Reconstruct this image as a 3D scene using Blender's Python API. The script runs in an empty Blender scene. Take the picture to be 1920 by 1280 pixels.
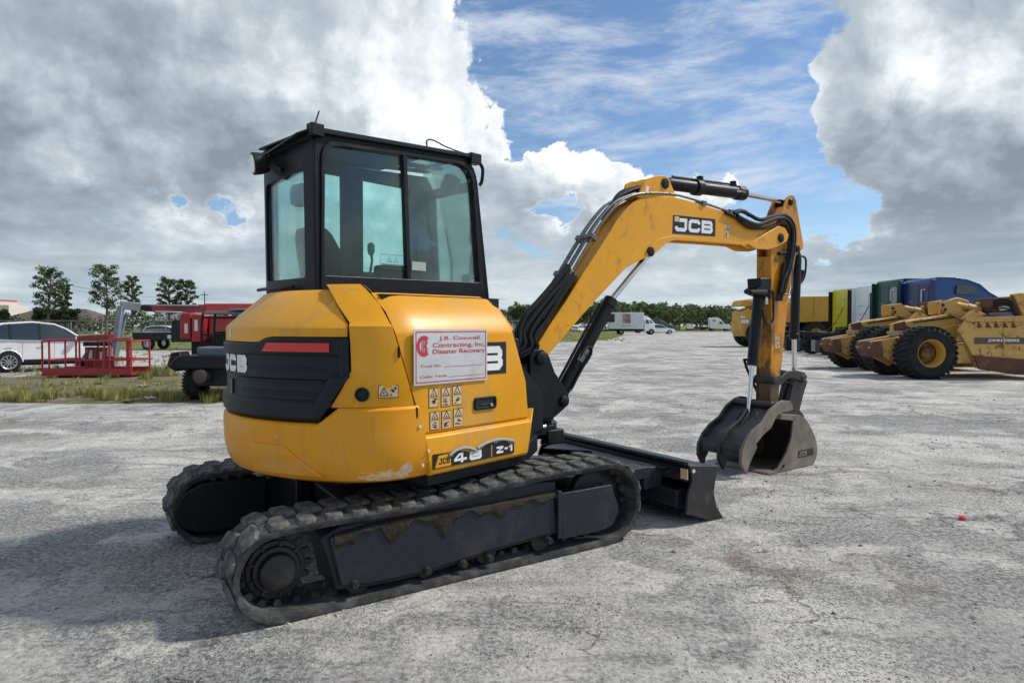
import bpy, bmesh, random
from math import *
from mathutils import Vector, Matrix
random.seed(7)
S = bpy.context.scene
COL = S.collection
# ------------------------------------------------------------------ camera
F = 1220.0; H = 1.55; PT = atan(30 / F)          # focal length in photo pixels, eye height, downward pitch
cam = bpy.data.cameras.new('camera'); camo = bpy.data.objects.new('camera', cam); COL.objects.link(camo)
cam.sensor_width = 36; cam.lens = 36 * F / 1920; cam.clip_start = .05; cam.clip_end = 6000
camo.location = (0, 0, H); camo.rotation_euler = (pi / 2 - PT, 0, 0)
S.camera = camo
S.render.resolution_x = 1024; S.render.resolution_y = 682
S.view_settings.view_transform = 'Standard'; S.view_settings.look = 'None'
S.view_settings.exposure = .26; S.view_settings.gamma = 1; S.view_settings.use_curve_mapping = False
# ------------------------------------------------------------------ sun
SUNV = Vector((1.0, .22, 1.12)).normalized()
sun = bpy.data.lights.new('sun', 'SUN'); sun.energy = 2.9; sun.angle = radians(4.0); sun.color = (1, .955, .88)
suno = bpy.data.objects.new('sun', sun); COL.objects.link(suno)
suno.rotation_euler = SUNV.to_track_quat('Z', 'Y').to_euler()

def ray(px, py):
    a = (px - 960) / F; b = (640 - py) / F
    return Vector((a, b * sin(PT) + cos(PT), b * cos(PT) - sin(PT)))

# ------------------------------------------------------------------ node helpers
class NT:
    def __init__(s, tree): s.t = tree; s.n = tree.nodes; s.l = tree.links
    def new(s, typ, **kw):
        n = s.n.new(typ)
        for k, v in kw.items(): setattr(n, k, v)
        return n
    def put(s, sock, v):
        if isinstance(v, bpy.types.NodeSocket): s.l.new(v, sock)
        elif v is not None: sock.default_value = v
    def math(s, op, a, b=None, c=None, clamp=False):
        n = s.new('ShaderNodeMath', operation=op, use_clamp=clamp)
        s.put(n.inputs[0], a); s.put(n.inputs[1], b); s.put(n.inputs[2], c)
        return n.outputs[0]
    def vm(s, op, a, b=None, out=0):
        n = s.new('ShaderNodeVectorMath', operation=op)
        s.put(n.inputs[0], a)
        if b is not None: s.put(n.inputs['Scale'] if op == 'SCALE' else n.inputs[1], b)
        return n.outputs['Value'] if op in ('DISTANCE', 'DOT_PRODUCT', 'LENGTH') else n.outputs[0]
    def noise(s, vec, scale, detail=4, rough=.5, dist=0, col=False, lac=2.0):
        n = s.new('ShaderNodeTexNoise')
        if vec is not None: s.l.new(vec, n.inputs['Vector'])
        n.inputs['Scale'].default_value = scale; n.inputs['Detail'].default_value = detail
        n.inputs['Roughness'].default_value = rough; n.inputs['Distortion'].default_value = dist
        n.inputs['Lacunarity'].default_value = lac
        return n.outputs['Color'] if col else n.outputs['Fac']
    def ss(s, v, lo, hi, a=0., b=1., smooth=True):
        n = s.new('ShaderNodeMapRange', interpolation_type='SMOOTHSTEP' if smooth else 'LINEAR')
        s.put(n.inputs['Value'], v); n.inputs['From Min'].default_value = lo; n.inputs['From Max'].default_value = hi
        n.inputs['To Min'].default_value = a; n.inputs['To Max'].default_value = b
        return n.outputs['Result']
    def mix(s, f, a, b, mode='MIX'):
        n = s.new('ShaderNodeMix', data_type='RGBA', blend_type=mode)
        s.put(n.inputs['Factor'], f)
        for sock, v in ((n.inputs[6], a), (n.inputs[7], b)):
            s.put(sock, v if isinstance(v, bpy.types.NodeSocket) else (v[0], v[1], v[2], 1))
        return n.outputs[2]
    def map(s, vec, scale=(1, 1, 1), rot=(0, 0, 0), loc=(0, 0, 0)):
        n = s.new('ShaderNodeMapping'); s.l.new(vec, n.inputs[0])
        n.inputs['Scale'].default_value = scale; n.inputs['Rotation'].default_value = rot; n.inputs['Location'].default_value = loc
        return n.outputs[0]

# ------------------------------------------------------------------ world: physical sky behind procedural clouds
def make_world():
    w = bpy.data.worlds.new('World'); S.world = w; w.use_nodes = True
    w.cycles.sampling_method = 'MANUAL'; w.cycles.sample_map_resolution = 256
    t = NT(w.node_tree); t.n.clear()
    out = t.new('ShaderNodeOutputWorld')
    sky = t.new('ShaderNodeTexSky', sky_type='NISHITA', sun_disc=False)
    sky.sun_elevation = asin(SUNV.z); sky.sun_rotation = atan2(SUNV.x, SUNV.y)
    sky.air_density = 1.0; sky.dust_density = .1; sky.ozone_density = 4.5
    bsky = t.new('ShaderNodeBackground'); bsky.inputs[1].default_value = .105
    t.l.new(sky.outputs[0], bsky.inputs[0])
    d = t.new('ShaderNodeTexCoord').outputs['Generated']
    sep = t.new('ShaderNodeSeparateXYZ'); t.l.new(d, sep.inputs[0]); z = sep.outputs[2]
    # stretch the vertical axis near the horizon so that far cloud flattens
    zz = t.math('ADD', z, .10); zz = t.math('MAXIMUM', zz, .03)
    comb = t.new('ShaderNodeCombineXYZ'); t.l.new(sep.outputs[0], comb.inputs[0]); t.l.new(sep.outputs[1], comb.inputs[1])
    t.l.new(t.math('MULTIPLY', t.math('LOGARITHM', zz, 2.718), .42), comb.inputs[2])
    q = comb.outputs[0]
    warp = t.vm('SCALE', t.vm('SUBTRACT', t.noise(q, 3.2, 6, .6, col=True), (.5, .5, .5)), .26)
    warp2 = t.vm('SCALE', t.vm('SUBTRACT', t.noise(q, 14, 7, .62, col=True), (.5, .5, .5)), .085)
    dw = t.vm('ADD', t.vm('ADD', d, warp), warp2)
    def blobs(lst, vec, soft=0.0):
        tot = None
        for (px, py, r, wt) in lst:
            c = ray(px, py).normalized()
            dist = t.vm('DISTANCE', vec, tuple(c))
            b = t.ss(dist, r / F * 1.0, r / F * .25 * (1 - soft), 0, wt)
            tot = b if tot is None else t.math('ADD', tot, b)
        return tot
    holes = blobs([(940, 60, 130, .45), (1050, 140, 180, .8), (1240, 190, 190, .95), (1400, 190, 150, .9), (1450, 300, 120, .9),
                   (1060, 390, 62, .72), (335, 385, 60, .62), (440, 400, 60, .62), (1050, 400, 60, .3), (1010, 250, 40, .3), (560, 500, 50, .3), (1545, 405, 80, .8), (1350, 90, 190, .6),
                   (1120, 40, 170, .35), (800, 90, 60, .3)], dw)
    mass = blobs([(640, 230, 420, .5), (1780, 290, 340, .6), (1090, 320, 170, .4), (1270, 350, 150, .4), (1380, 330, 60, .35),
                  (870, 190, 140, .4), (150, 300, 420, .4)], dw)
    n1 = t.noise(q, 3.1, 9, .58, .25)
    n2 = t.noise(q, 9.0, 8, .62, .3)
    vor = t.new('ShaderNodeTexVoronoi', feature='F1'); t.l.new(t.vm('ADD', q, warp2), vor.inputs['Vector'])
    vor.inputs['Scale'].default_value = 7.5; vor.inputs['Detail'].default_value = 2; vor.inputs['Roughness'].default_value = .55
    puff = vor.outputs['Distance']
    f = t.math('ADD', t.math('MULTIPLY', n1, 1.5), t.math('MULTIPLY', n2, .75))
    f = t.math('ADD', f, t.math('SUBTRACT', mass, holes))
    f = t.math('SUBTRACT', f, t.math('MULTIPLY', puff, .55))
    f = t.math('ADD', f, t.ss(z, .2, .02, 0, .35))
    cov = t.ss(f, .55, .70)
    # thin high veil seen through the openings
    cir = t.noise(t.map(d, (2.2, 1.2, 9.0), (0, .3, .2)), 2.2, 8, .66, .25)
    veil = t.ss(cir, .40, .72, 0.0, .85)
    # relief: the same noises sampled a little toward the sun
    off = tuple(SUNV * .045); off2 = tuple(SUNV * .018)
    r1 = t.math('SUBTRACT', t.noise(q, 3.1, 9, .58, .25), t.noise(t.vm('ADD', q, off), 3.1, 9, .58, .25))
    r2 = t.math('SUBTRACT', n2, t.noise(t.vm('ADD', q, off2), 9.0, 8, .62, .3))
    relief = t.math('ADD', t.math('MULTIPLY', r1, 2.4), t.math('MULTIPLY', r2, 1.15))
    tone = blobs([(650, 90, 330, .32), (900, 170, 190, .5), (760, 300, 260, .30), (1130, 270, 190, .45), (1640, 120, 170, .5), (1850, 150, 190, .38), (1290, 300, 130, .5), (1010, 230, 90, .35), (480, 230, 150, .15), (60, 90, 110, .35), (90, 330, 120, .25), (1420, 60, 120, .2), (280, 420, 130, .2),
                  (1390, 320, 80, .4), (1180, 150, 60, .0), (330, 440, 170, .2), (600, 420, 150, .15), (1300, 520, 200, .12), (1000, 470, 160, .12), (1540, 200, 80, .35)], dw, .3)
    dark = blobs([(190, 150, 330, .24), (330, 270, 260, .16), (1760, 430, 230, .34), (1640, 350, 180, .22), (560, 300, 160, .08), (1340, 430, 220, .14),
                  (940, 400, 190, .10), (60, 420, 220, .10), (1260, 30, 160, .08)], dw, .3)
    n3 = t.noise(q, 4.2, 8, .58, .5)
    sh = t.math('ADD', t.math('SUBTRACT', tone, dark), t.math('ADD', .44, relief))
    sh = t.math('ADD', sh, t.math('MULTIPLY', t.math('SUBTRACT', n3, .5), 1.1))
    sh = t.math('SUBTRACT', sh, t.math('MULTIPLY', t.math('SUBTRACT', puff, .3), .75))
    sh = t.math('ADD', sh, t.ss(f, 1.0, .55, 0, .34))
    sh = t.math('MULTIPLY', t.math('ADD', sh, .47), .72)
    ramp = t.new('ShaderNodeValToRGB'); t.l.new(sh, ramp.inputs[0]); cr = ramp.color_ramp
    cr.elements[0].position = 0.0; cr.elements[0].color = (.22, .27, .315, 1)
    cr.elements[1].position = 1.0; cr.elements[1].color = (.93, .94, .95, 1)
    for p, c in ((.28, (.33, .39, .44, 1)), (.52, (.47, .53, .58, 1)), (.76, (.70, .745, .78, 1))):
        e = cr.elements.new(p); e.color = c
    # pale air near the horizon
    streak = t.noise(t.map(d, (1.6, 1.6, 13)), 2.6, 6, .6, .5)
    hz = t.mix(t.ss(streak, .35, .68), (.40, .50, .565), (.67, .73, .75))
    hzf = t.ss(z, .17, .0, 0, .78)
    cloud = t.mix(hzf, ramp.outputs[0], hz)
    bc = t.new('ShaderNodeBackground'); t.l.new(cloud, bc.inputs[0]); bc.inputs[1].default_value = 1.0
    bv = t.new('ShaderNodeBackground'); bv.inputs[0].default_value = (.60, .66, .74, 1)
    m0 = t.new('ShaderNodeMixShader'); t.l.new(veil, m0.inputs[0]); t.l.new(bsky.outputs[0], m0.inputs[1]); t.l.new(bv.outputs[0], m0.inputs[2])
    m1 = t.new('ShaderNodeMixShader'); t.l.new(cov, m1.inputs[0]); t.l.new(m0.outputs[0], m1.inputs[1]); t.l.new(bc.outputs[0], m1.inputs[2])
    t.l.new(m1.outputs[0], out.inputs[0])
make_world()

# ------------------------------------------------------------------ geometry helpers
def gz(px, py, z=0.0):
    d = ray(px, py); k = (z - H) / d.z
    return Vector((d.x * k, d.y * k, z))
def pj(p):
    x, y, z = p[0], p[1], p[2] - H
    zc = y * cos(PT) - z * sin(PT); yc = y * sin(PT) + z * cos(PT)
    return 960 + F * x / zc, 640 - F * yc / zc
class Fr:
    """a level frame standing on the ground: origin, heading"""
    def __init__(s, o, deg): s.o = o; s.c = cos(radians(deg)); s.s = sin(radians(deg)); s.deg = deg
    def W(s, x, y, z): return Vector((s.o[0] + s.c * x - s.s * y, s.o[1] + s.s * x + s.c * y, z))
    def L(s, p):
        dx = p[0] - s.o[0]; dy = p[1] - s.o[1]
        return Vector((s.c * dx + s.s * dy, -s.s * dx + s.c * dy, p[2]))
    def vp(s, y, px, py):           # (x, z) of a sight line on the frame's vertical plane y
        d = ray(px, py); k = (y - s.s * s.o[0] + s.c * s.o[1]) / (-s.s * d.x + s.c * d.y)
        p = s.L((d.x * k, d.y * k, H + d.z * k)); return (p.x, p.z)
    def xp(s, x, px, py):           # (y, z) on the vertical plane x
        d = ray(px, py); k = (x + s.c * s.o[0] + s.s * s.o[1]) / (s.c * d.x + s.s * d.y)
        p = s.L((d.x * k, d.y * k, H + d.z * k)); return (p.y, p.z)
    def tr(s, y, pts): return [s.vp(y, *p) for p in pts]
C0 = (-.849, 4.736)
T = Fr(C0, 33.1); U = Fr(C0, 47)
post = U.W(1.2, -.35, 0); B = Fr((post.x, post.y), 35.5)
WF = Fr((0, 0), 0)

def perp_basis(a):
    a = a.normalized(); h = Vector((0, 0, 1)) if abs(a.z) < .9 else Vector((1, 0, 0))
    u = a.cross(h).normalized(); return u, a.cross(u).normalized()
class MB:
    def __init__(s): s.v = []; s.f = []
    def add(s, vs, fs):
        n = len(s.v); s.v += [Vector(v) for v in vs]; s.f += [tuple(i + n for i in f) for f in fs]; return s
    def hexa(s, c8): return s.add(c8, [(0, 3, 2, 1), (4, 5, 6, 7), (0, 1, 5, 4), (1, 2, 6, 5), (2, 3, 7, 6), (3, 0, 4, 7)])
    def box(s, fr, x0, x1, y0, y1, z0, z1):
        return s.hexa([fr.W(x, y, z) for z in (z0, z1) for x, y in ((x0, y0), (x1, y0), (x1, y1), (x0, y1))])
    def prism(s, fr, pts, y0, y1):   # polygon in the frame's xz plane, thick along y
        n = len(pts)
        return s.add([fr.W(x, y0, z) for x, z in pts] + [fr.W(x, y1, z) for x, z in pts],
                     [tuple(range(n)), tuple(range(2 * n - 1, n - 1, -1))] + [(i, i + n, (i + 1) % n + n, (i + 1) % n) for i in range(n)])
    def prismx(s, fr, pts, x0, x1):  # polygon in the yz plane, thick along x
        n = len(pts)
        return s.add([fr.W(x0, y, z) for y, z in pts] + [fr.W(x1, y, z) for y, z in pts],
                     [tuple(range(n)), tuple(range(2 * n - 1, n - 1, -1))] + [(i, i + n, (i + 1) % n + n, (i + 1) % n) for i in range(n)])
    def prismz(s, fr, pts, z0, z1):
        n = len(pts)
        return s.add([fr.W(x, y, z0) for x, y in pts] + [fr.W(x, y, z1) for x, y in pts],
                     [tuple(range(n)), tuple(range(2 * n - 1, n - 1, -1))] + [(i, i + n, (i + 1) % n + n, (i + 1) % n) for i in range(n)])
    def ring(s, fn, outer, inner, a, b):   # plate with a hole; fn(u, w, t)
        n = len(outer); vs = []
        for t_ in (a, b): vs += [fn(u, w, t_) for u, w in outer] + [fn(u, w, t_) for u, w in inner]
        fs = []
        for i in range(n):
            j = (i + 1) % n
            fs += [(i, j, n + j, n + i), (2 * n + j, 2 * n + i, 3 * n + i, 3 * n + j), (j, i, 2 * n + i, 2 * n + j), (n + i, n + j, 3 * n + j, 3 * n + i)]
        return s.add(vs, fs)
    def cyl(s, p0, p1, r0, r1=None, n=16, cap=True):
        p0 = Vector(p0); p1 = Vector(p1); r1 = r0 if r1 is None else r1
        u, v = perp_basis(p1 - p0)
        vs = [p + (u * cos(2 * pi * i / n) + v * sin(2 * pi * i / n)) * r for p, r in ((p0, r0), (p1, r1)) for i in range(n)]
        fs = [(i, (i + 1) % n, (i + 1) % n + n, i + n) for i in range(n)]
        if cap: fs += [tuple(range(n - 1, -1, -1)), tuple(range(n, 2 * n))]
        return s.add(vs, fs)
    def lathe(s, p0, axis, prof, n=24, closed=False):   # prof: (distance along the axis, radius)
        p0 = Vector(p0); a = Vector(axis).normalized(); u, v = perp_basis(a); m = len(prof)
        vs = [p0 + a * h + (u * cos(2 * pi * i / n) + v * sin(2 * pi * i / n)) * r for h, r in prof for i in range(n)]
        fs = []
        for k in range(m if closed else m - 1):
            k2 = (k + 1) % m
            fs += [(k * n + i, k * n + (i + 1) % n, k2 * n + (i + 1) % n, k2 * n + i) for i in range(n)]
        if not closed: fs += [tuple(range(n - 1, -1, -1)), tuple(range((m - 1) * n, m * n))]
        return s.add(vs, fs)
    def tube(s, pts, r, n=8):
        pts = [Vector(p) for p in pts]; m = len(pts); vs = []; pu = None
        for k, p in enumerate(pts):
            t_ = (pts[min(k + 1, m - 1)] - pts[max(k - 1, 0)]).normalized()
            if pu is None: u, v = perp_basis(t_)
            else:
                u = (pu - t_ * pu.dot(t_)).normalized(); v = t_.cross(u)
            pu = u; rr = r[k] if isinstance(r, (list, tuple)) else r
            vs += [p + (u * cos(2 * pi * i / n) + v * sin(2 * pi * i / n)) * rr for i in range(n)]
        fs = [(k * n + i, k * n + (i + 1) % n, (k + 1) * n + (i + 1) % n, (k + 1) * n + i) for k in range(m - 1) for i in range(n)]
        fs += [tuple(range(n - 1, -1, -1)), tuple(range((m - 1) * n, m * n))]
        return s.add(vs, fs)
    def grid(s, rows, close=False):
        m = len(rows); n = len(rows[0])
        return s.add([p for r in rows for p in r], [(k * n + i, k * n + (i + 1) % n, (k + 1) * n + (i + 1) % n, (k + 1) * n + i) for k in range(m - 1) for i in range(n if close else n - 1)])
    def loft(s, rings):              # closed rings with caps
        m = len(rings); n = len(rings[0])
        s.grid(rings, True); b = len(s.v) - m * n
        s.f += [tuple(b + i for i in range(n - 1, -1, -1)), tuple(b + (m - 1) * n + i for i in range(n))]
        return s
    def slab(s, rows, rows2):        # two grids front/back, closed along the rim
        m = len(rows); n = len(rows[0]); b = len(s.v)
        s.grid(rows); s.grid(rows2); o = m * n
        rim = [i for i in range(n)] + [k * n + n - 1 for k in range(1, m)] + [(m - 1) * n + i for i in range(n - 2, -1, -1)] + [k * n for k in range(m - 2, 0, -1)]
        for i in range(len(rim)):
            a, c = rim[i], rim[(i + 1) % len(rim)]
            s.f.append((b + a, b + c, b + o + c, b + o + a))
        return s
def spl(pts, n=6):                   # Catmull-Rom through points
    P = [Vector(p) for p in pts]; P = [P[0] * 2 - P[1]] + P + [P[-1] * 2 - P[-2]]; out = []
    for i in range(1, len(P) - 2):
        for k in range(n):
            t_ = k / n; a, b, c, d = P[i - 1:i + 3]
            out.append(.5 * ((2 * b) + (c - a) * t_ + (2 * a - 5 * b + 4 * c - d) * t_ ** 2 + (3 * b - a - 3 * c + d) * t_ ** 3))
    out.append(P[-2]); return out
def rrect(c, r, n=5):                # rounded polygon from corner points and radii
    out = []; m = len(c)
    for i in range(m):
        p = Vector(c[i]); a = Vector(c[i - 1]) - p; b = Vector(c[(i + 1) % m]) - p
        rr = r[i] if isinstance(r, (list, tuple)) else r
        p0 = p + a.normalized() * rr; p1 = p + b.normalized() * rr
        for k in range(n):
            t_ = k / (n - 1); out.append(tuple((p0 * (1 - t_) + p * t_) * (1 - t_) + (p * (1 - t_) + p1 * t_) * t_))
    return out

INV = {}
def finish(me, smooth, angle=35, recalc=True):
    if recalc:
        bm = bmesh.new(); bm.from_mesh(me); bmesh.ops.recalc_face_normals(bm, faces=bm.faces); bm.to_mesh(me); bm.free()
    if smooth:
        me.polygons.foreach_set('use_smooth', [True] * len(me.polygons)); me.set_sharp_from_angle(angle=radians(angle))
def obj(name, mb, mat, parent=None, bevel=0, smooth=True, label=None, cat=None, group=None, kind=None, angle=35, recalc=True, seg=2):
    inv = INV.get(parent.name) if parent else None
    vs = [inv @ v for v in mb.v] if inv is not None else mb.v
    me = bpy.data.meshes.new(name); me.from_pydata([tuple(v) for v in vs], [], mb.f); me.update()
    finish(me, smooth, angle, recalc)
    o = bpy.data.objects.new(name, me); COL.objects.link(o); me.materials.append(mat)
    if parent: o.parent = parent; INV[o.name] = inv
    if bevel:
        b = o.modifiers.new('bevel', 'BEVEL'); b.width = bevel; b.segments = seg; b.limit_method = 'ANGLE'; b.angle_limit = radians(32)
    tag(o, label, cat, group, kind); return o
def tag(o, label=None, cat=None, group=None, kind=None):
    if label: o['label'] = label
    if cat: o['category'] = cat
    if group: o['group'] = group
    if kind: o['kind'] = kind
    return o
def thing(name, label, cat, loc, deg=0, group=None, world=False):
    o = bpy.data.objects.new(name, None); COL.objects.link(o); o.empty_display_size = .3
    M = Matrix.Translation(Vector(loc)) @ Matrix.Rotation(radians(deg), 4, 'Z')
    o.matrix_world = M; INV[o.name] = M.inverted() if world else None
    return tag(o, label, cat, group)
def copy_tree(o, parent=None):
    c = o.copy(); COL.objects.link(c); c.parent = parent; INV[c.name] = INV.get(o.name)
    for ch in [x for x in bpy.data.objects if x.parent == o]: copy_tree(ch, c)
    return c
def text(s_, fn, u0, w0, width, height, mat, parent, off=0.0, ext=.0015, name='lettering', keep=False, space=1.0):
    """flat lettering; fn(u, w, t) -> world; box lower-left (u0, w0)"""
    cu = bpy.data.curves.new('t', 'FONT'); cu.body = s_; cu.size = 1; cu.offset = off; cu.space_character = space; cu.resolution_u = 3
    to = bpy.data.objects.new('t', cu); COL.objects.link(to)
    bpy.context.view_layer.update()
    me = bpy.data.meshes.new_from_object(to.evaluated_get(bpy.context.evaluated_depsgraph_get()))
    xs = [v.co.x for v in me.vertices]; ys = [v.co.y for v in me.vertices]
    x0, x1, y0, y1 = min(xs), max(xs), min(ys), max(ys); sx = width / (x1 - x0); sy = height / (y1 - y0)
    if keep: sx = sy
    mb = MB(); mb.add([fn(u0 + (v.co.x - x0) * sx, w0 + (v.co.y - y0) * sy, ext) for v in me.vertices], [tuple(p.vertices) for p in me.polygons])
    bpy.data.objects.remove(to); bpy.data.curves.remove(cu); bpy.data.meshes.remove(me)
    return obj(name, mb, mat, parent, smooth=False, recalc=False)

# ------------------------------------------------------------------ materials
MATS = {}
def mat(name, col, rough=.5, metal=0., col2=None, sc=6., lo=.45, hi=.65, bump=0., bsc=80., spec=.5, col3=None, sc3=30., lo3=.6, hi3=.68, vstretch=1., coat=0, det=5, bdist=.004):
    if name in MATS: return MATS[name]
    m = bpy.data.materials.new(name); m.use_nodes = True; t = NT(m.node_tree); p = t.n['Principled BSDF']
    p.inputs['Roughness'].default_value = rough; p.inputs['Metallic'].default_value = metal
    p.inputs['Specular IOR Level'].default_value = spec
    if coat: p.inputs['Coat Weight'].default_value = coat; p.inputs['Coat Roughness'].default_value = .12
    oc = t.new('ShaderNodeTexCoord').outputs['Object']
    base = (col[0], col[1], col[2])
    n0 = t.noise(oc, sc * .5, 4, .6)
    c = t.mix(t.ss(n0, .3, .7), tuple(x * .9 for x in base), tuple(min(1, x * 1.07) for x in base))
    if col2:
        f = t.ss(t.noise(t.map(oc, (1, 1, vstretch)), sc, det, .68, .3), lo, hi); c = t.mix(f, c, col2)
        rr = t.ss(f, 0, 1, rough, min(1, rough + .3)); t.l.new(rr, p.inputs['Roughness'])
    if col3:
        f3 = t.ss(t.noise(oc, sc3, 6, .7, .6), lo3, hi3); c = t.mix(f3, c, col3)
    t.l.new(c, p.inputs['Base Color'])
    if bump:
        b = t.new('ShaderNodeBump'); b.inputs['Strength'].default_value = bump; b.inputs['Distance'].default_value = bdist
        t.l.new(t.noise(oc, bsc, 6, .65), b.inputs['Height']); t.l.new(b.outputs[0], p.inputs['Normal'])
    MATS[name] = m; return m
def glass(name, tint, rough=.02, refl=1.0, dirt=.06):
    m = bpy.data.materials.new(name); m.use_nodes = True; t = NT(m.node_tree); t.n.clear()
    o = t.new('ShaderNodeOutputMaterial'); tr = t.new('ShaderNodeBsdfTransparent'); tr.inputs[0].default_value = (*tint, 1)
    gl = t.new('ShaderNodeBsdfGlossy'); gl.inputs['Roughness'].default_value = rough
    df = t.new('ShaderNodeBsdfDiffuse'); df.inputs[0].default_value = (.45, .44, .40, 1)
    fr = t.new('ShaderNodeFresnel'); fr.inputs[0].default_value = 1.5
    oc = t.new('ShaderNodeTexCoord').outputs['Object']
    m1 = t.new('ShaderNodeMixShader'); t.l.new(t.math('MULTIPLY', fr.outputs[0], refl, clamp=True), m1.inputs[0]); t.l.new(tr.outputs[0], m1.inputs[1]); t.l.new(gl.outputs[0], m1.inputs[2])
    m2 = t.new('ShaderNodeMixShader'); t.l.new(t.ss(t.noise(t.map(oc, (3, 3, 1)), 3, 8, .7), .35, .8, dirt * .2, dirt), m2.inputs[0]); t.l.new(m1.outputs[0], m2.inputs[1]); t.l.new(df.outputs[0], m2.inputs[2])
    t.l.new(m2.outputs[0], o.inputs[0]); return m

YEL = (.74, .325, .002)
def yellow_paint():
    m = mat('yellow_paint', YEL, .36, 0, col2=(.50, .27, .06), sc=3.2, lo=.48, hi=.78, bump=.04, bsc=300, col3=(.33, .20, .07), sc3=34, lo3=.66, hi3=.74, spec=.36, vstretch=.25)
    return m
yel = yellow_paint()
yel_cw = None   # made below, once the outline of the tail is known
yel_arm = mat('yellow_arm_paint', (.78, .345, .003), .42, 0, col2=(.30, .13, .02), sc=3.5, lo=.56, hi=.8, bump=.08, bsc=120, col3=(.13, .06, .02), sc3=11, lo3=.66, hi3=.72)
yel_dip = mat('yellow_oily_paint', (.60, .24, .004), .42, 0, col2=(.085, .045, .015), sc=3.2, lo=.46, hi=.68, bump=.1, bsc=120, col3=(.05, .03, .015), sc3=14, lo3=.60, hi3=.70, vstretch=.5)
blk = mat('black_paint', (.007, .008, .011), .42, 0, col2=(.022, .022, .022), sc=5, lo=.5, hi=.8, bump=.05, bsc=200, spec=.28)
blk_pl = mat('black_plastic', (.009, .011, .014), .5, 0, col2=(.03, .03, .03), sc=4, lo=.55, hi=.9, bump=.08, bsc=350, spec=.25)
grl = mat('grille_plastic', (.010, .013, .018), .5, 0, col2=(.035, .036, .038), sc=3, lo=.5, hi=.95, bump=.1, bsc=400, spec=.28)
hose = mat('rubber_hose', (.009, .009, .010), .45, 0, col2=(.04, .036, .032), sc=12, lo=.55, hi=.85, bump=.1, bsc=200, spec=.3)
rub = mat('track_rubber', (.036, .037, .038), .85, 0, col2=(.115, .112, .105), sc=7, lo=.42, hi=.72, bump=.5, bsc=70, col3=(.02, .02, .02), sc3=18, lo3=.6, hi3=.7, spec=.25, bdist=.01)
rub_lug = mat('lug_rubber', (.062, .061, .060), .9, 0, col2=(.17, .162, .148), sc=9, lo=.38, hi=.68, bump=.6, bsc=60, spec=.2, bdist=.012)
und = mat('dusty_black_frame', (.014, .017, .026), .5, 0, col2=(.045, .040, .036), sc=4.0, lo=.50, hi=.74, bump=.35, bsc=50, spec=.4, col3=(.13, .11, .09), sc3=22, lo3=.66, hi3=.74, bdist=.01)
mud = mat('dried_mud', (.058, .049, .041), .95, 0, col2=(.034, .029, .025), sc=9, lo=.4, hi=.65, bump=.8, bsc=40, spec=.1, bdist=.02)
steel_w = mat('worn_steel', (.15, .13, .11), .65, .1, col2=(.25, .21, .17), sc=6, lo=.4, hi=.7, bump=.3, bsc=70, col3=(.20, .085, .04), sc3=7, lo3=.62, hi3=.72)
steel_d = mat('dark_worn_steel', (.028, .027, .027), .5, .2, col2=(.085, .078, .07), sc=8, lo=.5, hi=.78, bump=.3, bsc=70, col3=(.1, .05, .03), sc3=12, lo3=.7, hi3=.78)
chrome = mat('chrome_rod', (.72, .73, .75), .16, 1)
tubem = mat('steel_tube', (.20, .20, .19), .35, .8, col2=(.05, .05, .05), sc=30, lo=.45, hi=.7)
rubber_seal = mat('seal', (.01, .01, .01), .7)
white = mat('white_print', (.78, .78, .77), .5)
dec_blk = mat('decal_black', (.012, .012, .013), .3)
dec_tan = mat('decal_tan', (.66, .46, .27), .45)
red_refl = mat('red_reflector', (.62, .012, .012), .3, coat=.5)
sign_w = mat('sign_sheet', (.56, .57, .58), .45, 0, col2=(.42, .43, .43), sc=5, lo=.45, hi=.75, bump=.05, bsc=30)
sign_r = mat('sign_red', (.50, .035, .06), .5)
cabglass = glass('cab_glass', (.86, .99, .965), refl=.7, dirt=.03)
cabglass2 = glass('cab_glass_far', (.84, .99, .955), refl=.6, dirt=.03)
carglass = mat('vehicle_glass', (.02, .03, .03), .06, 0, spec=.8, coat=.6)
tyre = mat('tyre_rubber', (.016, .016, .016), .85, 0, col2=(.05, .047, .042), sc=4, lo=.45, hi=.75, bump=.3, bsc=60, spec=.3)
seatm = mat('seat_fabric', (.012, .013, .015), .9, bump=.2, bsc=200)
inner = mat('cab_lining', (.022, .025, .027), .7)
lamp = mat('lamp_lens', (.7, .7, .68), .15, coat=.5)

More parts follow.
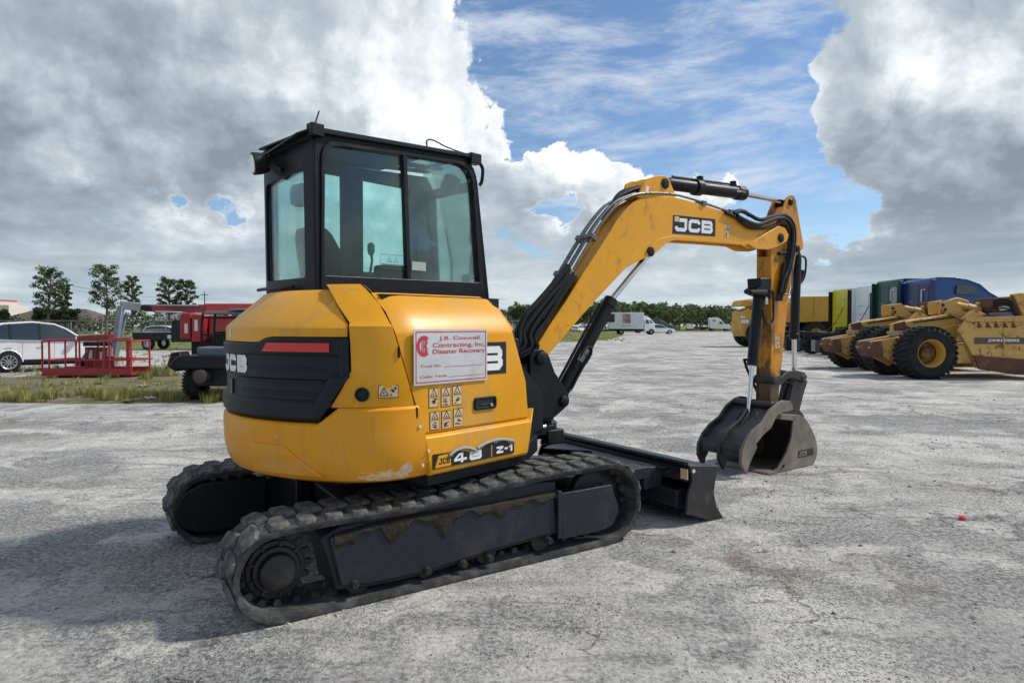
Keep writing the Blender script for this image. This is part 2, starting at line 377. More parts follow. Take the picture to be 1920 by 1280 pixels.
def grease(m, zlo, zhi, col):
    t = NT(m.node_tree); p = t.n['Principled BSDF']; src = p.inputs['Base Color'].links[0].from_socket
    oc = t.new('ShaderNodeTexCoord').outputs['Object']; s = t.new('ShaderNodeSeparateXYZ'); t.l.new(oc, s.inputs[0])
    f = t.math('ADD', t.ss(s.outputs[2], zhi, zlo), t.math('MULTIPLY', t.math('SUBTRACT', t.noise(t.map(oc, (1, 1, .5)), 7, 7, .7, .5), .5), 2.2))
    t.l.new(t.mix(t.ss(f, .45, .75, 0, .9), src, col), p.inputs['Base Color'])
def weather(m, amt=.35):
    t = NT(m.node_tree); p = t.n['Principled BSDF']; src = p.inputs['Base Color'].links[0].from_socket
    oc = t.new('ShaderNodeTexCoord').outputs['Object']
    st = t.ss(t.noise(t.map(oc, (9, 9, .55)), 3.0, 7, .68, .2), .50, .70, 0, amt)
    film = t.ss(t.noise(oc, 1.6, 6, .62, .4), .42, .68, 0, amt * .8)
    c = t.mix(film, src, (.60, .40, .14)); c = t.mix(st, c, (.42, .25, .07))
    sc_ = t.math('MULTIPLY', t.ss(t.noise(t.map(oc, (2, 2, 60), (.2, .1, 0)), 2.4, 3, .6), .66, .70, 0, .7), t.ss(t.noise(oc, 3, 3, .5), .52, .60))
    c = t.mix(sc_, c, (.66, .52, .30)); c = t.mix(t.ss(t.noise(oc, 55, 3, .7), .70, .76, 0, .8), c, (.16, .09, .03))
    t.l.new(c, p.inputs['Base Color'])
weather(yel, .22); weather(yel_arm, .15)
grease(yel_dip, .75, 1.45, (.05, .032, .018))
# ------------------------------------------------------------------ ground
def ground_mat():
    m = bpy.data.materials.new('gravel_yard'); m.use_nodes = True; t = NT(m.node_tree); p = t.n['Principled BSDF']
    g = t.new('ShaderNodeNewGeometry').outputs['Position']
    w = t.vm('ADD', g, t.vm('SCALE', t.vm('SUBTRACT', t.noise(g, 1.2, 4, .6, col=True), (.5, .5, .5)), .8))
    big = t.noise(w, .35, 6, .62, .5)
    strk = t.noise(t.map(w, (.22, 1.5, 1), (0, 0, radians(-18))), 1.0, 7, .66, .4)      # tracks left by wheels
    strk2 = t.noise(t.map(w, (1.4, .16, 1), (0, 0, radians(-12))), 1.0, 6, .62, .3)
    fine = t.noise(g, 30, 6, .78); vf = t.noise(g, 150, 3, .8)
    med = t.noise(w, 1.7, 9, .68, .7)
    cls = t.math('ADD', t.math('MULTIPLY', med, .55), t.math('MULTIPLY', strk, .45))
    crust = t.ss(t.math('ADD', cls, t.math('MULTIPLY', t.math('SUBTRACT', big, .5), .55)), .42, .54)     # pale trodden crust against dark loose gravel
    grav = t.mix(t.ss(t.noise(w, .6, 5, .6), .4, .62), (.37, .365, .355), (.50, .485, .455))
    pale = t.mix(t.ss(t.noise(w, 1.1, 6, .7), .38, .62), (.57, .545, .505), (.79, .75, .69))
    c = t.mix(crust, grav, pale)
    c = t.mix(t.ss(strk2, .52, .70, 0, .5), c, (.29, .285, .28))
    c = t.mix(t.ss(t.noise(w, 6.2, 8, .76, .3), .52, .68, 0, .6), c, (.64, .61, .56))
    c = t.mix(t.ss(t.noise(w, 7.5, 8, .76, .3), .55, .68, 0, .55), c, (.22, .218, .215))
    c = t.mix(t.ss(t.noise(w, .75, 8, .72, 1.0), .565, .67, 0, .75), c, (.25, .195, .14))  # damp brown patches
    rut = t.noise(t.map(t.vm('ADD', g, t.vm('SCALE', t.vm('SUBTRACT', t.noise(g, .5, 2, .5, col=True), (.5, .5, .5)), .9)), (.25, 7.5, 1), (0, 0, radians(-24))), 1.0, 3, .6)
    rutm = t.math('MULTIPLY', t.ss(t.noise(g, .45, 3, .5), .50, .60), t.ss(rut, .54, .64, 0, .55))
    c = t.mix(rutm, c, (.24, .235, .225))
    sp = t.math('ADD', t.math('MULTIPLY', crust, -.5), 1.0)
    c = t.mix(t.math('MULTIPLY', t.ss(fine, .56, .42), sp), c, t.mix(.66, c, (.07, .07, .072)))
    c = t.mix(t.math('MULTIPLY', t.ss(fine, .56, .66), sp), c, (.66, .645, .61))
    c = t.mix(t.ss(vf, .38, .62, 0, .5), c, t.mix(.45, c, (.08, .08, .08)))
    # stones in the gravel zones
    v = t.new('ShaderNodeTexVoronoi'); t.l.new(g, v.inputs['Vector']); v.inputs['Scale'].default_value = 55
    sepc = t.new('ShaderNodeSeparateColor'); t.l.new(v.outputs['Color'], sepc.inputs[0])
    stn = t.ss(v.outputs['Distance'], .42, .25); zone = t.ss(t.noise(w, .8, 5, .6), .44, .60)
    sc_ = t.mix(sepc.outputs[0], (.10, .10, .105), (.52, .50, .475))
    c = t.mix(t.math('MULTIPLY', t.math('MULTIPLY', stn, zone), .8), c, sc_)
    # drying cracks in the crust
    vc = t.new('ShaderNodeTexVoronoi', feature='DISTANCE_TO_EDGE')
    t.l.new(t.vm('ADD', t.map(g, (1, 1.7, 1), (0, 0, .5)), t.vm('SCALE', t.vm('SUBTRACT', t.noise(g, 4.5, 6, .7, col=True), (.5, .5, .5)), .42)), vc.inputs['Vector']); vc.inputs['Scale'].default_value = 2.3
    crk = t.math('MULTIPLY', t.ss(vc.outputs['Distance'], .030, .004), t.ss(t.noise(g, .9, 6, .65), .53, .64))
    c = t.mix(t.math('MULTIPLY', crk, .6), c, (.10, .095, .09))
    t.l.new(c, p.inputs['Base Color']); p.inputs['Roughness'].default_value = .95; p.inputs['Specular IOR Level'].default_value = .15
    h = t.math('ADD', t.math('MULTIPLY', fine, .016), t.math('MULTIPLY', vf, .004))
    h = t.math('ADD', h, t.math('MULTIPLY', t.math('MULTIPLY', stn, zone), .010)); h = t.math('SUBTRACT', h, t.math('MULTIPLY', crk, .022))
    h = t.math('ADD', h, t.math('SUBTRACT', t.math('MULTIPLY', strk, .07), t.math('MULTIPLY', rutm, .018))); h = t.math('ADD', h, t.math('MULTIPLY', med, .05))
    b = t.new('ShaderNodeBump'); b.inputs['Strength'].default_value = 1.0; b.inputs['Distance'].default_value = 1.0
    t.l.new(h, b.inputs['Height']); t.l.new(b.outputs[0], p.inputs['Normal']); return m
def earth_mat(name, a, b_, c3, lo=.4, hi=.62):
    return mat(name, a, .95, 0, col2=b_, sc=.7, lo=lo, hi=hi, bump=.8, bsc=12, col3=c3, sc3=3, lo3=.55, hi3=.68, spec=.1, det=8, bdist=.05)
gm = ground_mat()
mb = MB(); mb.grid([[Vector((x, y, 0)) for x in (-3000, -60, -8, 8, 60, 3000)] for y in (-3000, -20, 12, 60, 200, 3000)])
obj('ground', mb, gm, smooth=False, kind='structure')
verge_m = earth_mat('grassy_dirt', (.20, .17, .115), (.115, .125, .045), (.30, .28, .24))
field_m = earth_mat('far_grass', (.13, .16, .05), (.20, .20, .08), (.08, .11, .04))
def patch(name, pts, z, m, jit=.35, n=8):
    P = spl([(x, y, z) for x, y in pts] + [(pts[0][0], pts[0][1], z)], n)[:-1]
    P = [p + Vector((random.uniform(-jit, jit), random.uniform(-jit, jit), 0)) for p in P]
    mb = MB(); mb.add(P, [tuple(range(len(P)))]); return obj(name, mb, m, smooth=False, kind='structure')
patch('grass_verge', [(-60, 14.2), (-13, 13.2), (-7.6, 13.1), (-5.2, 12.9), (-2, 13.6), (-1.5, 17), (-3, 21), (-9, 20.5), (-14, 21.5), (-20, 19), (-60, 24)], .004, verge_m)
patch('dirt_strip', [(-80, 44), (-20, 42), (-6, 44), (0, 60), (-6, 90), (-40, 96), (-120, 95)], .004, field_m, .8)
gp1 = [gz(x, y) for x, y in ((1040, 641), (1105, 640), (1160, 632), (1168, 624), (1140, 619), (1080, 620), (1000, 622), (960, 632))]
patch('roadside_grass', [(p.x, p.y) for p in gp1], .004, field_m, .3)
patch('far_field', [(-900, 110), (-60, 105), (0, 120), (30, 150), (60, 158), (110, 155), (300, 150), (900, 150), (900, 900), (-900, 900)], .005, field_m, 1)

# ================================================================== THE EXCAVATOR
EX = thing('mini_excavator', 'yellow and black tracked mini excavator with glazed cab and grab bucket in the gravel yard', 'excavator', (C0[0], C0[1], 0), 33.1, world=True)
def part(name, mb, m, bevel=0, smooth=True, parent=None, label=None, **k): return obj(name, mb, m, parent or EX, bevel, smooth, label, **k)

# ---------------- tracks
def track_path(xo):
    """closed path of the belt's outer face in the xz plane: rear sprocket, front idler, ground run and sagging top run"""
    P = []
    rr, rf = .232, .272; xr, xf = -1.045, 1.205
    for k in range(13):                       # rear turn, bottom to top, going up round the back
        a = radians(-90 - 15 * k); P.append((xr + rr * cos(a), rr + .018 + rr * sin(a)))
    for k in range(1, 18):                    # top run, rising to the front
        u = k / 18; x = xr + (xf - xr) * u
        z = .482 + (.562 - .482) * u - .032 * sin(pi * min(1, u * 1.35)) ** 2 * (1 if u < .74 else 0) + .01 * sin(pi * u)
        P.append((x, z))
    for k in range(13):
        a = radians(90 - 15 * k); P.append((xf + rf * cos(a), .018 + rf + rf * sin(a)))
    for k in range(1, 16): P.append((xf + (xr - xf) * k / 16, .018))
    return [(x + xo, z) for x, z in P]
def belt_frames(P, n):
    """n equally spaced stations on the closed path: point, tangent, outward normal"""
    L = [0]
    for i in range(len(P)): a = P[i]; b = P[(i + 1) % len(P)]; L.append(L[-1] + hypot(b[0] - a[0], b[1] - a[1]))
    out = []
    for k in range(n):
        s = L[-1] * k / n; i = max(j for j in range(len(P)) if L[j] <= s)
        a = P[i]; b = P[(i + 1) % len(P)]; u = (s - L[i]) / (L[i + 1] - L[i])
        a0 = P[i - 1]; b1 = P[(i + 2) % len(P)]
        t0 = Vector((b[0] - a0[0], b[1] - a0[1])).normalized(); t1 = Vector((b1[0] - a[0], b1[1] - a[1])).normalized()
        t = (t0 * (1 - u) + t1 * u).normalized()
        out.append((a[0] + (b[0] - a[0]) * u, a[1] + (b[1] - a[1]) * u, t.x, t.y, t.y, -t.x))   # last two: inward normal
    return out, L[-1]
lugme = {}
Rt = Matrix.Rotation(radians(33.1), 4, 'Z')
for side, ys, xo in (('near', -.99, 0), ('far', .59, -.12)):
    P = track_path(xo); fr_, Ltot = belt_frames(P, 168)
    w = .4; mb = MB()
    # belt cross-section: flat band with thicker rolled edges, outward positive
    sec = [(0, 0), (.0, .012), (.03, .018), (.37, .018), (.4, .012), (.4, 0), (.39, -.02), (.30, -.022), (.27, -.03), (.13, -.03), (.10, -.022), (.01, -.02)]
    rows = []
    for i_, (x, z, tx, tz, nx, nz) in enumerate(fr_):
        rows.append([T.W(x + nx * -h, ys + yy, z + nz * -h) for yy, h in sec])
    rows.append(rows[0]); mb.grid(rows, True)
    belt = part('rubber_track', mb, rub, label='rubber crawler track nearest the camera' if side == 'near' else 'rubber crawler track on the far side under the counterweight')
    # lugs: two staggered rows of chunky blocks with a stepped outline
    N = 42; st, _ = belt_frames(P, N * 2)
    if not lugme:
        for kk in (0, 1):
            bm_ = MB()
            s_ = 1 if kk == 0 else -1
            o0 = [(-.058, -.100), (.030, -.100), (.062, -.03), (.062, .10), (-.018, .10), (-.058, .02)]
            o0 = [(a, b * s_) for a, b in o0]
            if s_ < 0: o0.reverse()
            base = [(a, b, 0) for a, b in o0]; top = [(a * .76, b * .93 - .002, .019) for a, b in o0]
            n = 6; bm_.v = [Vector(v) for v in base + top]
            bm_.f = [tuple(range(n, 2 * n))] + [(i, (i + 1) % n, (i + 1) % n + n, i + n) for i in range(n)]
            me = bpy.data.meshes.new('tread_lug'); me.from_pydata([tuple(v) for v in bm_.v], [], bm_.f); me.update(); finish(me, False)
            me.materials.append(rub_lug); lugme[kk] = me
    for k, (x, z, tx, tz, nx, nz) in enumerate(st):
        yy = ys + (.105 if k % 2 == 0 else .295)
        o = bpy.data.objects.new('tread_lug', lugme[k % 2]); COL.objects.link(o); o.parent = belt
        tv = Vector((tx, 0, tz)); nv = Vector((-nx, 0, -nz)); bv = nv.cross(tv)
        M = Matrix((( tv.x, bv.x, nv.x, 0), (tv.y, bv.y, nv.y, 0), (tv.z, bv.z, nv.z, 0), (0, 0, 0, 1)))
        j = Matrix.Rotation(random.uniform(-.05, .05), 4, 'Z') @ Matrix.Scale(random.uniform(.94, 1.05), 4)
        # coordinates inside the root: the root's frame equals the track frame
        o.matrix_local = Matrix.Translation((x - nx * .016, yy, z - nz * .016)) @ M @ j
    # inner drive lugs, one joined strip
    mb = MB(); st2, _ = belt_frames(P, 60)
    for (x, z, tx, tz, nx, nz) in st2:
        for y0, y1 in ((ys + .13, ys + .165), (ys + .235, ys + .27)):
            c = []
            for hh, q in ((.028, .026), (.062, .014)):
                for yb in (y0, y1):
                    for sg in (-1, 1): c.append((x + nx * hh + tx * sg * q, yb, z + nz * hh + tz * sg * q))
            c = [T.W(*p) for p in (c[0], c[1], c[3], c[2], c[4], c[5], c[7], c[6])]
            mb.hexa(c)
    part('drive_lug_strip', mb, rub, smooth=False, parent=belt, kind='stuff')
    # sprocket, hub, idler, rollers
    yc = ys + .2; xr, xf = -1.045 + xo, 1.205 + xo
    mb = MB(); n = 17; outl = []
    for k in range(n):
        for da, r in ((-.30, .165), (-.16, .198), (.16, .198), (.30, .165)):
            a = 2 * pi * (k + da) / n; outl.append((xr + r * cos(a), .24 + r * sin(a)))
    mb.prism(T, outl, yc - .02, yc + .02); part('drive_sprocket', mb, steel_d, .003)
    sgn = -1 if side == 'near' else 1
    mb = MB(); mb.lathe(T.W(xr, yc + sgn * .02, .24), Vector(T.W(0, sgn, 0)) - Vector(T.W(0, 0, 0)), [(0, .155), (.018, .155), (.02, .128), (.04, .125), (.045, .10), (.08, .096), (.092, .08), (.096, .055), (.098, .02)], 32)
    hub = part('travel_motor', mb, steel_d, .004)
    mb = MB()
    for k in range(9):
        a = 2 * pi * k / 9; mb.cyl(T.W(xr + .135 * cos(a), yc + sgn * .02, .24 + .135 * sin(a)), T.W(xr + .135 * cos(a), yc + sgn * .052, .24 + .135 * sin(a)), .011, n=6)
    part('hub_bolts', mb, steel_d, smooth=False, parent=hub, kind='stuff')
    mb = MB(); mb.lathe(T.W(xf - .01, yc - .06, .295), T.W(0, 1, 0) - T.W(0, 0, 0), [(0, .06), (0, .10), (.02, .12), (.02, .205), (.03, .222), (.09, .222), (.10, .205), (.10, .12), (.12, .10), (.12, .06)], 32)
    part('idler_wheel', mb, steel_d, .003)
    for k in range(4):
        x = -.62 + xo + k * .42
        mb = MB(); mb.lathe(T.W(x, yc - .13, .115), T.W(0, 1, 0) - T.W(0, 0, 0), [(0, .04), (0, .072), (.08, .072), (.085, .05), (.175, .05), (.18, .072), (.26, .072), (.26, .04)], 18)
        part('track_roller', mb, steel_d)
    # side frame
    if side == 'near':
        q = T.tr(-.955, [(603, 1012), (640, 988), (700, 975), (770, 953), (860, 925), (950, 910), (1046, 903), (1052, 1003), (1010, 1014), (950, 1030), (905, 1046), (860, 1060), (800, 1080), (740, 1094), (690, 1104), (632, 1109), (622, 1060)])
        mb = MB(); mb.prism(T, q, -.93, -.60); part('track_frame', mb, und, .008)
        q = T.tr(-.965, [(618, 1010), (700, 985), (860, 958), (1040, 925), (1046, 1000), (1010, 1008), (950, 1024), (900, 1040), (860, 1053), (800, 1072), (740, 1086), (690, 1096), (640, 1100)])
        q = q[:4] + q[4:]
        mb = MB(); mb.prism(T, q, -.962, -.93); part('frame_side_plate', mb, und, .012)
        # dirt lying on the shelf of the frame
        mb = MB()
        up = T.tr(-.94, [(625, 1006), (700, 984), (780, 968), (860, 956), (950, 941), (1040, 924)])
        rows = []; nk = 90; rw = [0] * 5
        for k in range(nk + 1):
            u = k / nk * 5; i = min(4, int(u)); f = u - i
            x = up[i][0] * (1 - f) + up[i + 1][0] * f; z = up[i][1] * (1 - f) + up[i + 1][1] * f
            for q_ in range(5): rw[q_] = rw[q_] * .6 + random.uniform(-1, 1) * .4
            hgt = .040 + .018 * sin(k * .31) + .014 * sin(k * .83 + 1) + .012 * rw[0] + (.07 * exp(-((k - 26) / 3.2) ** 2) + .09 * exp(-((k - 47) / 2.6) ** 2) + .03 * exp(-((k - 70) / 3) ** 2)) - .02 * (k > 78)
            rows.append([T.W(x, -.9635, z - hgt), T.W(x, -.970 - .004 * rw[1], z - hgt * .8), T.W(x, -.972 - .004 * rw[2], z - hgt * .35), T.W(x, -.966, z + .004), T.W(x, -.94, z + .014 + .006 * rw[3]), T.W(x, -.88, z + .032 + .012 * rw[4]), T.W(x, -.80, z + .06 + .012 * rw[1])])
        mb.grid(rows); part('mud_crust', mb, mud, kind='stuff')
        q = T.tr(-.975, [(1053, 925), (1148, 908), (1152, 928), (1160, 945), (1158, 965), (1148, 985), (1128, 995), (1054, 1011)])
        mb = MB(); mb.prism(T, q, -.975, -.95); part('idler_guard', mb, und, .006)
        mb = MB(); z0, z1 = .14, .40; xg = T.vp(-.97, 1049, 960)[0]
        mb.box(T, xg - .02, xg + .012, -.985, -.93, T.vp(-.98, 1049, 1009)[1], T.vp(-.98, 1049, 921)[1]); part('guard_flange', mb, und, .003)
        for px, py in ((664, 1094), (868, 1056), (917, 1046), (1028, 1012), (800, 1068)):
            x, z = T.vp(-.965, px, py); mb = MB(); mb.cyl(T.W(x, -.995, z), T.W(x, -.95, z), .022, .026, n=8); part('roller_bolt', mb, mud, .004)
    else:
        mb = MB(); q = [(-1.21, .36), (-1.10, .42), (-.72, .43), (-.68, .40), (1.1, .46), (1.1, .16), (-.6, .12), (-.95, .10), (-1.08, .14), (-1.15, .22)]
        q = [(a + xo, b) for a, b in q]
        mb.prism(T, q, ys + .02, ys + .36); part('track_frame', mb, blk, .012)
        mb = MB(); q = [(-1.28, .27), (-1.21, .385), (-1.10, .435), (-.66, .435), (-.66, .10), (-1.10, .085), (-1.22, .14)]
        mb.prism(T, [(a + xo, b) for a, b in q], ys - .012, ys + .02); part('motor_cover', mb, blk, .010)
# ---------------- undercarriage centre
mb = MB(); mb.prism(T, [(-.55, .22), (.75, .22), (.75, .50), (.45, .56), (-.45, .56), (-.60, .48)], -.60, .55); part('undercarriage_frame', mb, blk, .012)
for k in (-1, 1):
    mb = MB(); mb.prismz(T, [(-.72, .62 * k), (-.40, .62 * k), (-.05, .25 * k), (-.35, .10 * k)], .20, .46); part('cross_leg', mb, blk, .01)
mb = MB(); mb.box(T, -.705, -.60, .05, .62, .17, .50); part('cross_plate', mb, blk, .01)
mb = MB(); mb.cyl(T.W(-.71, .30, .38), T.W(-.69, .30, .38), .028, n=12); part('access_hole', mb, dec_blk)
mb = MB(); mb.lathe(U.W(0, 0, .52), (0, 0, 1), [(0, .50), (.03, .52), (.06, .52), (.065, .46), (.13, .46)], 40); part('slew_ring', mb, steel_d, .003)
mb = MB(); mb.cyl(U.W(-.62, -.30, .56), U.W(-.62, -.30, .66), .06, n=14); part('lower_fitting', mb, blk)

# ---------------- blade (traced on the near end, straight along the machine's width)
qe = T.tr(-.99, [(1291, 872), (1345, 873), (1341, 895), (1337, 922), (1342, 948), (1355, 970), (1353, 976), (1330, 975), (1285, 963), (1289, 925), (1297, 900)])
mb = MB(); mb.prism(T, qe, -1.0, -.975); part('blade_end_plate', mb, steel_d, .005)
mb = MB(); mb.prism(T, qe, .975, 1.0); part('blade_end_plate', mb, steel_d, .005)
fx = [T.vp(-.99, *p) for p in ((1345, 876), (1341, 895), (1337, 922), (1342, 948), (1355, 972))]
prof = [(x - .01, z) for x, z in fx] + [(x - .055, z + (.02 if i == 0 else 0)) for i, (x, z) in enumerate(reversed(fx))]
prof = [(x, max(z, .004)) for x, z in prof]
mb = MB(); mb.prism(T, prof, -.975, .975); part('blade_mouldboard', mb, blk, .006)
xt, zt = T.vp(-.99, 1291, 872)
mb = MB(); mb.prism(T, [(xt - .015, zt - .055), (xt + .01, zt), (xt + .29, zt - .035), (xt + .29, zt - .06)], -.972, .972); part('blade_top_plate', mb, blk, .004)
mb = MB(); mb.cyl(T.W(xt - .004, -.972, zt + .002), T.W(xt - .004, .972, zt + .002), .022, n=12); part('blade_top_rail', mb, blk)
mb = MB(); mb.prism(T, [(xt - .01, zt - .13), (xt + .015, zt - .055), (xt + .27, zt - .07), (xt + .24, zt - .16)], -.972, .972); part('blade_back_beam', mb, und, .006)
mb = MB(); mb.prism(T, [(xt - .03, .12), (xt - .03, .26), (xt + .26, .26), (xt + .26, .12)], -.90, .90); part('blade_lower_beam', mb, und, .01)
for k in (-.48, .33):
    mb = MB(); mb.prism(T, [(1.0, .24), (1.0, .42), (xt - .1, .34), (xt + .15, .34), (xt + .15, .14), (xt - .1, .16)], k - .05, k + .05); part('push_arm', mb, und, .01)
mb = MB(); mb.cyl(T.W(1.0, -.05, .40), T.W(xt - .15, -.05, .36), .055, n=16); part('blade_cylinder', mb, blk)
mb = MB(); mb.prismz(T, [(xt - .38, -.48), (xt - .36, -.35), (xt - .10, .05), (xt - .38, .40), (xt, .62), (xt, -.78), (xt - .06, -.78), (xt - .12, -.52)], zt - .06, zt - .045); part('blade_step_plate', mb, und, .004)
mb = MB(); mb.box(T, xt - .36, xt - .18, -.76, -.58, zt - .12, zt - .03); part('blade_bracket', mb, und, .006)
mb = MB(); mb.box(T, xt - .20, xt, -.72, -.62, zt - .22, zt - .05); part('blade_bracket', mb, und, .006)
hx, hz = T.vp(-1.003, 1301, 883); mb = MB(); mb.cyl(T.W(hx, -1.004, hz), T.W(hx, -.99, hz), .016, n=14); part('lifting_hole', mb, lamp)
yy, zz = T.xp(xt - .02, 1285, 882)
mb = MB(); mb.box(T, xt - .019, xt - .012, yy - .02, yy + .05, zt - .11, zt - .03); part('blade_sticker', mb, dec_tan, smooth=False)

# ---------------- upper structure: outline in plan, wrapped by separate panels
RR, SD = 1.13, .905; PHI = radians(36); SA = RR * PHI
A0 = Vector((-RR * cos(PHI), -RR * sin(PHI))); SB = SA + .56
def plan(s, d):
    """s: distance along the outline from the tail centre, + to the near side; d: inset"""
    sg = 1 if s >= 0 else -1; a = abs(s); R = RR - d; sd = SD - d
    if a <= SA:
        ph = a / RR; return Vector((-R * cos(ph), -sg * R * sin(ph)))
    p0 = Vector((-R * cos(PHI), -R * sin(PHI)))
    tdir = Vector((sin(PHI), -cos(PHI))); k = (sd + p0.y) / cos(PHI)
    c = p0 + tdir * max(k, .0); p1 = Vector((max(-.45, c.x + .12), -sd))
    if a <= SB:
        u = (a - SA) / .56; p = (p0 * (1 - u) + c * u) * (1 - u) + (c * (1 - u) + p1 * u) * u
    else: p = Vector((p1.x + (a - SB), -sd))
    return Vector((p.x, p.y * sg))
def SP(s, d, z): p = plan(s, d); return U.W(p.x, p.y, z)
def sfind(px, d, z, lo=-1.2, hi=3.0):
    for _ in range(40):
        m = (lo + hi) / 2
        if pj(SP(m, d, z))[0] < px: lo = m
        else: hi = m
    return (lo + hi) / 2
def sx(x): return SB + x + .45
def panel(name, rows, m, n=28, th=.035, bevel=.006, label=None, parent=None, seg=2):
    """rows: (inset, z, s_from, s_to) or with z as function of s"""
    g1, g2 = [], []
    for d, z, a, b in rows:
        r1, r2 = [], []
        for k in range(n + 1):
            s = a + (b - a) * k / n; zz = z(s) if callable(z) else z
            r1.append(SP(s, d, zz)); r2.append(SP(s, d + th, zz))
        g1.append(r1); g2.append(r2)
    mb = MB(); mb.slab(g1, g2); return part(name, mb, m, bevel, label=label, parent=parent, angle=28, seg=seg)
sL = -2.6
# counterweight
def casting_paint():
    m = mat('yellow_casting', (.78, .315, .003), .45, 0, col2=(.70, .38, .11), sc=1.7, lo=.52, hi=.85, bump=.12, bsc=60, col3=(.45, .22, .04), sc3=22, lo3=.67, hi3=.75, vstretch=3, spec=.32)
    t = NT(m.node_tree); p = t.n['Principled BSDF']; src = p.inputs['Base Color'].links[0].from_socket
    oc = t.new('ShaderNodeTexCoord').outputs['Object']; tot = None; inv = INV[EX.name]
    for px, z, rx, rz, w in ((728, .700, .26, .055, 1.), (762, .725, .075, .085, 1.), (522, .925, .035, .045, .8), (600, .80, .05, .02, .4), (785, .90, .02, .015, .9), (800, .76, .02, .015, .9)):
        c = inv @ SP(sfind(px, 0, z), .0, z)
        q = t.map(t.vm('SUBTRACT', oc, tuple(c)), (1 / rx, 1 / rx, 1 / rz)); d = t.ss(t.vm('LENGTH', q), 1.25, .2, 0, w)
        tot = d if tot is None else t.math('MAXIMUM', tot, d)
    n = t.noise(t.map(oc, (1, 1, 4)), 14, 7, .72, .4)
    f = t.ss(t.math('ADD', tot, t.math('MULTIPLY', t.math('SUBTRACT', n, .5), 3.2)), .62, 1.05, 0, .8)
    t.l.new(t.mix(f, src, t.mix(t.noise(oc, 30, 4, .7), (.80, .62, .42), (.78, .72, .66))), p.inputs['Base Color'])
    top = t.new('ShaderNodeSeparateXYZ'); t.l.new(oc, top.inputs[0])
    return m
yel_cw = casting_paint(); weather(yel_cw, .30)
def cwtop(s): return 1.0 + .09 * max(0, min(1, (s - .62) / .10))
def sr_cw(z): return sx(-.515 + (1.09 - z) * .22)
rows = [(.075, .655, sL, sr_cw(.66)), (.03, .675, sL, sr_cw(.68)), (.004, .72, sL, sr_cw(.72)), (-.014, .80, sL, sr_cw(.8)), (-.02, .90, sL, sr_cw(.9)), (-.02, .955, sL, sr_cw(.96)),
        (-.017, lambda s: cwtop(s) - .015, sL, sr_cw(1.08)), (-.003, cwtop, sL, sr_cw(1.09)), (.05, lambda s: cwtop(s) + .004, sL, sr_cw(1.09))]
panel('counterweight', rows, yel_cw, n=64, th=.07, bevel=.01)
mb = MB(); ring = [SP(s, .06, .66) for s in [sL + (sr_cw(.66) - sL) * k / 40 for k in range(41)]]
mb.add(ring, [tuple(range(len(ring)))]); part('counterweight_underside', mb, yel_cw, smooth=False)
# raised lower pad on the counterweight with a slanted edge
sa, sb, sc_ = sfind(470, -.02, .85), sfind(532, -.02, .85), sfind(606, 0, .70)
g1, g2 = [], []
for k in range(7):
    z = .70 + (.868 - .70) * k / 6; b = sc_ + (sb - sc_) * k / 6; d = .004 - .026 * min(1, (z - .70) / .12) if z < .80 else -.02
    d -= .008
    g1.append([SP(sa + (b - sa) * j / 10, d, z) for j in range(11)]); g2.append([SP(sa + (b - sa) * j / 10, d + .02, z) for j in range(11)])
mb = MB(); mb.slab(g1, g2); part('tie_down_pad', mb, yel_cw, .004)
# grille
s_r = sfind(651, -.02, 1.40)
def srg(z): return sfind(597 + (653 - 597) * min(1, max(0, (z - 1.03) / .20)), -.02, z) if z < 1.26 else s_r
s_st = sfind(478, -.02, 1.46); s_s2 = sfind(497, -.02, 1.48)
def gtop(s): return 1.45 + .033 * max(0, min(1, (s - s_st) / (s_s2 - s_st)))
def depth(base, ins): return ins
rows = [(.0, 1.012, sL, srg(1.02)), (-.02, 1.03, sL, srg(1.04)), (-.022, 1.115, sL, srg(1.115)), (.004, 1.135, sL, srg(1.135)), (.006, 1.20, sL, srg(1.20)), (.006, 1.24, sL, srg(1.24)), (.0, 1.25, sL, srg(1.25)), (.0, 1.375, sL, srg(1.375)),
        (-.012, 1.39, sL, srg(1.39)), (-.016, lambda s: gtop(s) - .012, sL, s_r), (.0, gtop, sL, s_r)]
panel('rear_grille', rows, grl, n=56, th=.05, bevel=.004)
# slanted rim of the grille
mbr = MB()
for (pa, pb, w_) in (((653, 700), (597, 786), .10), ((652, 634), (654, 703), .055)):
    g1, g2 = [], []
    for k in range(9):
        px = pa[0] + (pb[0] - pa[0]) * k / 8; zz = 1.47 - .21 * (k / 8) if pa[1] < 650 else 1.265 - .235 * k / 8
        s1 = sfind(px, -.03, zz)
        g1.append([SP(s1 - w_ + w_ * j / 4, -.024 + (.010 if j == 0 else 0), zz) for j in range(5)]); g2.append([SP(s1 - w_ + w_ * j / 4, .0, zz) for j in range(5)])
    mbr.slab(g1, g2)
part('grille_rim', mbr, grl, .004)
for k in range(3):
    z = 1.165 + .07 * k; a_, b_ = sfind(452, -.0, z), sfind(600 + 6 * k, 0, z)
    g1 = [[SP(a_ + (b_ - a_) * j / 16, -.004, z + q) for j in range(17)] for q in (-.006, .006)]; g2 = [[SP(a_ + (b_ - a_) * j / 16, .02, z + q) for j in range(17)] for q in (-.006, .006)]
    mb = MB(); mb.slab(g1, g2); part('grille_rib', mb, grl, .002)
# red reflective strip with a slanted left end
g1, g2 = [], []
for px0, z in ((491, 1.402), (500, 1.452)):
    a_, b_ = sfind(px0, -.02, z), sfind(617, -.02, z)
    g1.append([SP(a_ + (b_ - a_) * j / 12, -.024, z) for j in range(13)]); g2.append([SP(a_ + (b_ - a_) * j / 12, -.008, z) for j in range(13)])
mb = MB(); mb.slab(g1, g2); part('red_reflective_strip', mb, red_refl, smooth=True)
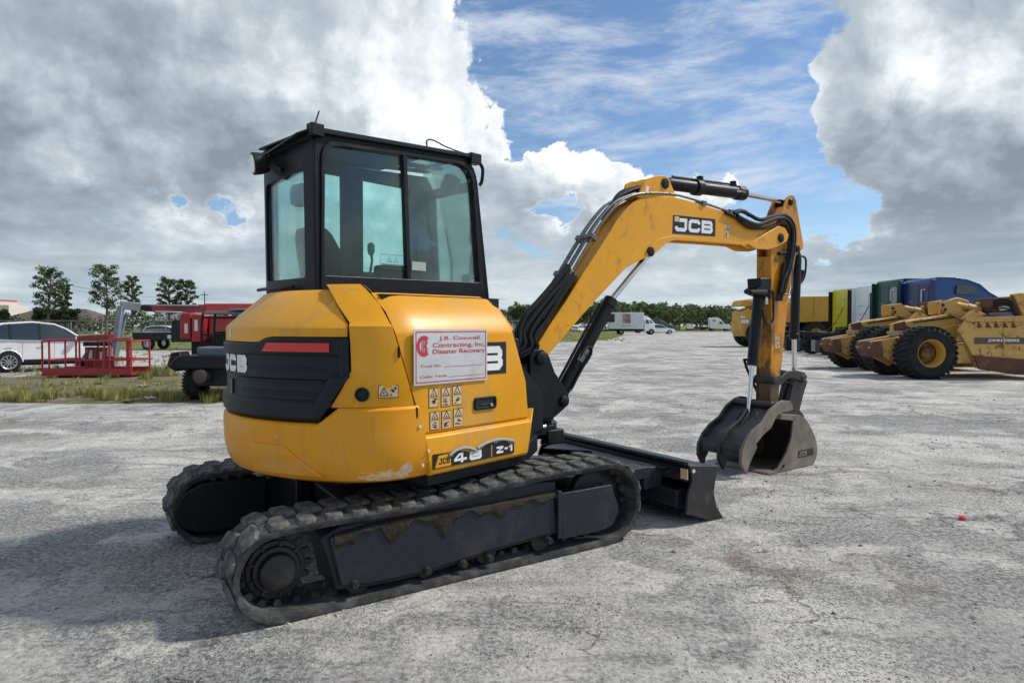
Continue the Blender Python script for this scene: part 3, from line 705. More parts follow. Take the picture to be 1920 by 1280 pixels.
# rear hood (yellow top and band above the grille)
s1 = sfind(651, 0, 1.5); s1t = sfind(623, .25, 1.765)
rows = [(.0, lambda s: gtop(s) + .004, sL, s1), (.0, 1.535, sL, s1), (.012, 1.553, sL, s1), (.13, 1.66, sL, (s1 + s1t) / 2), (.235, 1.752, sL, s1t), (.27, 1.765, sL, s1t), (.60, 1.775, sL, s1t), (.85, 1.775, sL, s1t)]
panel('engine_hood', rows, yel, n=56, th=.03, bevel=.012, seg=3)
# corner panel, slightly proud and higher
def seam(z):   # leading edge of the side door
    return 738 + (797 - 738) * (1.55 - z) / (1.55 - .91) if z < 1.55 else 738 - (738 - 693) * (z - 1.55) / .21
g = .012
rows = [(.004, 1.092, s_r - .10, sfind(seam(1.09), 0, 1.09) - g), (-.012, 1.20, s_r - .03, sfind(seam(1.2), 0, 1.2) - g), (-.012, 1.30, s_r + .02, sfind(seam(1.3), 0, 1.3) - g), (-.012, 1.45, s_r + .015, sfind(seam(1.45), 0, 1.45) - g), (-.010, 1.545, s1 + .012, sfind(seam(1.545), 0, 1.545) - g),
        (.01, 1.565, s1 + .012, sfind(seam(1.565), 0, 1.565) - g), (.11, 1.67, (s1 + s1t) / 2 + .012, sfind(seam(1.66), .12, 1.66) - g), (.20, 1.765, s1t + .012, sfind(688, .22, 1.765) - g), (.25, 1.795, sfind(612, .25, 1.795), sfind(676, .25, 1.79) - g), (.40, 1.80, sfind(600, .30, 1.795), sfind(672, .25, 1.79) - g), (.60, 1.77, s1t - .2, sfind(672, .25, 1.79) - g)]
cp = panel('corner_panel', rows, yel, n=24, th=.03, bevel=.012, seg=3)
mb = MB(); sf = sfind(679, -.01, 1.167); c_ = SP(sf, -.012, 1.167); ax_ = (SP(sf, -.03, 1.167) - c_).normalized()
mb.lathe(c_ - ax_ * .005, ax_, [(0, .040), (.012, .040), (.014, .032), (.004, .028), (.004, .002)], 24); part('filler_plug', mb, blk_pl)
# side door
def drx(z): return .415 - .13 * max(0, z - 1.17) / .33 + (.02 if z < 1.0 else 0)
def row_e(d, z, pl, xr_): return (d, z, sfind(pl, d, z), sx(xr_))
rows = [row_e(.012, .915, 797.5, .43), row_e(.0, .93, 796, .435), row_e(.0, 1.17, seam(1.17), .41), row_e(.0, 1.49, seam(1.49), .285), row_e(.006, 1.515, seam(1.52), .28),
        row_e(.10, 1.63, seam(1.62), .27), row_e(.19, 1.722, 700, .24), row_e(.24, 1.745, 695, .20), row_e(.40, 1.725, 655, .16), row_e(.78, 1.70, 640, .16)]
panel('side_door', rows, yel, n=40, th=.03, bevel=.012, seg=3)
# lower skirt with a lit ledge, cut back at the front
rows = [(.0, .668, sx(-.44), sx(.415)), (-.016, .685, sx(-.44), sx(.415)), (-.02, .87, sx(-.475), sx(.445)), (-.018, .895, sx(-.48), sx(.45)), (.012, .913, sx(-.485), sx(.455))]
panel('lower_skirt', rows, yel, n=24, th=.04, bevel=.006)
mb = MB(); mb.slab([[U.W(.417, -.921, .69), U.W(.49, -.86, .71)], [U.W(.452, -.921, .89), U.W(.545, -.86, .975)]], [[U.W(.40, -.88, .69), U.W(.46, -.82, .71)], [U.W(.43, -.88, .89), U.W(.50, -.82, .975)]]); part('skirt_corner', mb, yel, .006)
mb = MB(); pf = [U.W(*p) for p in ((.275, -.893, 1.49), (.405, -.893, 1.17), (.435, -.893, .93), (.44, -.893, .915))]; pg = [U.W(*p) for p in ((.41, -.80, 1.52), (.50, -.79, 1.17), (.545, -.80, .95), (.545, -.80, .93))]
mb.slab([pf, pg], [[p + Vector((-.02, .03, 0)) for p in pf], [p + Vector((-.03, .02, 0)) for p in pg]]); part('front_corner_trim', mb, blk_pl, .006)
mb = MB(); mb.slab([[U.W(.20, -.69, 1.735), U.W(.36, -.66, 1.715)], [U.W(.285, -.88, 1.515), U.W(.41, -.80, 1.52)]], [[U.W(.18, -.67, 1.70), U.W(.33, -.62, 1.69)], [U.W(.26, -.86, 1.48), U.W(.38, -.78, 1.49)]]); part('hood_corner_panel', mb, yel, .01)
# black core behind the panels, deck and front plates
ring0 = [(plan(s, .11).x, plan(s, .11).y) for s in [-3.0 + 5.0 * k / 50 for k in range(51)] if plan(s, .11).x < .45 or abs(s) < 2]
ring0 = [p for p in ring0 if p[0] < .46]
mb = MB(); mb.prismz(U, ring0, .663, 1.48); part('machine_core', mb, blk_pl)
mb = MB(); mb.box(U, -.62, .36, -.70, -.16, 1.48, 1.735); part('upper_core', mb, blk_pl)
mb = MB(); mb.prismz(U, [(-.4, -.80), (.50, -.80), (.95, -.55), (.98, -.18), (.98, .88), (-.4, .88)], .57, .70); part('turntable_deck', mb, blk, .01)
mb = MB(); mb.box(U, -.42, .42, -.87, -.4, .60, .672); part('underside_plate', mb, blk)
mb = MB(); mb.prism(U, [(.40, .69), (.92, .69), (1.08, .72), (1.08, 1.0), (.62, 1.45), (.40, 1.45)], -.50, -.44); part('post_side_plate', mb, blk, .01)
mb = MB(); mb.prism(U, [(.40, .69), (.92, .69), (1.08, .72), (1.08, 1.0), (.62, 1.45), (.40, 1.45)], -.26, -.20); part('post_side_plate', mb, blk, .01)
mb = MB(); mb.box(U, .42, .46, -.80, -.14, .70, 1.46); part('front_bulkhead', mb, blk, .006)

# ---------------- lettering and decals
def glyph(ch, w, h, t):
    """polygons of the heavy block letters, box w x h, stroke t"""
    c = min(w, h) * .2; m = w * .55; a = h / 2 - t * .42; b = h / 2 + t * .42
    three = [(m, 0), (w - c, 0), (w, c), (w, h / 2 - c * .5), (w - c * .4, h / 2), (w - c * .15, h / 2 + c * .5), (w - c * .15, h - c), (w - c, h), (m, h), (m, h - t), (w - t - c * .1, h - t), (w - t - c * .1, b), (m, b), (m, a), (w - t, a), (w - t, t), (m, t)]
    mir = [(2 * m - x if False else w - x, y) for x, y in three]
    G = {'J': [[(c, 0), (w - c, 0), (w, c), (w, h), (w * .35, h), (w * .35, h - t), (w - t, h - t), (w - t, t), (t, t), (t, h * .38), (0, h * .38), (0, c)]],
         'C': [[(c, 0), (w - c, 0), (w, c), (w, h * .36), (w - t, h * .36), (w - t, t), (t, t), (t, h - t), (w - t, h - t), (w - t, h * .64), (w, h * .64), (w, h - c), (w - c, h), (c, h), (0, h - c), (0, c)]],
         'B': [[(0, 0), (m, 0), (m, t), (t, t), (t, a), (m, a), (m, b), (t, b), (t, h - t), (m, h - t), (m, h), (0, h)], three],
         '8': [[(w - x + 2 * m - w, y) if False else (m * 2 * 0 + (w - x) , y) for x, y in three] , three],
         '4': [[(0, h * .2), (w * .52, h * .2), (w * .52, h * .2 + t * .8), (0, h * .2 + t * .8)], [(w * .52, 0), (w * .52 + t, 0), (w * .52 + t, h), (w * .52, h)], [(w * .52 + t, h * .2), (w, h * .2), (w, h * .2 + t * .8), (w * .52 + t, h * .2 + t * .8)], [(0, h * .2 + t * .8), (t * 1.1, h * .2 + t * .8), (w * .52, h * .84), (w * .52, h), (w * .40, h)]],
         'Z': [[(0, 0), (w, 0), (w, t), (t * 1.5, t), (w, h - t), (w, h), (0, h), (0, h - t), (w - t * 1.5, h - t), (0, t)]],
         '-': [[(0, h * .4), (w, h * .4), (w, h * .4 + t), (0, h * .4 + t)]], '1': [[(w * .45, 0), (w, 0), (w, h), (w * .5, h), (0, h * .78), (0, h * .56), (w * .45, h * .74)]]}
    if ch == '8': G['8'] = [[(w - x, y) for x, y in three] if abs(m * 2 - w) < 1e-9 else [(min(m, w - x) if abs(x - m) > 1e-9 else m, y) for x, y in three], three]
    return G[ch]
def stroke(mb, fn, pl, t_, e):
    P = [Vector(p) for p in pl]; n = len(P); Lf, Rt_ = [], []
    for i, p in enumerate(P):
        d0 = (P[i] - P[i - 1]).normalized() if i else (P[1] - P[0]).normalized(); d1 = (P[i + 1] - P[i]).normalized() if i < n - 1 else d0
        nn = (Vector((-d0.y, d0.x)) + Vector((-d1.y, d1.x))); nn = nn.normalized() if nn.length > .01 else Vector((-d0.y, d0.x))
        c_ = max(.5, nn.dot(Vector((-d0.y, d0.x)))); q = nn * (t_ / 2 / c_)
        Lf.append(p + q); Rt_.append(p - q)
    mb.grid([[fn(p.x, p.y, e) for p in Lf], [fn(p.x, p.y, e) for p in Rt_]])
def letters(s_, fn, u0, w0, lw, lh, gap, t_, m, parent, e=.003, name='lettering', tt=1.0):
    mb = MB(); u = u0
    for ch in s_:
        w_ = lw * (.5 if ch in '-1' else 1)
        for pg in glyph(ch, w_, lh, t_): mb.add([fn(u + a, w0 + b, e) for a, b in pg], [tuple(range(len(pg)))])
        u += w_ + gap
    return part(name, mb, m, smooth=False, parent=parent, recalc=False)
def plate(fn, u0, u1, w0, w1, m, name, e0=-.004, e1=.001, parent=None, n=1, r=0, label=None):
    mb = MB()
    rows = [[[fn(u0 + (u1 - u0) * k / n, w, e) for k in range(n + 1)] for w in (w0, w1)] for e in (e1, e0)]
    mb.slab(rows[0], rows[1]); return part(name, mb, m, smooth=False, parent=parent, label=label)
def fside(x, z, t): return U.W(x, -.907 - t, z)
def tri(mb, fn, u, w, s_, e):
    stroke(mb, fn, [(u, w), (u + s_, w), (u + s_ / 2, w + s_ * .9), (u, w)], s_ * .10, e)
def warn(fn, u, w, du, dw, n, name='warning_decal', pic=None):
    """tan safety decal: a thin dark border, triangle and small figure"""
    b = plate(fn, u, u + du, w, w + dw, dec_blk, name, e0=-.004, e1=.0005)
    mb = MB(); i_ = .0035; mb.add([fn(u + a, w + c_, .0012) for a, c_ in ((i_, i_), (du - i_, i_), (du - i_, dw - i_), (i_, dw - i_))], [(0, 1, 2, 3)])
    part('decal_field', mb, dec_tan, smooth=False, parent=b, recalc=False)
    mb = MB(); rnd = random.Random(n)
    if dw > du:
        s_ = du * .66; tri(mb, fn, u + du * .17, w + dw * .58, s_, .0018)
        bx = [(u + du * .44, w + dw * .63, du * .10, dw * .10)]
        for _ in range(6): bx.append((u + du * rnd.uniform(.18, .55), w + dw * rnd.uniform(.08, .40), du * rnd.uniform(.12, .34), dw * rnd.uniform(.03, .08)))
        mb.add([fn(u + du * a, w + dw * .52, .0018) for a in (.08, .92)] + [fn(u + du * a, w + dw * .505, .0018) for a in (.92, .08)], [(0, 1, 2, 3)])
    else:
        s_ = dw * .66; tri(mb, fn, u + du * .08, w + dw * .18, s_, .0018); bx = [(u + du * .24, w + dw * .3, du * .06, dw * .14)]
        for _ in range(6): bx.append((u + du * rnd.uniform(.56, .8), w + dw * rnd.uniform(.15, .65), du * rnd.uniform(.03, .14), dw * rnd.uniform(.08, .25)))
    for k, (a, c_, p, q) in enumerate(bx): mb.add([fn(a, c_, .0019 + k * 2e-5), fn(a + p, c_, .0019 + k * 2e-5), fn(a + p, c_ + q, .0019 + k * 2e-5), fn(a, c_ + q, .0019 + k * 2e-5)], [(0, 1, 2, 3)])
    part('decal_symbols', mb, dec_blk, smooth=False, parent=b, recalc=False); return b
for i, (px, py) in enumerate(((804, 765), (827, 763), (848, 760), (806, 807), (828, 805), (850, 801))):
    x0, z0 = U.vp(-.907, px, py); x1, z1 = U.vp(-.907, px + 18, py - 38 + i // 3 * 1); warn(fside, x0, z0, x1 - x0, z1 - z0, i)
# decal on the corner panel
def fcorner(u, z, t): return SP(u, -.013 - t, z)
sA_ = sfind(709, -.012, 1.17); sB_ = sfind(747, -.012, 1.17)
warn(fcorner, sA_, 1.145, sB_ - sA_, .072, 11)
# maker's name plate half hidden by the sheet sign
x0, z0 = U.vp(-.907, 773, 712); x1, z1 = U.vp(-.907, 948, 640)
x2 = U.vp(-.907, 949, 669)[0]
jp = plate(fside, x0 + .01, x2, 1.238, 1.443, dec_blk, 'name_decal', e0=-.004, e1=.001)
letters('JCB', fside, x2 - .70, 1.262, .205, .155, .025, .044, white, jp, e=.0025)
for px, py in ((787, 800), (792, 872), (803, 845)):
    x, z = U.vp(-.93, px, py); mb = MB(); s_ = sfind(px, -.02, z); c_ = SP(s_, -.024, z); ax_ = (SP(s_, -.05, z) - c_).normalized(); mb.cyl(c_ - ax_ * .008, c_ + ax_ * .004, .009, n=8); part('panel_bolt', mb, lamp)
for z_ in (1.05, 1.40):
    s_ = sfind(seam(z_), 0, z_) - .018; c_ = SP(s_, -.014, z_); mb = MB(); mb.cyl(c_ + Vector((0, 0, -.03)), c_ + Vector((0, 0, .03)), .007, n=8); part('door_hinge', mb, blk_pl)
# sheet sign fixed over it
x0, z0 = U.vp(-.92, 777, 721); x1, z1 = U.vp(-.92, 914, 618)
def fsign(x, z, t): return U.W(x, -.916 - t, z)
zt_, zb_ = 1.527, 1.205; W_ = x1 - x0; Hs = zt_ - zb_
sp = plate(fsign, x0, x1, zb_, zt_, sign_w, 'sheet_sign', e0=-.004, e1=.001, label='grey-white rectangular sheet sign with red border and red lettering')
mb = MB()
for a, b, c_, d in ((.012, W_ - .012, .012, .018), (.012, W_ - .012, Hs - .018, Hs - .012), (.012, .018, .012, Hs - .012), (W_ - .018, W_ - .012, .012, Hs - .012)):
    mb.add([fsign(x0 + p, zb_ + q, .002) for p, q in ((a, c_), (b, c_), (b, d), (a, d))], [(0, 1, 2, 3)])
part('sign_border', mb, sign_r, smooth=False, parent=sp, recalc=False)
def tx(s_, a, b, c_, d, off=.0, m=sign_r): return text(s_, fsign, x0 + W_ * a, zb_ + Hs * b, W_ * (c_ - a), Hs * (d - b), m, sp, off=off, ext=.0022)
tx('J.B. Coxwell', .32, .785, .885, .875, .012); tx('Contracting, Inc.', .235, .645, .965, .755, .012); tx('Disaster Recovery', .235, .53, .965, .635, .018)
tx('Truck No.', .075, .315, .35, .365, .004); tx('Cubic Yards', .075, .125, .42, .175, .004)
for a, b, c_ in ((.38, .94, .305), (.44, .94, .115)):
    mb = MB(); mb.add([fsign(x0 + W_ * p, zb_ + Hs * q, .0022) for p, q in ((a, c_), (b, c_), (b, c_ + .007), (a, c_ + .007))], [(0, 1, 2, 3)]); part('writing_line', mb, sign_r, smooth=False, parent=sp, recalc=False)
mb = MB(); pl = [(x0 + W_ * (.125 + .075 * cos(radians(a))), zb_ + Hs * (.70 + .155 * sin(radians(a)))) for a in range(50, 311, 20)]; stroke(mb, fsign, pl, .022, .0023); part('emblem_ring', mb, sign_r, smooth=False, parent=sp, recalc=False)
for dx in (-.022, 0, .022):
    mb = MB(); stroke(mb, fsign, [(x0 + W_ * (.122 + dx), zb_ + Hs * .58), (x0 + W_ * (.122 + dx), zb_ + Hs * .82)], .007, .0025); part('emblem_bar', mb, sign_r, smooth=False, parent=sp, recalc=False)
for zc in (.76, .64):
    mb = MB(); stroke(mb, fsign, [(x0 + W_ * .12, zb_ + Hs * (zc + .06)), (x0 + W_ * .15, zb_ + Hs * (zc + .05)), (x0 + W_ * .165, zb_ + Hs * zc), (x0 + W_ * .15, zb_ + Hs * (zc - .05)), (x0 + W_ * .12, zb_ + Hs * (zc - .06))], .007, .0027); part('emblem_loop', mb, sign_r, smooth=False, parent=sp, recalc=False)
# torn model decal on the skirt
def fsk(x, z, t): return U.W(x, -.9275 - t, z)
xa, xb = U.vp(-.928, 812, 860)[0], U.vp(-.928, 964, 835)[0]; wz = xb - xa
top = [(0, .795), (.18, .79), (.30, .80), (.42, .765), (.50, .77), (.58, .795), (.75, .80), (1, .797)]
mb = MB(); pts = [(xa + wz * a, z) for a, z in top]; bot = [(xb, .706), (xa, .706)]
mb.prism(Fr(C0, 47), pts + bot, -.9285, -.925); md = part('model_decal', mb, dec_blk, smooth=False)
mb = MB(); mb.add([fsk(xa + wz * a, z, .0016) for a, z in ((.02, .712), (.20, .712), (.19, .785), (.06, .782))], [(0, 1, 2, 3)]); part('decal_field', mb, yel, smooth=False, parent=md, recalc=False)
letters('JCB', fsk, xa + wz * .06, .728, .026, .036, .005, .008, dec_blk, md, e=.0022)
letters('48', fsk, xa + wz * .235, .716, .105, .060, .022, .019, white, md, e=.0022)
mb = MB(); mb.add([fsk(xa + wz * a, z, .0022) for a, z in ((.69, .712), (.70, .712), (.70, .79), (.69, .79))], [(0, 1, 2, 3)]); part('decal_line', mb, yel, smooth=False, parent=md, recalc=False)
letters('Z-1', fsk, xa + wz * .76, .724, .062, .044, .012, .013, white, md, e=.0022)
curlm = mat('peeled_backing', (.30, .29, .26), .6)
for a, b in ((.17, .49), (.50, .99)):
    rows = []
    for k in range(9):
        u = a + (b - a) * k / 8; zz = .772 + .030 * sin(pi * k / 8) + (.012 if a > .4 else 0)
        rows.append([fsk(xa + wz * u, zz + .008, .001), fsk(xa + wz * u, zz + .014, .010), fsk(xa + wz * u, zz, .017), fsk(xa + wz * u, zz - .010 - .01 * sin(k * 2), .008)])
    mb = MB(); mb.grid(rows); part('peeled_edge', mb, curlm, parent=md, recalc=False)
# door handle
hx0, hz0 = U.vp(-.91, 889, 771); hx1, hz1 = U.vp(-.91, 930, 740)
q = rrect([(hx0, hz0 + .004), (hx1, hz0 + .004), (hx1, hz1 - .004), (hx0, hz1 - .004)], .022)
qi = rrect([(hx0 + .015, hz0 + .022), (hx1 - .015, hz0 + .022), (hx1 - .015, hz1 - .02), (hx0 + .015, hz1 - .02)], .014)
mb = MB(); mb.ring(lambda u, w, t: U.W(u, t, w), q, qi, -.918, -.895); dh = part('door_handle', mb, blk_pl, .003)
mb = MB(); mb.prism(U, qi, -.909, -.90); part('handle_recess', mb, dec_blk, parent=dh)
mb = MB(); mb.box(U, hx0 + .05, hx1 - .05, -.916, -.905, hz0 + .04, hz1 - .06); part('handle_paddle', mb, blk_pl, .004, parent=dh)
lx, lz = U.vp(-.92, 922, 758); mb = MB(); mb.cyl(U.W(lx, -.922, lz), U.W(lx, -.905, lz), .011, n=12); part('handle_lock', mb, chrome, parent=dh)
# maker's name wrapped on the tail
def ftail(u, z, t): return SP(u, .0 - t, z)
s0_ = sfind(467, 0, 1.32)
letters('JCB', ftail, s0_ - .45, 1.268, .132, .105, .018, .036, white, EX, e=.004)
mb = MB(); s_ = sfind(434, 0, 1.46); mb.slab([[SP(s_ - .04, -.004, 1.47), SP(s_, -.004, 1.47)], [SP(s_ - .04, -.004, 1.53), SP(s_, -.004, 1.53)]], [[SP(s_ - .04, .01, 1.47), SP(s_, .01, 1.47)], [SP(s_ - .04, .01, 1.53), SP(s_, .01, 1.53)]]); part('tail_sticker', mb, lamp, smooth=False)
mb = MB(); s_ = sfind(437, .0, 1.17); mb.slab([[SP(s_ - .05, -.006, 1.12), SP(s_, -.006, 1.12)], [SP(s_ - .05, -.006, 1.22), SP(s_, -.006, 1.22)]], [[SP(s_ - .05, .02, 1.12), SP(s_, .02, 1.12)], [SP(s_ - .05, .02, 1.22), SP(s_, .02, 1.22)]]); part('grille_latch', mb, dec_blk, .004)
# ---------------- cab
CY0, CY1 = -.10, .56
def cr_(u, w, t): return U.W(u, t, w)
XR, XF = -.69, .88
outer = rrect([(-.69, 1.62), (.89, 1.62), (.71, 2.875), (-.70, 2.785)], [.02, .02, .20, .08], 7)
hole = rrect([(-.645, 1.868), (.750, 1.888), (.665, 2.805), (-.632, 2.715)], [.02, .02, .17, .12], 7)
mb = MB(); mb.ring(cr_, outer, hole, CY0, CY0 + .055); part('cab_side_frame', mb, blk, .008)
outer2 = rrect([(-.665, 1.73), (.79, 1.745), (.69, 2.835), (-.655, 2.745)], [.05, .05, .19, .13], 7)
hole2 = rrect([(-.643, 1.872), (.748, 1.892), (.663, 2.802), (-.630, 2.712)], [.02, .02, .17, .12], 7)
mb = MB(); mb.ring(cr_, outer2, hole2, CY0 - .014, CY0 - .002); part('window_frame', mb, blk, .004)
mb = MB(); mb.prism(U, hole, CY0 + .014, CY0 + .020); gl_ = part('side_window', mb, cabglass, smooth=False)
xd, zd = U.vp(CY0, 757, 290); xd2, zd2 = U.vp(CY0, 765, 525)
mb = MB(); mb.prism(U, [(xd - .012, 2.79), (xd2 - .012, 1.87), (xd2 + .018, 1.87), (xd + .018, 2.79)], CY0 - .012, CY0 + .03); part('window_divider', mb, blk)
for (a, b, c_, d) in ((715, 480, 762, 501),):
    u0, w0 = U.vp(CY0, a, d); u1, w1 = U.vp(CY0, c_, b); mb = MB()
    stroke(mb, lambda u, w, t: U.W(u, CY0 + .012 - t, w), [(u0, w0), (u1, w0), (u1, w1), (u0, w1), (u0, w0)], .003, 0)
    for k in (.28, .55): tri(mb, lambda u, w, t: U.W(u, CY0 + .012 - t, w), u0 + (u1 - u0) * k, w0 + (w1 - w0) * .45, .035, .0003)
    stroke(mb, lambda u, w, t: U.W(u, CY0 + .012 - t, w), [(u0 + .01, w0 + .022), (u1 - .01, w0 + .022)], .012, .0002)
    part('glass_decal', mb, mat('decal_grey', (.10, .13, .12), .6), smooth=False, parent=gl_, recalc=False)
u0, w0 = U.vp(CY0, 774, 506); u1, w1 = U.vp(CY0, 800, 492); mb = MB(); mb.add([U.W(a, CY0 + .010, b) for a, b in ((u0, w0), (u1, w0), (u1, w1), (u0, w1))], [(0, 1, 2, 3)]); part('glass_sticker', mb, mat('sticker_grey', (.42, .45, .42), .6), smooth=False, parent=gl_, recalc=False)
# left wall (far side): door window and quarter window
yl = CY1
wd = [U.vp(yl, *p) for p in ((675, 530), (757, 525), (757, 372), (745, 348), (668, 338))]
wq = [U.vp(yl, *p) for p in ((600, 500), (637, 485), (634, 331), (600, 328))]
xa_, xb_ = wq[0][0], wq[1][0]; xc_, xd_ = wd[0][0], wd[1][0]; ztop = wd[4][1]
zw = [1.62, 1.86, ztop + .01, 2.84]
mb = MB()
mb.box(U, XR, .86, yl - .05, yl, 1.62, 1.86); part('far_side_sill', mb, inner, .004)
mb = MB(); mb.prism(U, [(XR, ztop), (.82, ztop), (.72, 2.82), (XR, 2.74)], yl - .05, yl); part('far_side_header', mb, inner, .004)
mb = MB(); mb.box(U, XR, XR + .06, yl - .05, yl, 1.86, ztop); part('rear_pillar', mb, inner, .004)
mb = MB(); mb.box(U, xb_ + .0, xc_, yl - .05, yl, 1.86, ztop); part('door_pillar', mb, inner, .004)
mb = MB(); mb.prism(U, [(xd_, 1.86), (.87, 1.86), (.82, ztop), (xd_ + .04, ztop), (xd_, ztop - .12)], yl - .05, yl); part('front_pillar', mb, inner, .004)
mb = MB(); mb.box(U, XR, .85, yl - .03, yl - .024, 1.86, ztop); part('door_glass', mb, cabglass2, smooth=False)
# rear wall
ya, za = U.xp(XR, 508, 509); 
rw_o = [(CY1, 1.62), (CY0 + .005, 1.62), (CY0 + .005, 2.79), (CY1, 2.74)]
def rearW(u, w, t): return U.W(XR + t - .03 * sin(pi * max(0, min(1, (u - CY0) / (CY1 - CY0)))) - .012 * (w - 1.7), u, w)
ho = rrect([(CY1, 1.62), (CY0 + .005, 1.62), (CY0 + .005, 2.74), (CY1, 2.71)], [.06, .01, .01, .08], 6)
hi = rrect([(CY1 - .03, 1.86), (CY0 + .10, 1.86), (CY0 + .10, 2.56), (CY1 - .03, 2.52)], [.03, .03, .04, .04], 6)
mb = MB(); mb.ring(rearW, ho, hi, -.01, .04); part('cab_rear_frame', mb, blk, .006)
mb = MB(); n_ = 8
mb.slab([[rearW(CY1 - .02 - (CY1 - CY0 - .11) * k / n_, w, .01) for k in range(n_ + 1)] for w in (1.85, 2.57)], [[rearW(CY1 - .02 - (CY1 - CY0 - .11) * k / n_, w, .016) for k in range(n_ + 1)] for w in (1.85, 2.57)]); part('rear_window', mb, cabglass, smooth=False)
mb = MB(); mb.tube(spl([rearW(.62, 1.80, -.04), rearW(.5, 1.80, -.05), rearW(.2, 1.80, -.05), rearW(.08, 1.80, -.04)]), .012); part('rear_rail', mb, blk)
# front wall and sloping top glass
def frontW(u, w, t): return U.W(.885 - (w - 1.62) * .150 - t, u, w)
ho = rrect([(CY0, 1.62), (CY1, 1.62), (CY1, 2.69), (CY0, 2.69)], .03, 5); hi = rrect([(CY0 + .06, 1.86), (CY1 - .05, 1.86), (CY1 - .05, 2.62), (CY0 + .06, 2.62)], .04, 5)
mb = MB(); mb.ring(frontW, ho, hi, 0, .045); wf = part('windscreen_frame', mb, blk, .005)
mb = MB(); mb.slab([[frontW(CY0 + .05, 1.85, .02), frontW(CY1 - .04, 1.85, .02)], [frontW(CY0 + .05, 2.63, .02), frontW(CY1 - .04, 2.63, .02)]], [[frontW(CY0 + .05, 1.85, .026), frontW(CY1 - .04, 1.85, .026)], [frontW(CY0 + .05, 2.63, .026), frontW(CY1 - .04, 2.63, .026)]]); part('windscreen', mb, cabglass2, smooth=False)
mb = MB(); mb.tube([frontW(.36, 1.87, -.015), frontW(.33, 2.1, -.03), frontW(.35, 2.38, -.02)], .010); part('wiper', mb, blk, parent=wf)
mb = MB(); mb.slab([[frontW(CY0 + .03, 2.69, .01), frontW(CY1 - .03, 2.69, .01)], [U.W(.70, CY0 + .03, 2.86), U.W(.70, CY1 - .03, 2.86)]], [[frontW(CY0 + .03, 2.69, .016), frontW(CY1 - .03, 2.69, .016)], [U.W(.694, CY0 + .03, 2.86), U.W(.694, CY1 - .03, 2.86)]]); part('upper_windscreen', mb, cabglass2, smooth=False)
# roof
mb = MB(); rq = [(XR - .02, 2.74), (.26, 2.80), (.30, 2.84), (XR - .02, 2.775)]
mb.prism(U, rq, CY0 + .02, CY1 - .02); part('cab_roof', mb, inner, .006)
mb = MB()
for y_ in (CY0 + .07, .30, CY1 - .09): mb.prism(U, [(.27, 2.81), (.72, 2.845), (.72, 2.87), (.28, 2.84)], y_, y_ + .035)
mb.prism(U, [(.56, 2.835), (.60, 2.838), (.60, 2.865), (.56, 2.862)], CY0 + .05, CY1 - .05); part('roof_window_bars', mb, blk)
mb = MB(); mb.prism(U, [(.27, 2.825), (.72, 2.855), (.72, 2.861), (.27, 2.831)], CY0 + .04, CY1 - .04); part('roof_window', mb, cabglass2, smooth=False)
zr1, zr2 = 2.865, 2.925
mb = MB(); mb.prism(U, [(-.72, 2.765), (.70, 2.862), (.71, 2.892), (-.72, 2.80)], CY0 - .035, CY0 + .06); part('roof_side_rail', mb, blk, .005)
mb = MB(); mb.prism(U, [(-.74, 2.775), (.28, 2.842), (.28, 2.857), (-.74, 2.79)], CY0 + .06, CY1 + .02); part('roof_plate', mb, blk, .004)
mb = MB(); mb.slab([[U.W(-.72, CY0 - .02, 2.80), U.W(-.72, CY1 + .04, 2.76)], [U.W(-.80, CY0 + .05, 2.76), U.W(-.78, CY1 + .02, 2.69)]], [[U.W(-.72, CY0 - .02, 2.785), U.W(-.72, CY1 + .04, 2.745)], [U.W(-.80, CY0 + .05, 2.745), U.W(-.78, CY1 + .02, 2.675)]]); part('rear_visor', mb, blk, .003)
mb = MB(); mb.box(U, -.74, -.65, CY0 - .04, CY0 + .03, 2.745, 2.825); part('roof_bracket', mb, blk, .006)
mb = MB(); mb.box(U, .63, .74, CY0 - .045, CY0 + .03, 2.82, 2.90); part('roof_bracket', mb, blk, .006)
mb = MB(); mb.tube([U.W(-.70, CY0, 2.81), U.W(-.665, CY0, 2.915)], .005); part('antenna', mb, blk)
mb = MB(); mb.tube(spl([U.W(.22, CY0, 2.86), U.W(.22, CY0, 2.91), U.W(.28, CY0, 2.925), U.W(.42, CY0, 2.90), U.W(.64, CY0, 2.885)]), .006); part('roof_cable', mb, hose)
mb = MB(); mb.tube(spl([U.W(.70, CY0 - .02, 2.86), U.W(.76, CY0 - .03, 2.80), U.W(.755, CY0 - .03, 2.70), U.W(.74, CY0 - .02, 2.66)]), .014); part('front_bracket', mb, blk)
# work lamp on the rear corner
lc = rearW(.42, 2.645, -.08); mb = MB(); ba = (U.W(-1, .25, -.15) - U.W(0, 0, 0)).normalized()
mb.lathe(lc, ba, [(-.06, .03), (-.05, .055), (.0, .072), (.05, .076), (.055, .070)], 20); wl = part('work_lamp', mb, blk_pl)
mb = MB(); mb.lathe(lc + ba * .052, ba, [(0, .064), (.006, .060)], 20); part('lamp_lens', mb, lamp, parent=wl)
mb = MB(); mb.tube([lc, rearW(.34, 2.62, -.03), rearW(.26, 2.59, -.0)], .016); part('lamp_bracket', mb, blk, parent=wl)
# cab base
mb = MB(); mb.prism(U, [(-.66, .68), (.90, .68), (.92, 1.0), (.895, 1.62), (-.66, 1.62)], CY0 + .02, CY1 + .10); part('cab_base', mb, blk, .01)
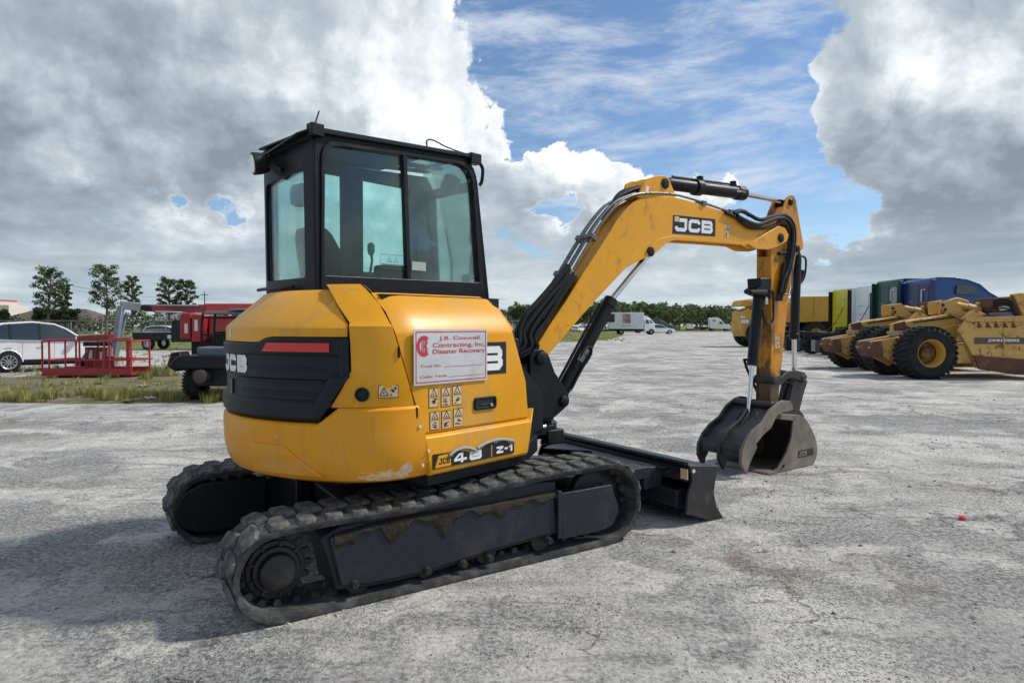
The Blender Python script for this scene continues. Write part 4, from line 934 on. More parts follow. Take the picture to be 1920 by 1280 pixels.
# interior: seat, consoles, levers, mirror
mb = MB(); mb.loft([[U.W(x, y, z) for x, y in ((-.30 - a, .10), (.18, .10), (.18, .56), (-.30 - a, .56))] for a, z in ((0, 1.78), (.02, 1.92))]); seat_ = part('operator_seat', mb, seatm, .03)
sb_ = [(-.46, .12), (-.34, .10), (-.34, .56), (-.46, .54)]
mb = MB(); mb.loft([[U.W(x - k * .05, .33 + (y - .33) * f, z) for x, y in sb_] for k, z, f in ((0, 1.86, 1), (.5, 2.05, 1.04), (1.4, 2.18, .80), (1.8, 2.24, .5))]); part('seat_back', mb, seatm, .03, parent=seat_)
mb = MB(); mb.loft([[U.W(-.60 + x, .33 + y * f, z) for x, y in ((0, -.11), (.09, -.11), (.09, .11), (0, .11))] for z, f in ((2.38, .6), (2.41, .8), (2.49, .8), (2.53, .6))]); part('headrest', mb, seatm, .03, parent=seat_)
for y_ in (.02, .60):
    mb = MB(); mb.box(U, -.15, .25, y_ - .045, y_ + .045, 1.75, 1.98); cs = part('arm_console', mb, seatm, .02)
    mb = MB(); mb.tube([U.W(.20, y_, 1.97), U.W(.22, y_, 2.08), U.W(.21, y_, 2.14)], [.012, .010, .014]); part('joystick', mb, seatm, parent=cs)
    mb = MB(); mb.lathe(U.W(.21, y_, 2.12), (0, 0, 1), [(0, .018), (.03, .03), (.08, .03), (.10, .015)], 12); part('joystick_knob', mb, seatm, parent=cs)
mb = MB(); mb.lathe(U.W(.60, .10, 2.62), (.3, .2, .9), [(0, .02), (.02, .07), (.12, .07), (.14, .03)], 14); part('interior_mirror', mb, seatm)
mb = MB(); mb.box(U, .60, .68, .55, .62, 1.8, 2.02); part('display_unit', mb, seatm, .01)
mb = MB(); mb.tube(spl([U.W(.70, CY0 + .05, 2.62), U.W(.735, CY0 + .05, 2.45), U.W(.72, CY0 + .06, 2.25), U.W(.76, CY0 + .06, 2.15), U.W(.745, CY0 + .06, 1.95)]), .014); part('grab_rail', mb, blk)
mb = MB(); mb.tube(spl([U.W(.68, CY0 + .03, 1.90), U.W(.70, CY0 + .03, 2.12), U.W(.76, CY0 + .03, 2.13), U.W(.75, CY0 + .03, 1.95), U.W(.66, CY0 + .03, 1.92)]), .009); part('latch_handle', mb, blk)
mb = MB(); mb.lathe(U.W(.66, CY0 + .05, 1.92), (0, 1, 0), [(0, .04), (.04, .035)], 12); part('latch_knob', mb, blk)

# ---------------- kingpost, boom, dipper
def bp(y, px, py): x, z = B.vp(y, px, py); return B.W(x, y, z)
YB = -.10
mb = MB(); q = B.tr(-.15, [(1000, 656), (1015, 654), (1027, 664), (1039, 697), (1063, 735), (1067, 750), (1058, 765), (1036, 784), (1000, 784), (992, 720), (993, 668)])
mb.prism(B, q, -.16, -.115); part('kingpost_plate', mb, blk, .006)
mb = MB(); mb.prism(B, q, .115, .16); part('kingpost_plate', mb, blk, .006)
qi = B.tr(-.15, [(1000, 700), (1020, 700), (1030, 745), (1030, 784), (1000, 784), (994, 740)])
mb = MB(); mb.prism(B, qi, -.114, .114); part('kingpost_core', mb, blk, .006)
kx = B.vp(0, 1018, 795)[0]
mb = MB(); mb.lathe(B.W(kx, 0, .62), (0, 0, 1), [(0, .10), (.03, .115), (.13, .115), (.15, .09), (.19, .09), (.20, .12), (.26, .12)], 28); part('swing_pivot', mb, blk, .004)
mb = MB(); mb.box(B, kx - .22, kx + .02, -.13, .13, .66, .74); part('swing_bracket', mb, blk, .01)
mb = MB(); mb.cyl(bp(-.14, 1004, 803), bp(-.14, 1022, 799), .022, n=12); part('swing_cylinder_rod', mb, chrome)
mb = MB(); mb.box(B, kx - .06, kx + .11, -.145, -.05, .58, .70); part('swing_lug', mb, blk, .01)
for px, py, r in ((1014, 672, .055), (1056, 752, .045)):
    x, z = B.vp(-.16, px, py); mb = MB(); mb.lathe(B.W(x, -.195, z), B.W(0, 1, 0) - B.W(0, 0, 0), [(0, r * .6), (.012, r), (.04, r), (.35, r), (.37, r), (.385, r * .6)], 20); part('pivot_pin', mb, blk)
bo = [(1029, 664), (1111, 569), (1175, 501), (1205, 486), (1229, 474), (1245, 459), (1258, 452), (1269, 450), (1329, 454), (1390, 459), (1404, 466), (1420, 466), (1440, 467), (1452, 463), (1463, 460), (1473, 452), (1475, 440), (1470, 430), (1443, 421), (1410, 416), (1368, 400), (1319, 385), (1290, 376), (1269, 370.5), (1255, 368), (1225, 368.5), (1202, 371), (1188, 379), (1176, 390), (1158, 411), (1138, 444), (1094, 511.5), (1061, 565), (1029, 612), (1003, 654), (1008, 664), (1018, 668)]
mb = MB(); mb.prism(B, B.tr(YB, bo), YB, YB + .018); boom = part('boom_side_plate', mb, yel_arm, .003)
mb = MB(); mb.prism(B, B.tr(YB, bo), -YB - .018, -YB); part('boom_side_plate', mb, yel_arm, .003)
bi = [(1030, 662), (1111, 565), (1175, 498), (1215, 474), (1240, 456), (1262, 446), (1329, 450), (1390, 455), (1440, 461), (1460, 452), (1468, 438), (1443, 425), (1410, 420), (1368, 404), (1319, 389), (1269, 374), (1225, 372), (1202, 375), (1180, 392), (1160, 416), (1140, 448), (1097, 514), (1064, 568), (1032, 614), (1008, 652)]
mb = MB(); mb.prism(B, B.tr(YB, bi), YB + .0182, -YB - .0182); part('boom_box', mb, yel_arm)
# raised lower gusset on the inside of the bend
gq = [(1206, 486), (1229, 474), (1245, 459), (1258, 452), (1269, 450), (1320, 453.5), (1300, 446), (1262, 442), (1240, 446), (1222, 456)]
for y0, y1 in ((YB - .007, YB - .001), (-YB + .001, -YB + .007)):
    mb = MB(); mb.prism(B, B.tr(YB, gq), y0, y1); part('boom_gusset', mb, yel_arm, .002)
x, z = B.vp(YB, 1219, 472); mb = MB(); mb.lathe(B.W(x, -.15, z), B.W(0, 1, 0) - B.W(0, 0, 0), [(.03, .03), (.035, .046), (.265, .046), (.27, .03)], 20); part('cylinder_boss', mb, blk, .003)
# top lugs for the dipper cylinder
lq = [(1194, 371), (1211, 336), (1229, 330), (1245, 329.5), (1253, 334), (1257, 345), (1267, 369)]
for y0 in (-.098, .074):
    mb = MB(); mb.prism(B, B.tr(-.09, lq), y0, y0 + .024); part('boom_top_lug', mb, yel_arm, .003)
lq2 = [(1185, 356), (1190, 341), (1200, 336), (1212, 336), (1206, 345), (1196, 362)]
mb = MB(); mb.prism(B, B.tr(-.05, lq2), .05, .072); part('hose_lug', mb, yel_arm, .003)
x, z = B.vp(-.10, 1247, 344); mb = MB(); mb.lathe(B.W(x, -.115, z), B.W(0, 1, 0) - B.W(0, 0, 0), [(0, .03), (.006, .05), (.22, .05), (.228, .03)], 20); part('pivot_pin', mb, blk, .002)
wx, wz_ = B.vp(-.10, 1212, 357); mb = MB(); mb.prism(B, [(wx - .02, wz_ - .035), (wx + .02, wz_ - .025), (wx + .035, wz_ + .035), (wx - .005, wz_ + .04)], -.1012, -.0985); part('white_tag', mb, white, smooth=False)
# decals on the boom
def fboom(x, z, t): return B.W(x, YB - t, z)
def quadfn(p00, p10, p11, p01, fn):   # bilinear box between four traced corners
    def f(u, w, t):
        a = Vector(p00) * (1 - u) * (1 - w) + Vector(p10) * u * (1 - w) + Vector(p11) * u * w + Vector(p01) * (1 - u) * w
        return fn(a.x, a.y, t)
    return f
fb = quadfn(B.vp(YB, 1260.5, 438), B.vp(YB, 1341, 443.5), B.vp(YB, 1341.5, 411), B.vp(YB, 1262, 403), fboom)
mb = MB(); mb.slab([[fb(0, 0, .0015), fb(1, 0, .0015)], [fb(0, 1, .0015), fb(1, 1, .0015)]], [[fb(0, 0, -.002), fb(1, 0, -.002)], [fb(0, 1, -.002), fb(1, 1, -.002)]]); bd = part('name_decal', mb, dec_blk, smooth=False)
Lx = (Vector(B.vp(YB, 1341, 427)) - Vector(B.vp(YB, 1261, 421))).length; Lz = .19
def fbm(u, w, t): return fb(u / Lx, w / Lz, t)
letters('JCB', fbm, Lx * .05, Lz * .14, Lx * .27, Lz * .72, Lx * .035, Lz * .2, white, bd, e=.003)
mb = MB(); mb.add([fb(u, w, .0046) for u, w in ((.03, .66), (.13, .66), (.13, .94), (.03, .94))], [(0, 1, 2, 3)]); part('decal_field', mb, dec_tan, smooth=False, parent=bd, recalc=False)
x0_, z0_ = B.vp(YB, 1358, 445); x1_, z1_ = B.vp(YB, 1367.5, 421); warn(fboom, x0_, z0_, x1_ - x0_, z1_ - z0_, 31)
# boom cylinder
p0 = bp(0, 1050, 742); p1 = bp(0, 1146, 562); p2 = bp(0, 1217, 475)
ax = (p1 - p0).normalized(); mb = MB(); mb.lathe(p0, ax, [(0, .05), (.03, .058), ((p1 - p0).length - .08, .058), ((p1 - p0).length - .075, .066), ((p1 - p0).length, .066), ((p1 - p0).length + .01, .05)], 24); bc_ = part('boom_cylinder', mb, blk, .002)
mb = MB(); mb.cyl(p1, p2, .027, n=16); part('cylinder_rod', mb, chrome, parent=bc_)
for o_, nm in (((-.062, .0), 'cylinder_pipe'),):
    mb = MB(); mb.tube([p0 + ax * .05 + Vector((-.05, 0, .06)), p0 + ax * .9 + Vector((-.05, 0, .06))], .013); part(nm, mb, blk, parent=bc_)
mb = MB(); mb.box(B, *[sorted((B.L(bp(-.05, 1138, 596)).x, B.L(bp(-.05, 1156, 596)).x))[k] for k in (0, 1)], -.03, .06, B.L(bp(0, 1148, 604)).z, B.L(bp(0, 1148, 588)).z); part('pipe_clip', mb, blk, .005, parent=bc_)
mb = MB(); mb.tube(spl([bp(-.07, *q) for q in ((1066, 733), (1072, 728), (1080, 712), (1092, 690), (1106, 668), (1109, 655), (1103, 650), (1095, 656), (1088, 672), (1078, 690))]), .011); part('pilot_hose', mb, hose, parent=bc_)
mb = MB(); mb.cyl(bp(-.06, 1086, 678), bp(-.06, 1100, 655), .03, n=10); part('hose_fitting', mb, tubem, parent=bc_)
# dipper cylinder on top
p0 = bp(0, 1247, 344); p1 = bp(0, 1393, 363); p2 = bp(0, 1466, 377); ax = (p1 - p0).normalized(); L_ = (p1 - p0).length
mb = MB(); mb.lathe(p0, ax, [(0, .04), (.05, .060), (L_ - .13, .063), (L_ - .12, .075), (L_, .075), (L_ + .01, .05)], 24); dc = part('dipper_cylinder', mb, blk, .002)
mb = MB(); mb.cyl(p1, p2, .030, n=16); part('cylinder_rod', mb, chrome, parent=dc)
nrm = Vector((0, 0, 1))
mb = MB(); mb.tube([p0 + ax * .1 + nrm * .075, p0 + ax * (L_ - .12) + nrm * .08], .012); part('cylinder_pipe', mb, blk, parent=dc)
for k in (.42, .86):
    c_ = p0 + ax * L_ * k; mb = MB(); mb.cyl(c_ + nrm * .04, c_ + nrm * .115, .035, n=10); part('port_block', mb, blk, .004, parent=dc)
mb = MB(); c_ = p0 + ax * L_ * .38; mb.cyl(c_ - ax * .04, c_ + ax * .05, .080, n=20); part('cylinder_band', mb, blk, .004, parent=dc)
mb = MB(); 
for k in range(7):
    c_ = p0 + ax * (L_ - .19 + .02 * k) + B.W(0, -1, 0) * .0; c_ = c_ + (B.W(0, -1, 0) - B.W(0, 0, 0)) * .068; mb.cyl(c_, c_ + Vector((.004, -.004, .012 if k % 2 else -.01)), .009, n=5)
part('paint_marks', mb, white, parent=dc)
# steel oil pipes along the boom's upper edge
path = [(1018, 602), (1040, 572), (1076, 512), (1114, 448), (1140, 410), (1165, 384), (1200, 369)]
for i in range(5):
    y = -.115 + .045 * i; up = .030 + .012 * (i % 2)
    off = [(-1.0, -.9)] * 5 + [(-.8, -1), (-.3, -1)]
    pts = []
    for (px, py), (ox, oy) in zip(path, off):
        x, z = B.vp(YB, px, py); pts.append(B.W(x - up * .8, y, z + up * .75))
    if i == 0:
        for px, py in ((1257, 367), (1300, 377), (1350, 394), (1378, 404)):
            x, z = B.vp(YB, px, py); pts.append(B.W(x, y + .02, z + .018))
    mb = MB(); mb.tube(spl(pts, 5), .0125); part('oil_pipe', mb, tubem)
for px, py in ((1066, 512), (1107, 444), (1319, 386), (1370, 402)):
    x, z = B.vp(YB, px, py)
    top_ = px > 1200
    mb = MB()
    if top_: mb.box(B, x - .03, x + .03, -.12, .0, z, z + .05)
    else:
        ang = atan2(1, .62)
        c = [B.W(x + a * cos(ang) - b * sin(ang) + .06, y, z + a * sin(ang) + b * cos(ang) - .03) for y in (-.135, .085) for a, b in ((-.022, .015), (.022, .015), (.022, .085), (-.022, .085))]
        mb.hexa(c)
    part('pipe_clamp', mb, tubem, .006)
# hoses from the machine up to the pipes
Lh = ((966, 652), (972, 618), (988, 590), (1014, 560), (1044, 526), (1064, 498)); Rh = ((1000, 660), (1006, 632), (1024, 603), (1044, 572), (1062, 545), (1078, 520))
for i in range(12):
    f = (i % 4) / 3 * .92; y = -.12 + .085 * (i // 4) + random.uniform(-.01, .01)
    pts = [U.W(.60 - .02 * (i % 4), -.22 - .04 * (i // 4), 1.22)] + [bp(y, l[0] * (1 - f) + r[0] * f + random.uniform(-2, 2), l[1] * (1 - f) + r[1] * f) for l, r in zip(Lh, Rh)]
    mb = MB(); mb.tube(spl(pts, 5), .024, 10); part('hydraulic_hose', mb, hose)
for i in range(4):
    y = -.11 + .055 * i; x, z = B.vp(YB, 1040, 580); a = B.W(x - .035, y, z + .035); x, z = B.vp(YB, 1062, 545); b = B.W(x - .035, y, z + .03)
    mb = MB(); mb.cyl(a, b, .021, n=8); part('hose_fitting', mb, tubem, .003)
for i in range(3):
    mb = MB(); y = -.02 + .04 * i; mb.tube(spl([bp(y, *q) for q in ((1130, 412 - i), (1142, 392), (1158, 371 - 2 * i), (1176, 360 - 2 * i), (1200, 353 - i), (1240, 350))], 6), .020, 10); part('hydraulic_hose', mb, hose)
# dipper
XD0 = B.vp(-.09, 1446, 600)[0]
dq = B.tr(-.09, [(1446, 462), (1446, 560), (1446, 650), (1445, 700), (1444, 764), (1459, 752), (1464, 700), (1470, 640), (1478, 560), (1486, 520), (1492, 480), (1497, 474), (1506, 466), (1506, 455), (1500, 421), (1493, 376), (1488, 367), (1482, 365), (1476, 370), (1464, 401), (1452, 425)])
mb = MB(); mb.prism(B, dq, -.09, -.074); part('dipper_side_plate', mb, yel_dip, .003)
mb = MB(); mb.prism(B, dq, .074, .09); part('dipper_side_plate', mb, yel_dip, .003)
db_ = B.tr(-.09, [(1446, 480), (1446, 650), (1445, 758), (1459, 748), (1464, 700), (1470, 640), (1478, 560), (1486, 500), (1475, 480)])
mb = MB(); mb.prism(B, [(x + .004, z) for x, z in db_], -.0738, .0738); part('dipper_box', mb, yel_dip)
for px, py, r, y0, y1 in ((1463, 446, .052, -.155, .155), (1488, 378, .038, -.115, .115), (1500.5, 466, .042, -.115, .115)):
    x, z = B.vp(-.13, px, py); mb = MB(); mb.lathe(B.W(x, y0, z), B.W(0, 1, 0) - B.W(0, 0, 0), [(0, r * .6), (.01, r), (y1 - y0 - .01, r), (y1 - y0, r * .6)], 20); part('pivot_pin', mb, blk, .002)
# cheek plates of the boom tip
for y0 in (-.135, .10):
    mb = MB(); mb.prism(B, B.tr(-.12, [(1402, 458), (1416, 467), (1440, 468), (1458, 462), (1474, 452), (1477, 440), (1470, 428), (1458, 424), (1430, 440)]), y0, y0 + .034); part('boom_tip_cheek', mb, yel_arm, .004)
# bucket cylinder behind the dipper
xo_, zo_ = B.vp(0, 1501, 466); p0 = B.W(xo_, 0, zo_); p0 = bp(0, 1494, 486); p1 = bp(0, 1489, 636); p2 = bp(0, 1489.5, 700)
mb = MB(); ax = (p1 - p0).normalized(); L_ = (p1 - p0).length; mb.lathe(p0, ax, [(-.1, .03), (-.05, .045), (0, .052), (L_ - .07, .052), (L_ - .065, .058), (L_, .058)], 20); kc = part('bucket_cylinder', mb, blk)
mb = MB(); mb.cyl(p1, p2, .028, n=14); part('cylinder_rod', mb, chrome, parent=kc)
mb = MB(); mb.tube(spl([bp(0, *q) for q in ((1497, 482), (1506, 481), (1511, 488), (1510, 510), (1506, 524), (1500, 532))]), .012); part('cylinder_hose', mb, hose, parent=kc)
mb = MB(); c_ = bp(0, 1504, 508); mb.cyl(c_, bp(0, 1498, 530), .035, .02, n=9); part('hose_bracket', mb, blk, parent=kc)
# thumb cylinder in front of the dipper
p0 = bp(0, 1424, 532); p1 = bp(0, 1410, 685); p2 = bp(0, 1402.5, 785)
mb = MB(); q = B.tr(0, [(1413, 522), (1446, 521), (1446, 556), (1432, 560), (1408, 550), (1406, 544), (1414, 538)]); mb.prism(B, q, -.085, .085); part('thumb_mount', mb, blk, .01)
ax = (p1 - p0).normalized(); L_ = (p1 - p0).length; mb = MB(); mb.lathe(p0, ax, [(0, .04), (.06, .055), (L_ - .06, .055), (L_, .058)], 20); tc_ = part('thumb_cylinder', mb, blk, .002)
mb = MB(); mb.cyl(p1, p2, .024, n=14); part('cylinder_rod', mb, chrome, parent=tc_)
mb = MB(); mb.cyl(bp(-.10, 1406, 548), bp(-.10, 1436, 548), .028, n=10); part('thumb_pin', mb, blk)
mb = MB(); mb.tube(spl([bp(-.12, *q) for q in ((1442, 545), (1449, 548), (1450, 575), (1449, 600), (1440, 608), (1432, 598), (1430, 580))]), .012); part('thumb_hose', mb, hose)
mb = MB(); x_, z_ = B.vp(-.06, 1436, 562); mb.box(B, x_ - .02, x_ + .02, -.075, -.065, z_ - .05, z_ + .05); part('thumb_tag', mb, white)
mb = MB(); mb.tube([bp(.12, *q) for q in ((1395, 673), (1400, 690), (1420, 735))], .015); part('thumb_linkage_rod', mb, blk)
mb = MB(); mb.tube([bp(.12, 1394, 674), bp(.05, 1412, 674)], .014); part('rod_bracket', mb, blk)
# hoses over the elbow and down the dipper
hs = [((1382, 404), (1395, 412), (1420, 421), (1440, 415), (1460, 409), (1475, 412), (1485, 428), (1486, 450), (1483, 475), (1478, 500), (1468, 525), (1462, 548)),
      ((1376, 400), (1390, 396), (1404, 402), (1425, 412), (1450, 406), (1472, 404), (1486, 418), (1490, 440), (1488, 470), (1482, 500), (1474, 530), (1470, 548)),
      ((1360, 398), (1380, 408), (1396, 422), (1412, 428), (1440, 427), (1462, 419), (1476, 426), (1480, 450), (1478, 478), (1470, 505), (1464, 530), (1460, 550))]
for i, h_ in enumerate(hs):
    pts = [bp(-.14 - .02 * (i == 2) + .02 * i, *q) for q in h_]
    mb = MB(); mb.tube(spl(pts, 5), .021 if i < 2 else .017, 10); part('hydraulic_hose', mb, hose)
mb = MB(); mb.tube(spl([bp(.02, *q) for q in ((1376, 398), (1386, 395), (1397, 397), (1404, 404))]), .020); part('hydraulic_hose', mb, hose)
for k in range(3):
    pts = [bp(-.125, *q) for q in ((1480 - k * 5, 492), (1473 - k * 4, 525), (1468 - k * 4, 550), (1464 - k * 4, 563))]
    mb = MB(); mb.tube(pts, .015, 8); part('hydraulic_hose', mb, hose)
mb = MB(); mb.tube([bp(-.11, *q) for q in ((1486, 490), (1485, 540), (1482, 552), (1472, 552))], .009); part('steel_bracket', mb, tubem)
mb = MB(); mb.tube(spl([bp(-.11, *q) for q in ((1460, 475), (1470, 474), (1480, 472))]), .02); part('hose_clamp', mb, blk)
def fdip(x, z, t): return B.W(x, -.09 - t, z)
x0_, z0_ = B.vp(-.09, 1453, 653); x1_, z1_ = B.vp(-.09, 1462, 629); warn(fdip, x0_, z0_, x1_ - x0_, z1_ - z0_, 41)
# tipping link and bucket link
for y0 in (-.105, .08):
    mb = MB(); mb.prism(B, B.tr(-.1, [(1452, 704), (1466, 706), (1476, 696), (1492, 694), (1508, 698), (1513, 706), (1508, 718), (1498, 712), (1484, 708), (1472, 712), (1466, 722), (1452, 720)]), y0, y0 + .025); part('tipping_link', mb, steel_d, .004)
lkq = [(1478, 710), (1504, 712), (1496, 738), (1487, 774), (1466, 768), (1470, 745)]
mb = MB(); mb.prism(B, B.tr(0, lkq), -.075, -.02); part('bucket_link', mb, steel_d, .01)
mb = MB(); mb.prism(B, B.tr(0, lkq), .02, .075); part('bucket_link', mb, steel_d, .01)
for px, py, r, w_ in ((1508, 709, .045, .12), (1455, 713, .05, .13), (1479, 762, .045, .22), (1486.5, 719, .02, .085), (1450, 760, .04, .24)):
    x, z = B.vp(-w_, px, py); mb = MB(); mb.lathe(B.W(x, -w_, z), B.W(0, 1, 0) - B.W(0, 0, 0), [(0, r * .6), (.012, r), (2 * w_ - .012, r), (2 * w_, r * .6)], 18); part('pivot_pin', mb, steel_d, .002)
# bucket
YK = -.33
side = [(1445, 893), (1459, 877), (1475, 848), (1484, 822), (1487, 793), (1489, 779), (1497, 777), (1510, 784), (1523, 806), (1531, 828), (1532, 850), (1525, 870), (1510, 885), (1494, 892), (1470, 896), (1446, 897)]
sq = B.tr(YK, side); sq = [(x, max(z, .005)) for x, z in sq]
arc_ = spl([(x, 0, z) for x, z in sq[5:15]], 4); sqs = sq[:5] + [(p.x, max(p.z, .005)) for p in arc_] + sq[15:]
for y0, y1 in ((-.33, -.31), (.31, .33)):
    mb = MB(); mb.prism(B, sqs, y0, y1); part('bucket_side_plate', mb, steel_w, .003)
sh = sqs[5:-1] + [sq[0]]; cx_ = sum(p[0] for p in sq) / len(sq); cz_ = sum(p[1] for p in sq) / len(sq)
inn = [(x + (cx_ - x) * .09, z + (cz_ - z) * .09) for x, z in sh]
mb = MB(); mb.grid([[B.W(x, y, z) for x, z in sh] for y in (-.308, .308)]); mb.grid([[B.W(x, y, z) for x, z in inn] for y in (-.308, .308)])
n = len(sh)
mb2 = MB(); mb2.slab([[B.W(x, y, z) for x, z in sh] for y in (-.309, -.1, .1, .309)], [[B.W(x, y, z) for x, z in inn] for y in (-.309, -.1, .1, .309)]); part('bucket_shell', mb2, mat('bucket_inside', (.045, .036, .030), .8, 0, col2=(.085, .06, .045), sc=5, lo=.4, hi=.7, bump=.4, bsc=40))
lx_, lz_ = sq[0]
mb = MB(); mb.prism(B, [(lx_ - .05, .006), (lx_ + .10, .004), (lx_ + .10, .028), (lx_ - .03, .024)], -.335, .335); part('bucket_cutting_edge', mb, steel_w, .004)
rim = B.tr(YK, [(1447, 893), (1461, 876), (1476, 848), (1485, 822), (1488, 793)])
mb = MB(); mb.prism(B, [(x - .03, z + .0) for x, z in rim] + [(x + .02, z) for x, z in reversed(rim)], -.342, -.331); part('side_cutter', mb, steel_w, .003)
tr_ = B.tr(YK, [(1466, 776), (1500, 778), (1500, 790), (1464, 786)])
mb = MB(); mb.prism(B, tr_, -.33, .33); part('bucket_top_plate', mb, steel_w, .006)
for y0 in (-.16, .12):
    mb = MB(); mb.prism(B, B.tr(-.14, [(1470, 752), (1484, 750), (1492, 762), (1506, 780), (1498, 786), (1462, 786), (1440, 768), (1446, 752)]), y0, y0 + .035); part('bucket_ear', mb, steel_d, .004)
def fbk(x, z, t): return B.W(x, -.330 - t, z)
x0_, z0_ = B.vp(-.33, 1497, 856); x1_, z1_ = B.vp(-.33, 1525, 841)
plate(fbk, x0_ - .01, x1_, z0_ - .012, z1_ + .012, steel_d, 'embossed_badge', e0=-.004, e1=.002)
letters('JCB', fbk, x0_ + .003, z0_, .046, z1_ - z0_, .008, .016, steel_w, EX, e=.005)
mb = MB(); x_, z_ = B.vp(-.33, 1468, 873); mb.cyl(B.W(x_, -.345, z_), B.W(x_, -.33, z_), .014, n=10); part('bucket_bolt', mb, dec_blk)
# thumb with three curved fingers
arm = [(1477, 751), (1468, 750), (1459, 754), (1442, 769), (1429, 791), (1411, 806), (1398, 824), (1389, 846), (1388, 868), (1394, 882), (1398, 889), (1402.5, 872), (1409, 857), (1418, 837), (1415.6, 832), (1429, 815), (1444, 802), (1453, 782), (1466, 773), (1477, 771), (1486, 767), (1484, 757)]
aq = B.tr(-.27, arm); aq = [(x, max(z, .01)) for x, z in aq]
for y0, dx in ((-.285, 0), (-.015, .0), (.245, 0)):
    pts = aq if abs(y0) > .1 else [p for i, p in enumerate(aq) if 3 <= i <= 17]
    mb = MB(); mb.prism(B, pts, y0, y0 + .035); part('thumb_finger', mb, steel_d if y0 > -.2 else steel_w, .005)
tcx, tcz = B.vp(-.27, 1403, 838); mb = MB(); mb.cyl(B.W(tcx, -.27, tcz), B.W(tcx, .27, tcz), .035, n=16); part('thumb_cross_tube', mb, steel_d)
for nm_, q_ in (('thumb_web_plate', [(1456, 764), (1441, 782), (1428, 800), (1412, 815), (1400, 832), (1394, 846), (1399, 849), (1407, 836), (1419, 820), (1436, 804), (1450, 784), (1464, 768)]), ('thumb_front_web', [(1396, 832), (1391, 846), (1391, 858), (1396, 858), (1400, 846), (1404, 836)])):
    mb = MB(); mb.prism(B, [(x, max(z, .02)) for x, z in B.tr(-.27, q_)], -.25, .25); part(nm_, mb, steel_d, .003)
for y0 in (-.05, .045):
    a = B.tr(-.27, [(1440, 776), (1448, 784), (1412, 838), (1402, 834)])
    mb = MB(); mb.prism(B, a, y0, y0 + .015); part('thumb_rib', mb, steel_d, .003)
for y0 in (-.055, .03):
    mb = MB(); mb.prism(B, B.tr(-.03, [(1392, 790), (1402, 776), (1414, 780), (1430, 800), (1404, 812)]), y0, y0 + .025); part('thumb_ear', mb, steel_d, .005)

# ================================================================== SURROUNDINGS
LF = Fr((0, 0), 0)                    # local frame for things built round their own base
def V(*a): return Vector(a)
bpaint = {}
def paint(name, c, **k): return mat(name, c, .38, 0, col2=tuple(x * .7 + .03 for x in c), sc=1.2, lo=.5, hi=.9, bump=.02, bsc=40, coat=.3, **k)
wht = paint('white_vehicle_paint', (.86, .865, .87)); redp = paint('red_lift_paint', (.42, .022, .03)); redd = paint('dark_red_paint', (.22, .012, .02))
greyarm = mat('grey_arm', (.22, .25, .27), .5, .3); bluep = paint('blue_cab_paint', (.008, .06, .23)); greenp = paint('green_cab_paint', (.003, .055, .038)); ylw = paint('lemon_cab_paint', (.62, .55, .012)); blued = paint('dark_blue_panel', (.004, .013, .095))
tan_ = mat('faded_yellow_paint', (.60, .36, .10), .6, 0, col2=(.36, .21, .07), sc=1.5, lo=.45, hi=.8, col3=(.13, .055, .03), sc3=4.5, lo3=.55, hi3=.63, bump=.1, bsc=20)
rustm = mat('rusty_brown_paint', (.115, .05, .032), .85, 0, col2=(.22, .11, .05), sc=3, lo=.5, hi=.75, bump=.3, bsc=20)
tan_clean = mat('quarry_yellow', (.56, .31, .04), .5, 0, col2=(.42, .23, .04), sc=1.0, lo=.4, hi=.8)
vblk = mat('vehicle_black', (.010, .011, .012), .5, spec=.3, col2=(.05, .048, .045), sc=3, lo=.5, hi=.8)
alu = mat('alloy', (.55, .56, .57), .35, .6); rimw = mat('rim_grey', (.33, .34, .35), .5, .4); galv = mat('galvanised', (.36, .37, .37), .5, .5)
taill = mat('tail_light', (.35, .01, .01), .3); conc = mat('stucco', (.55, .46, .40), .9); roofm = mat('brown_roof', (.12, .095, .08), .9, col2=(.085, .07, .06), sc=2, bump=.3, bsc=4)
wood_m = mat('weathered_pole', (.10, .08, .065), .9)

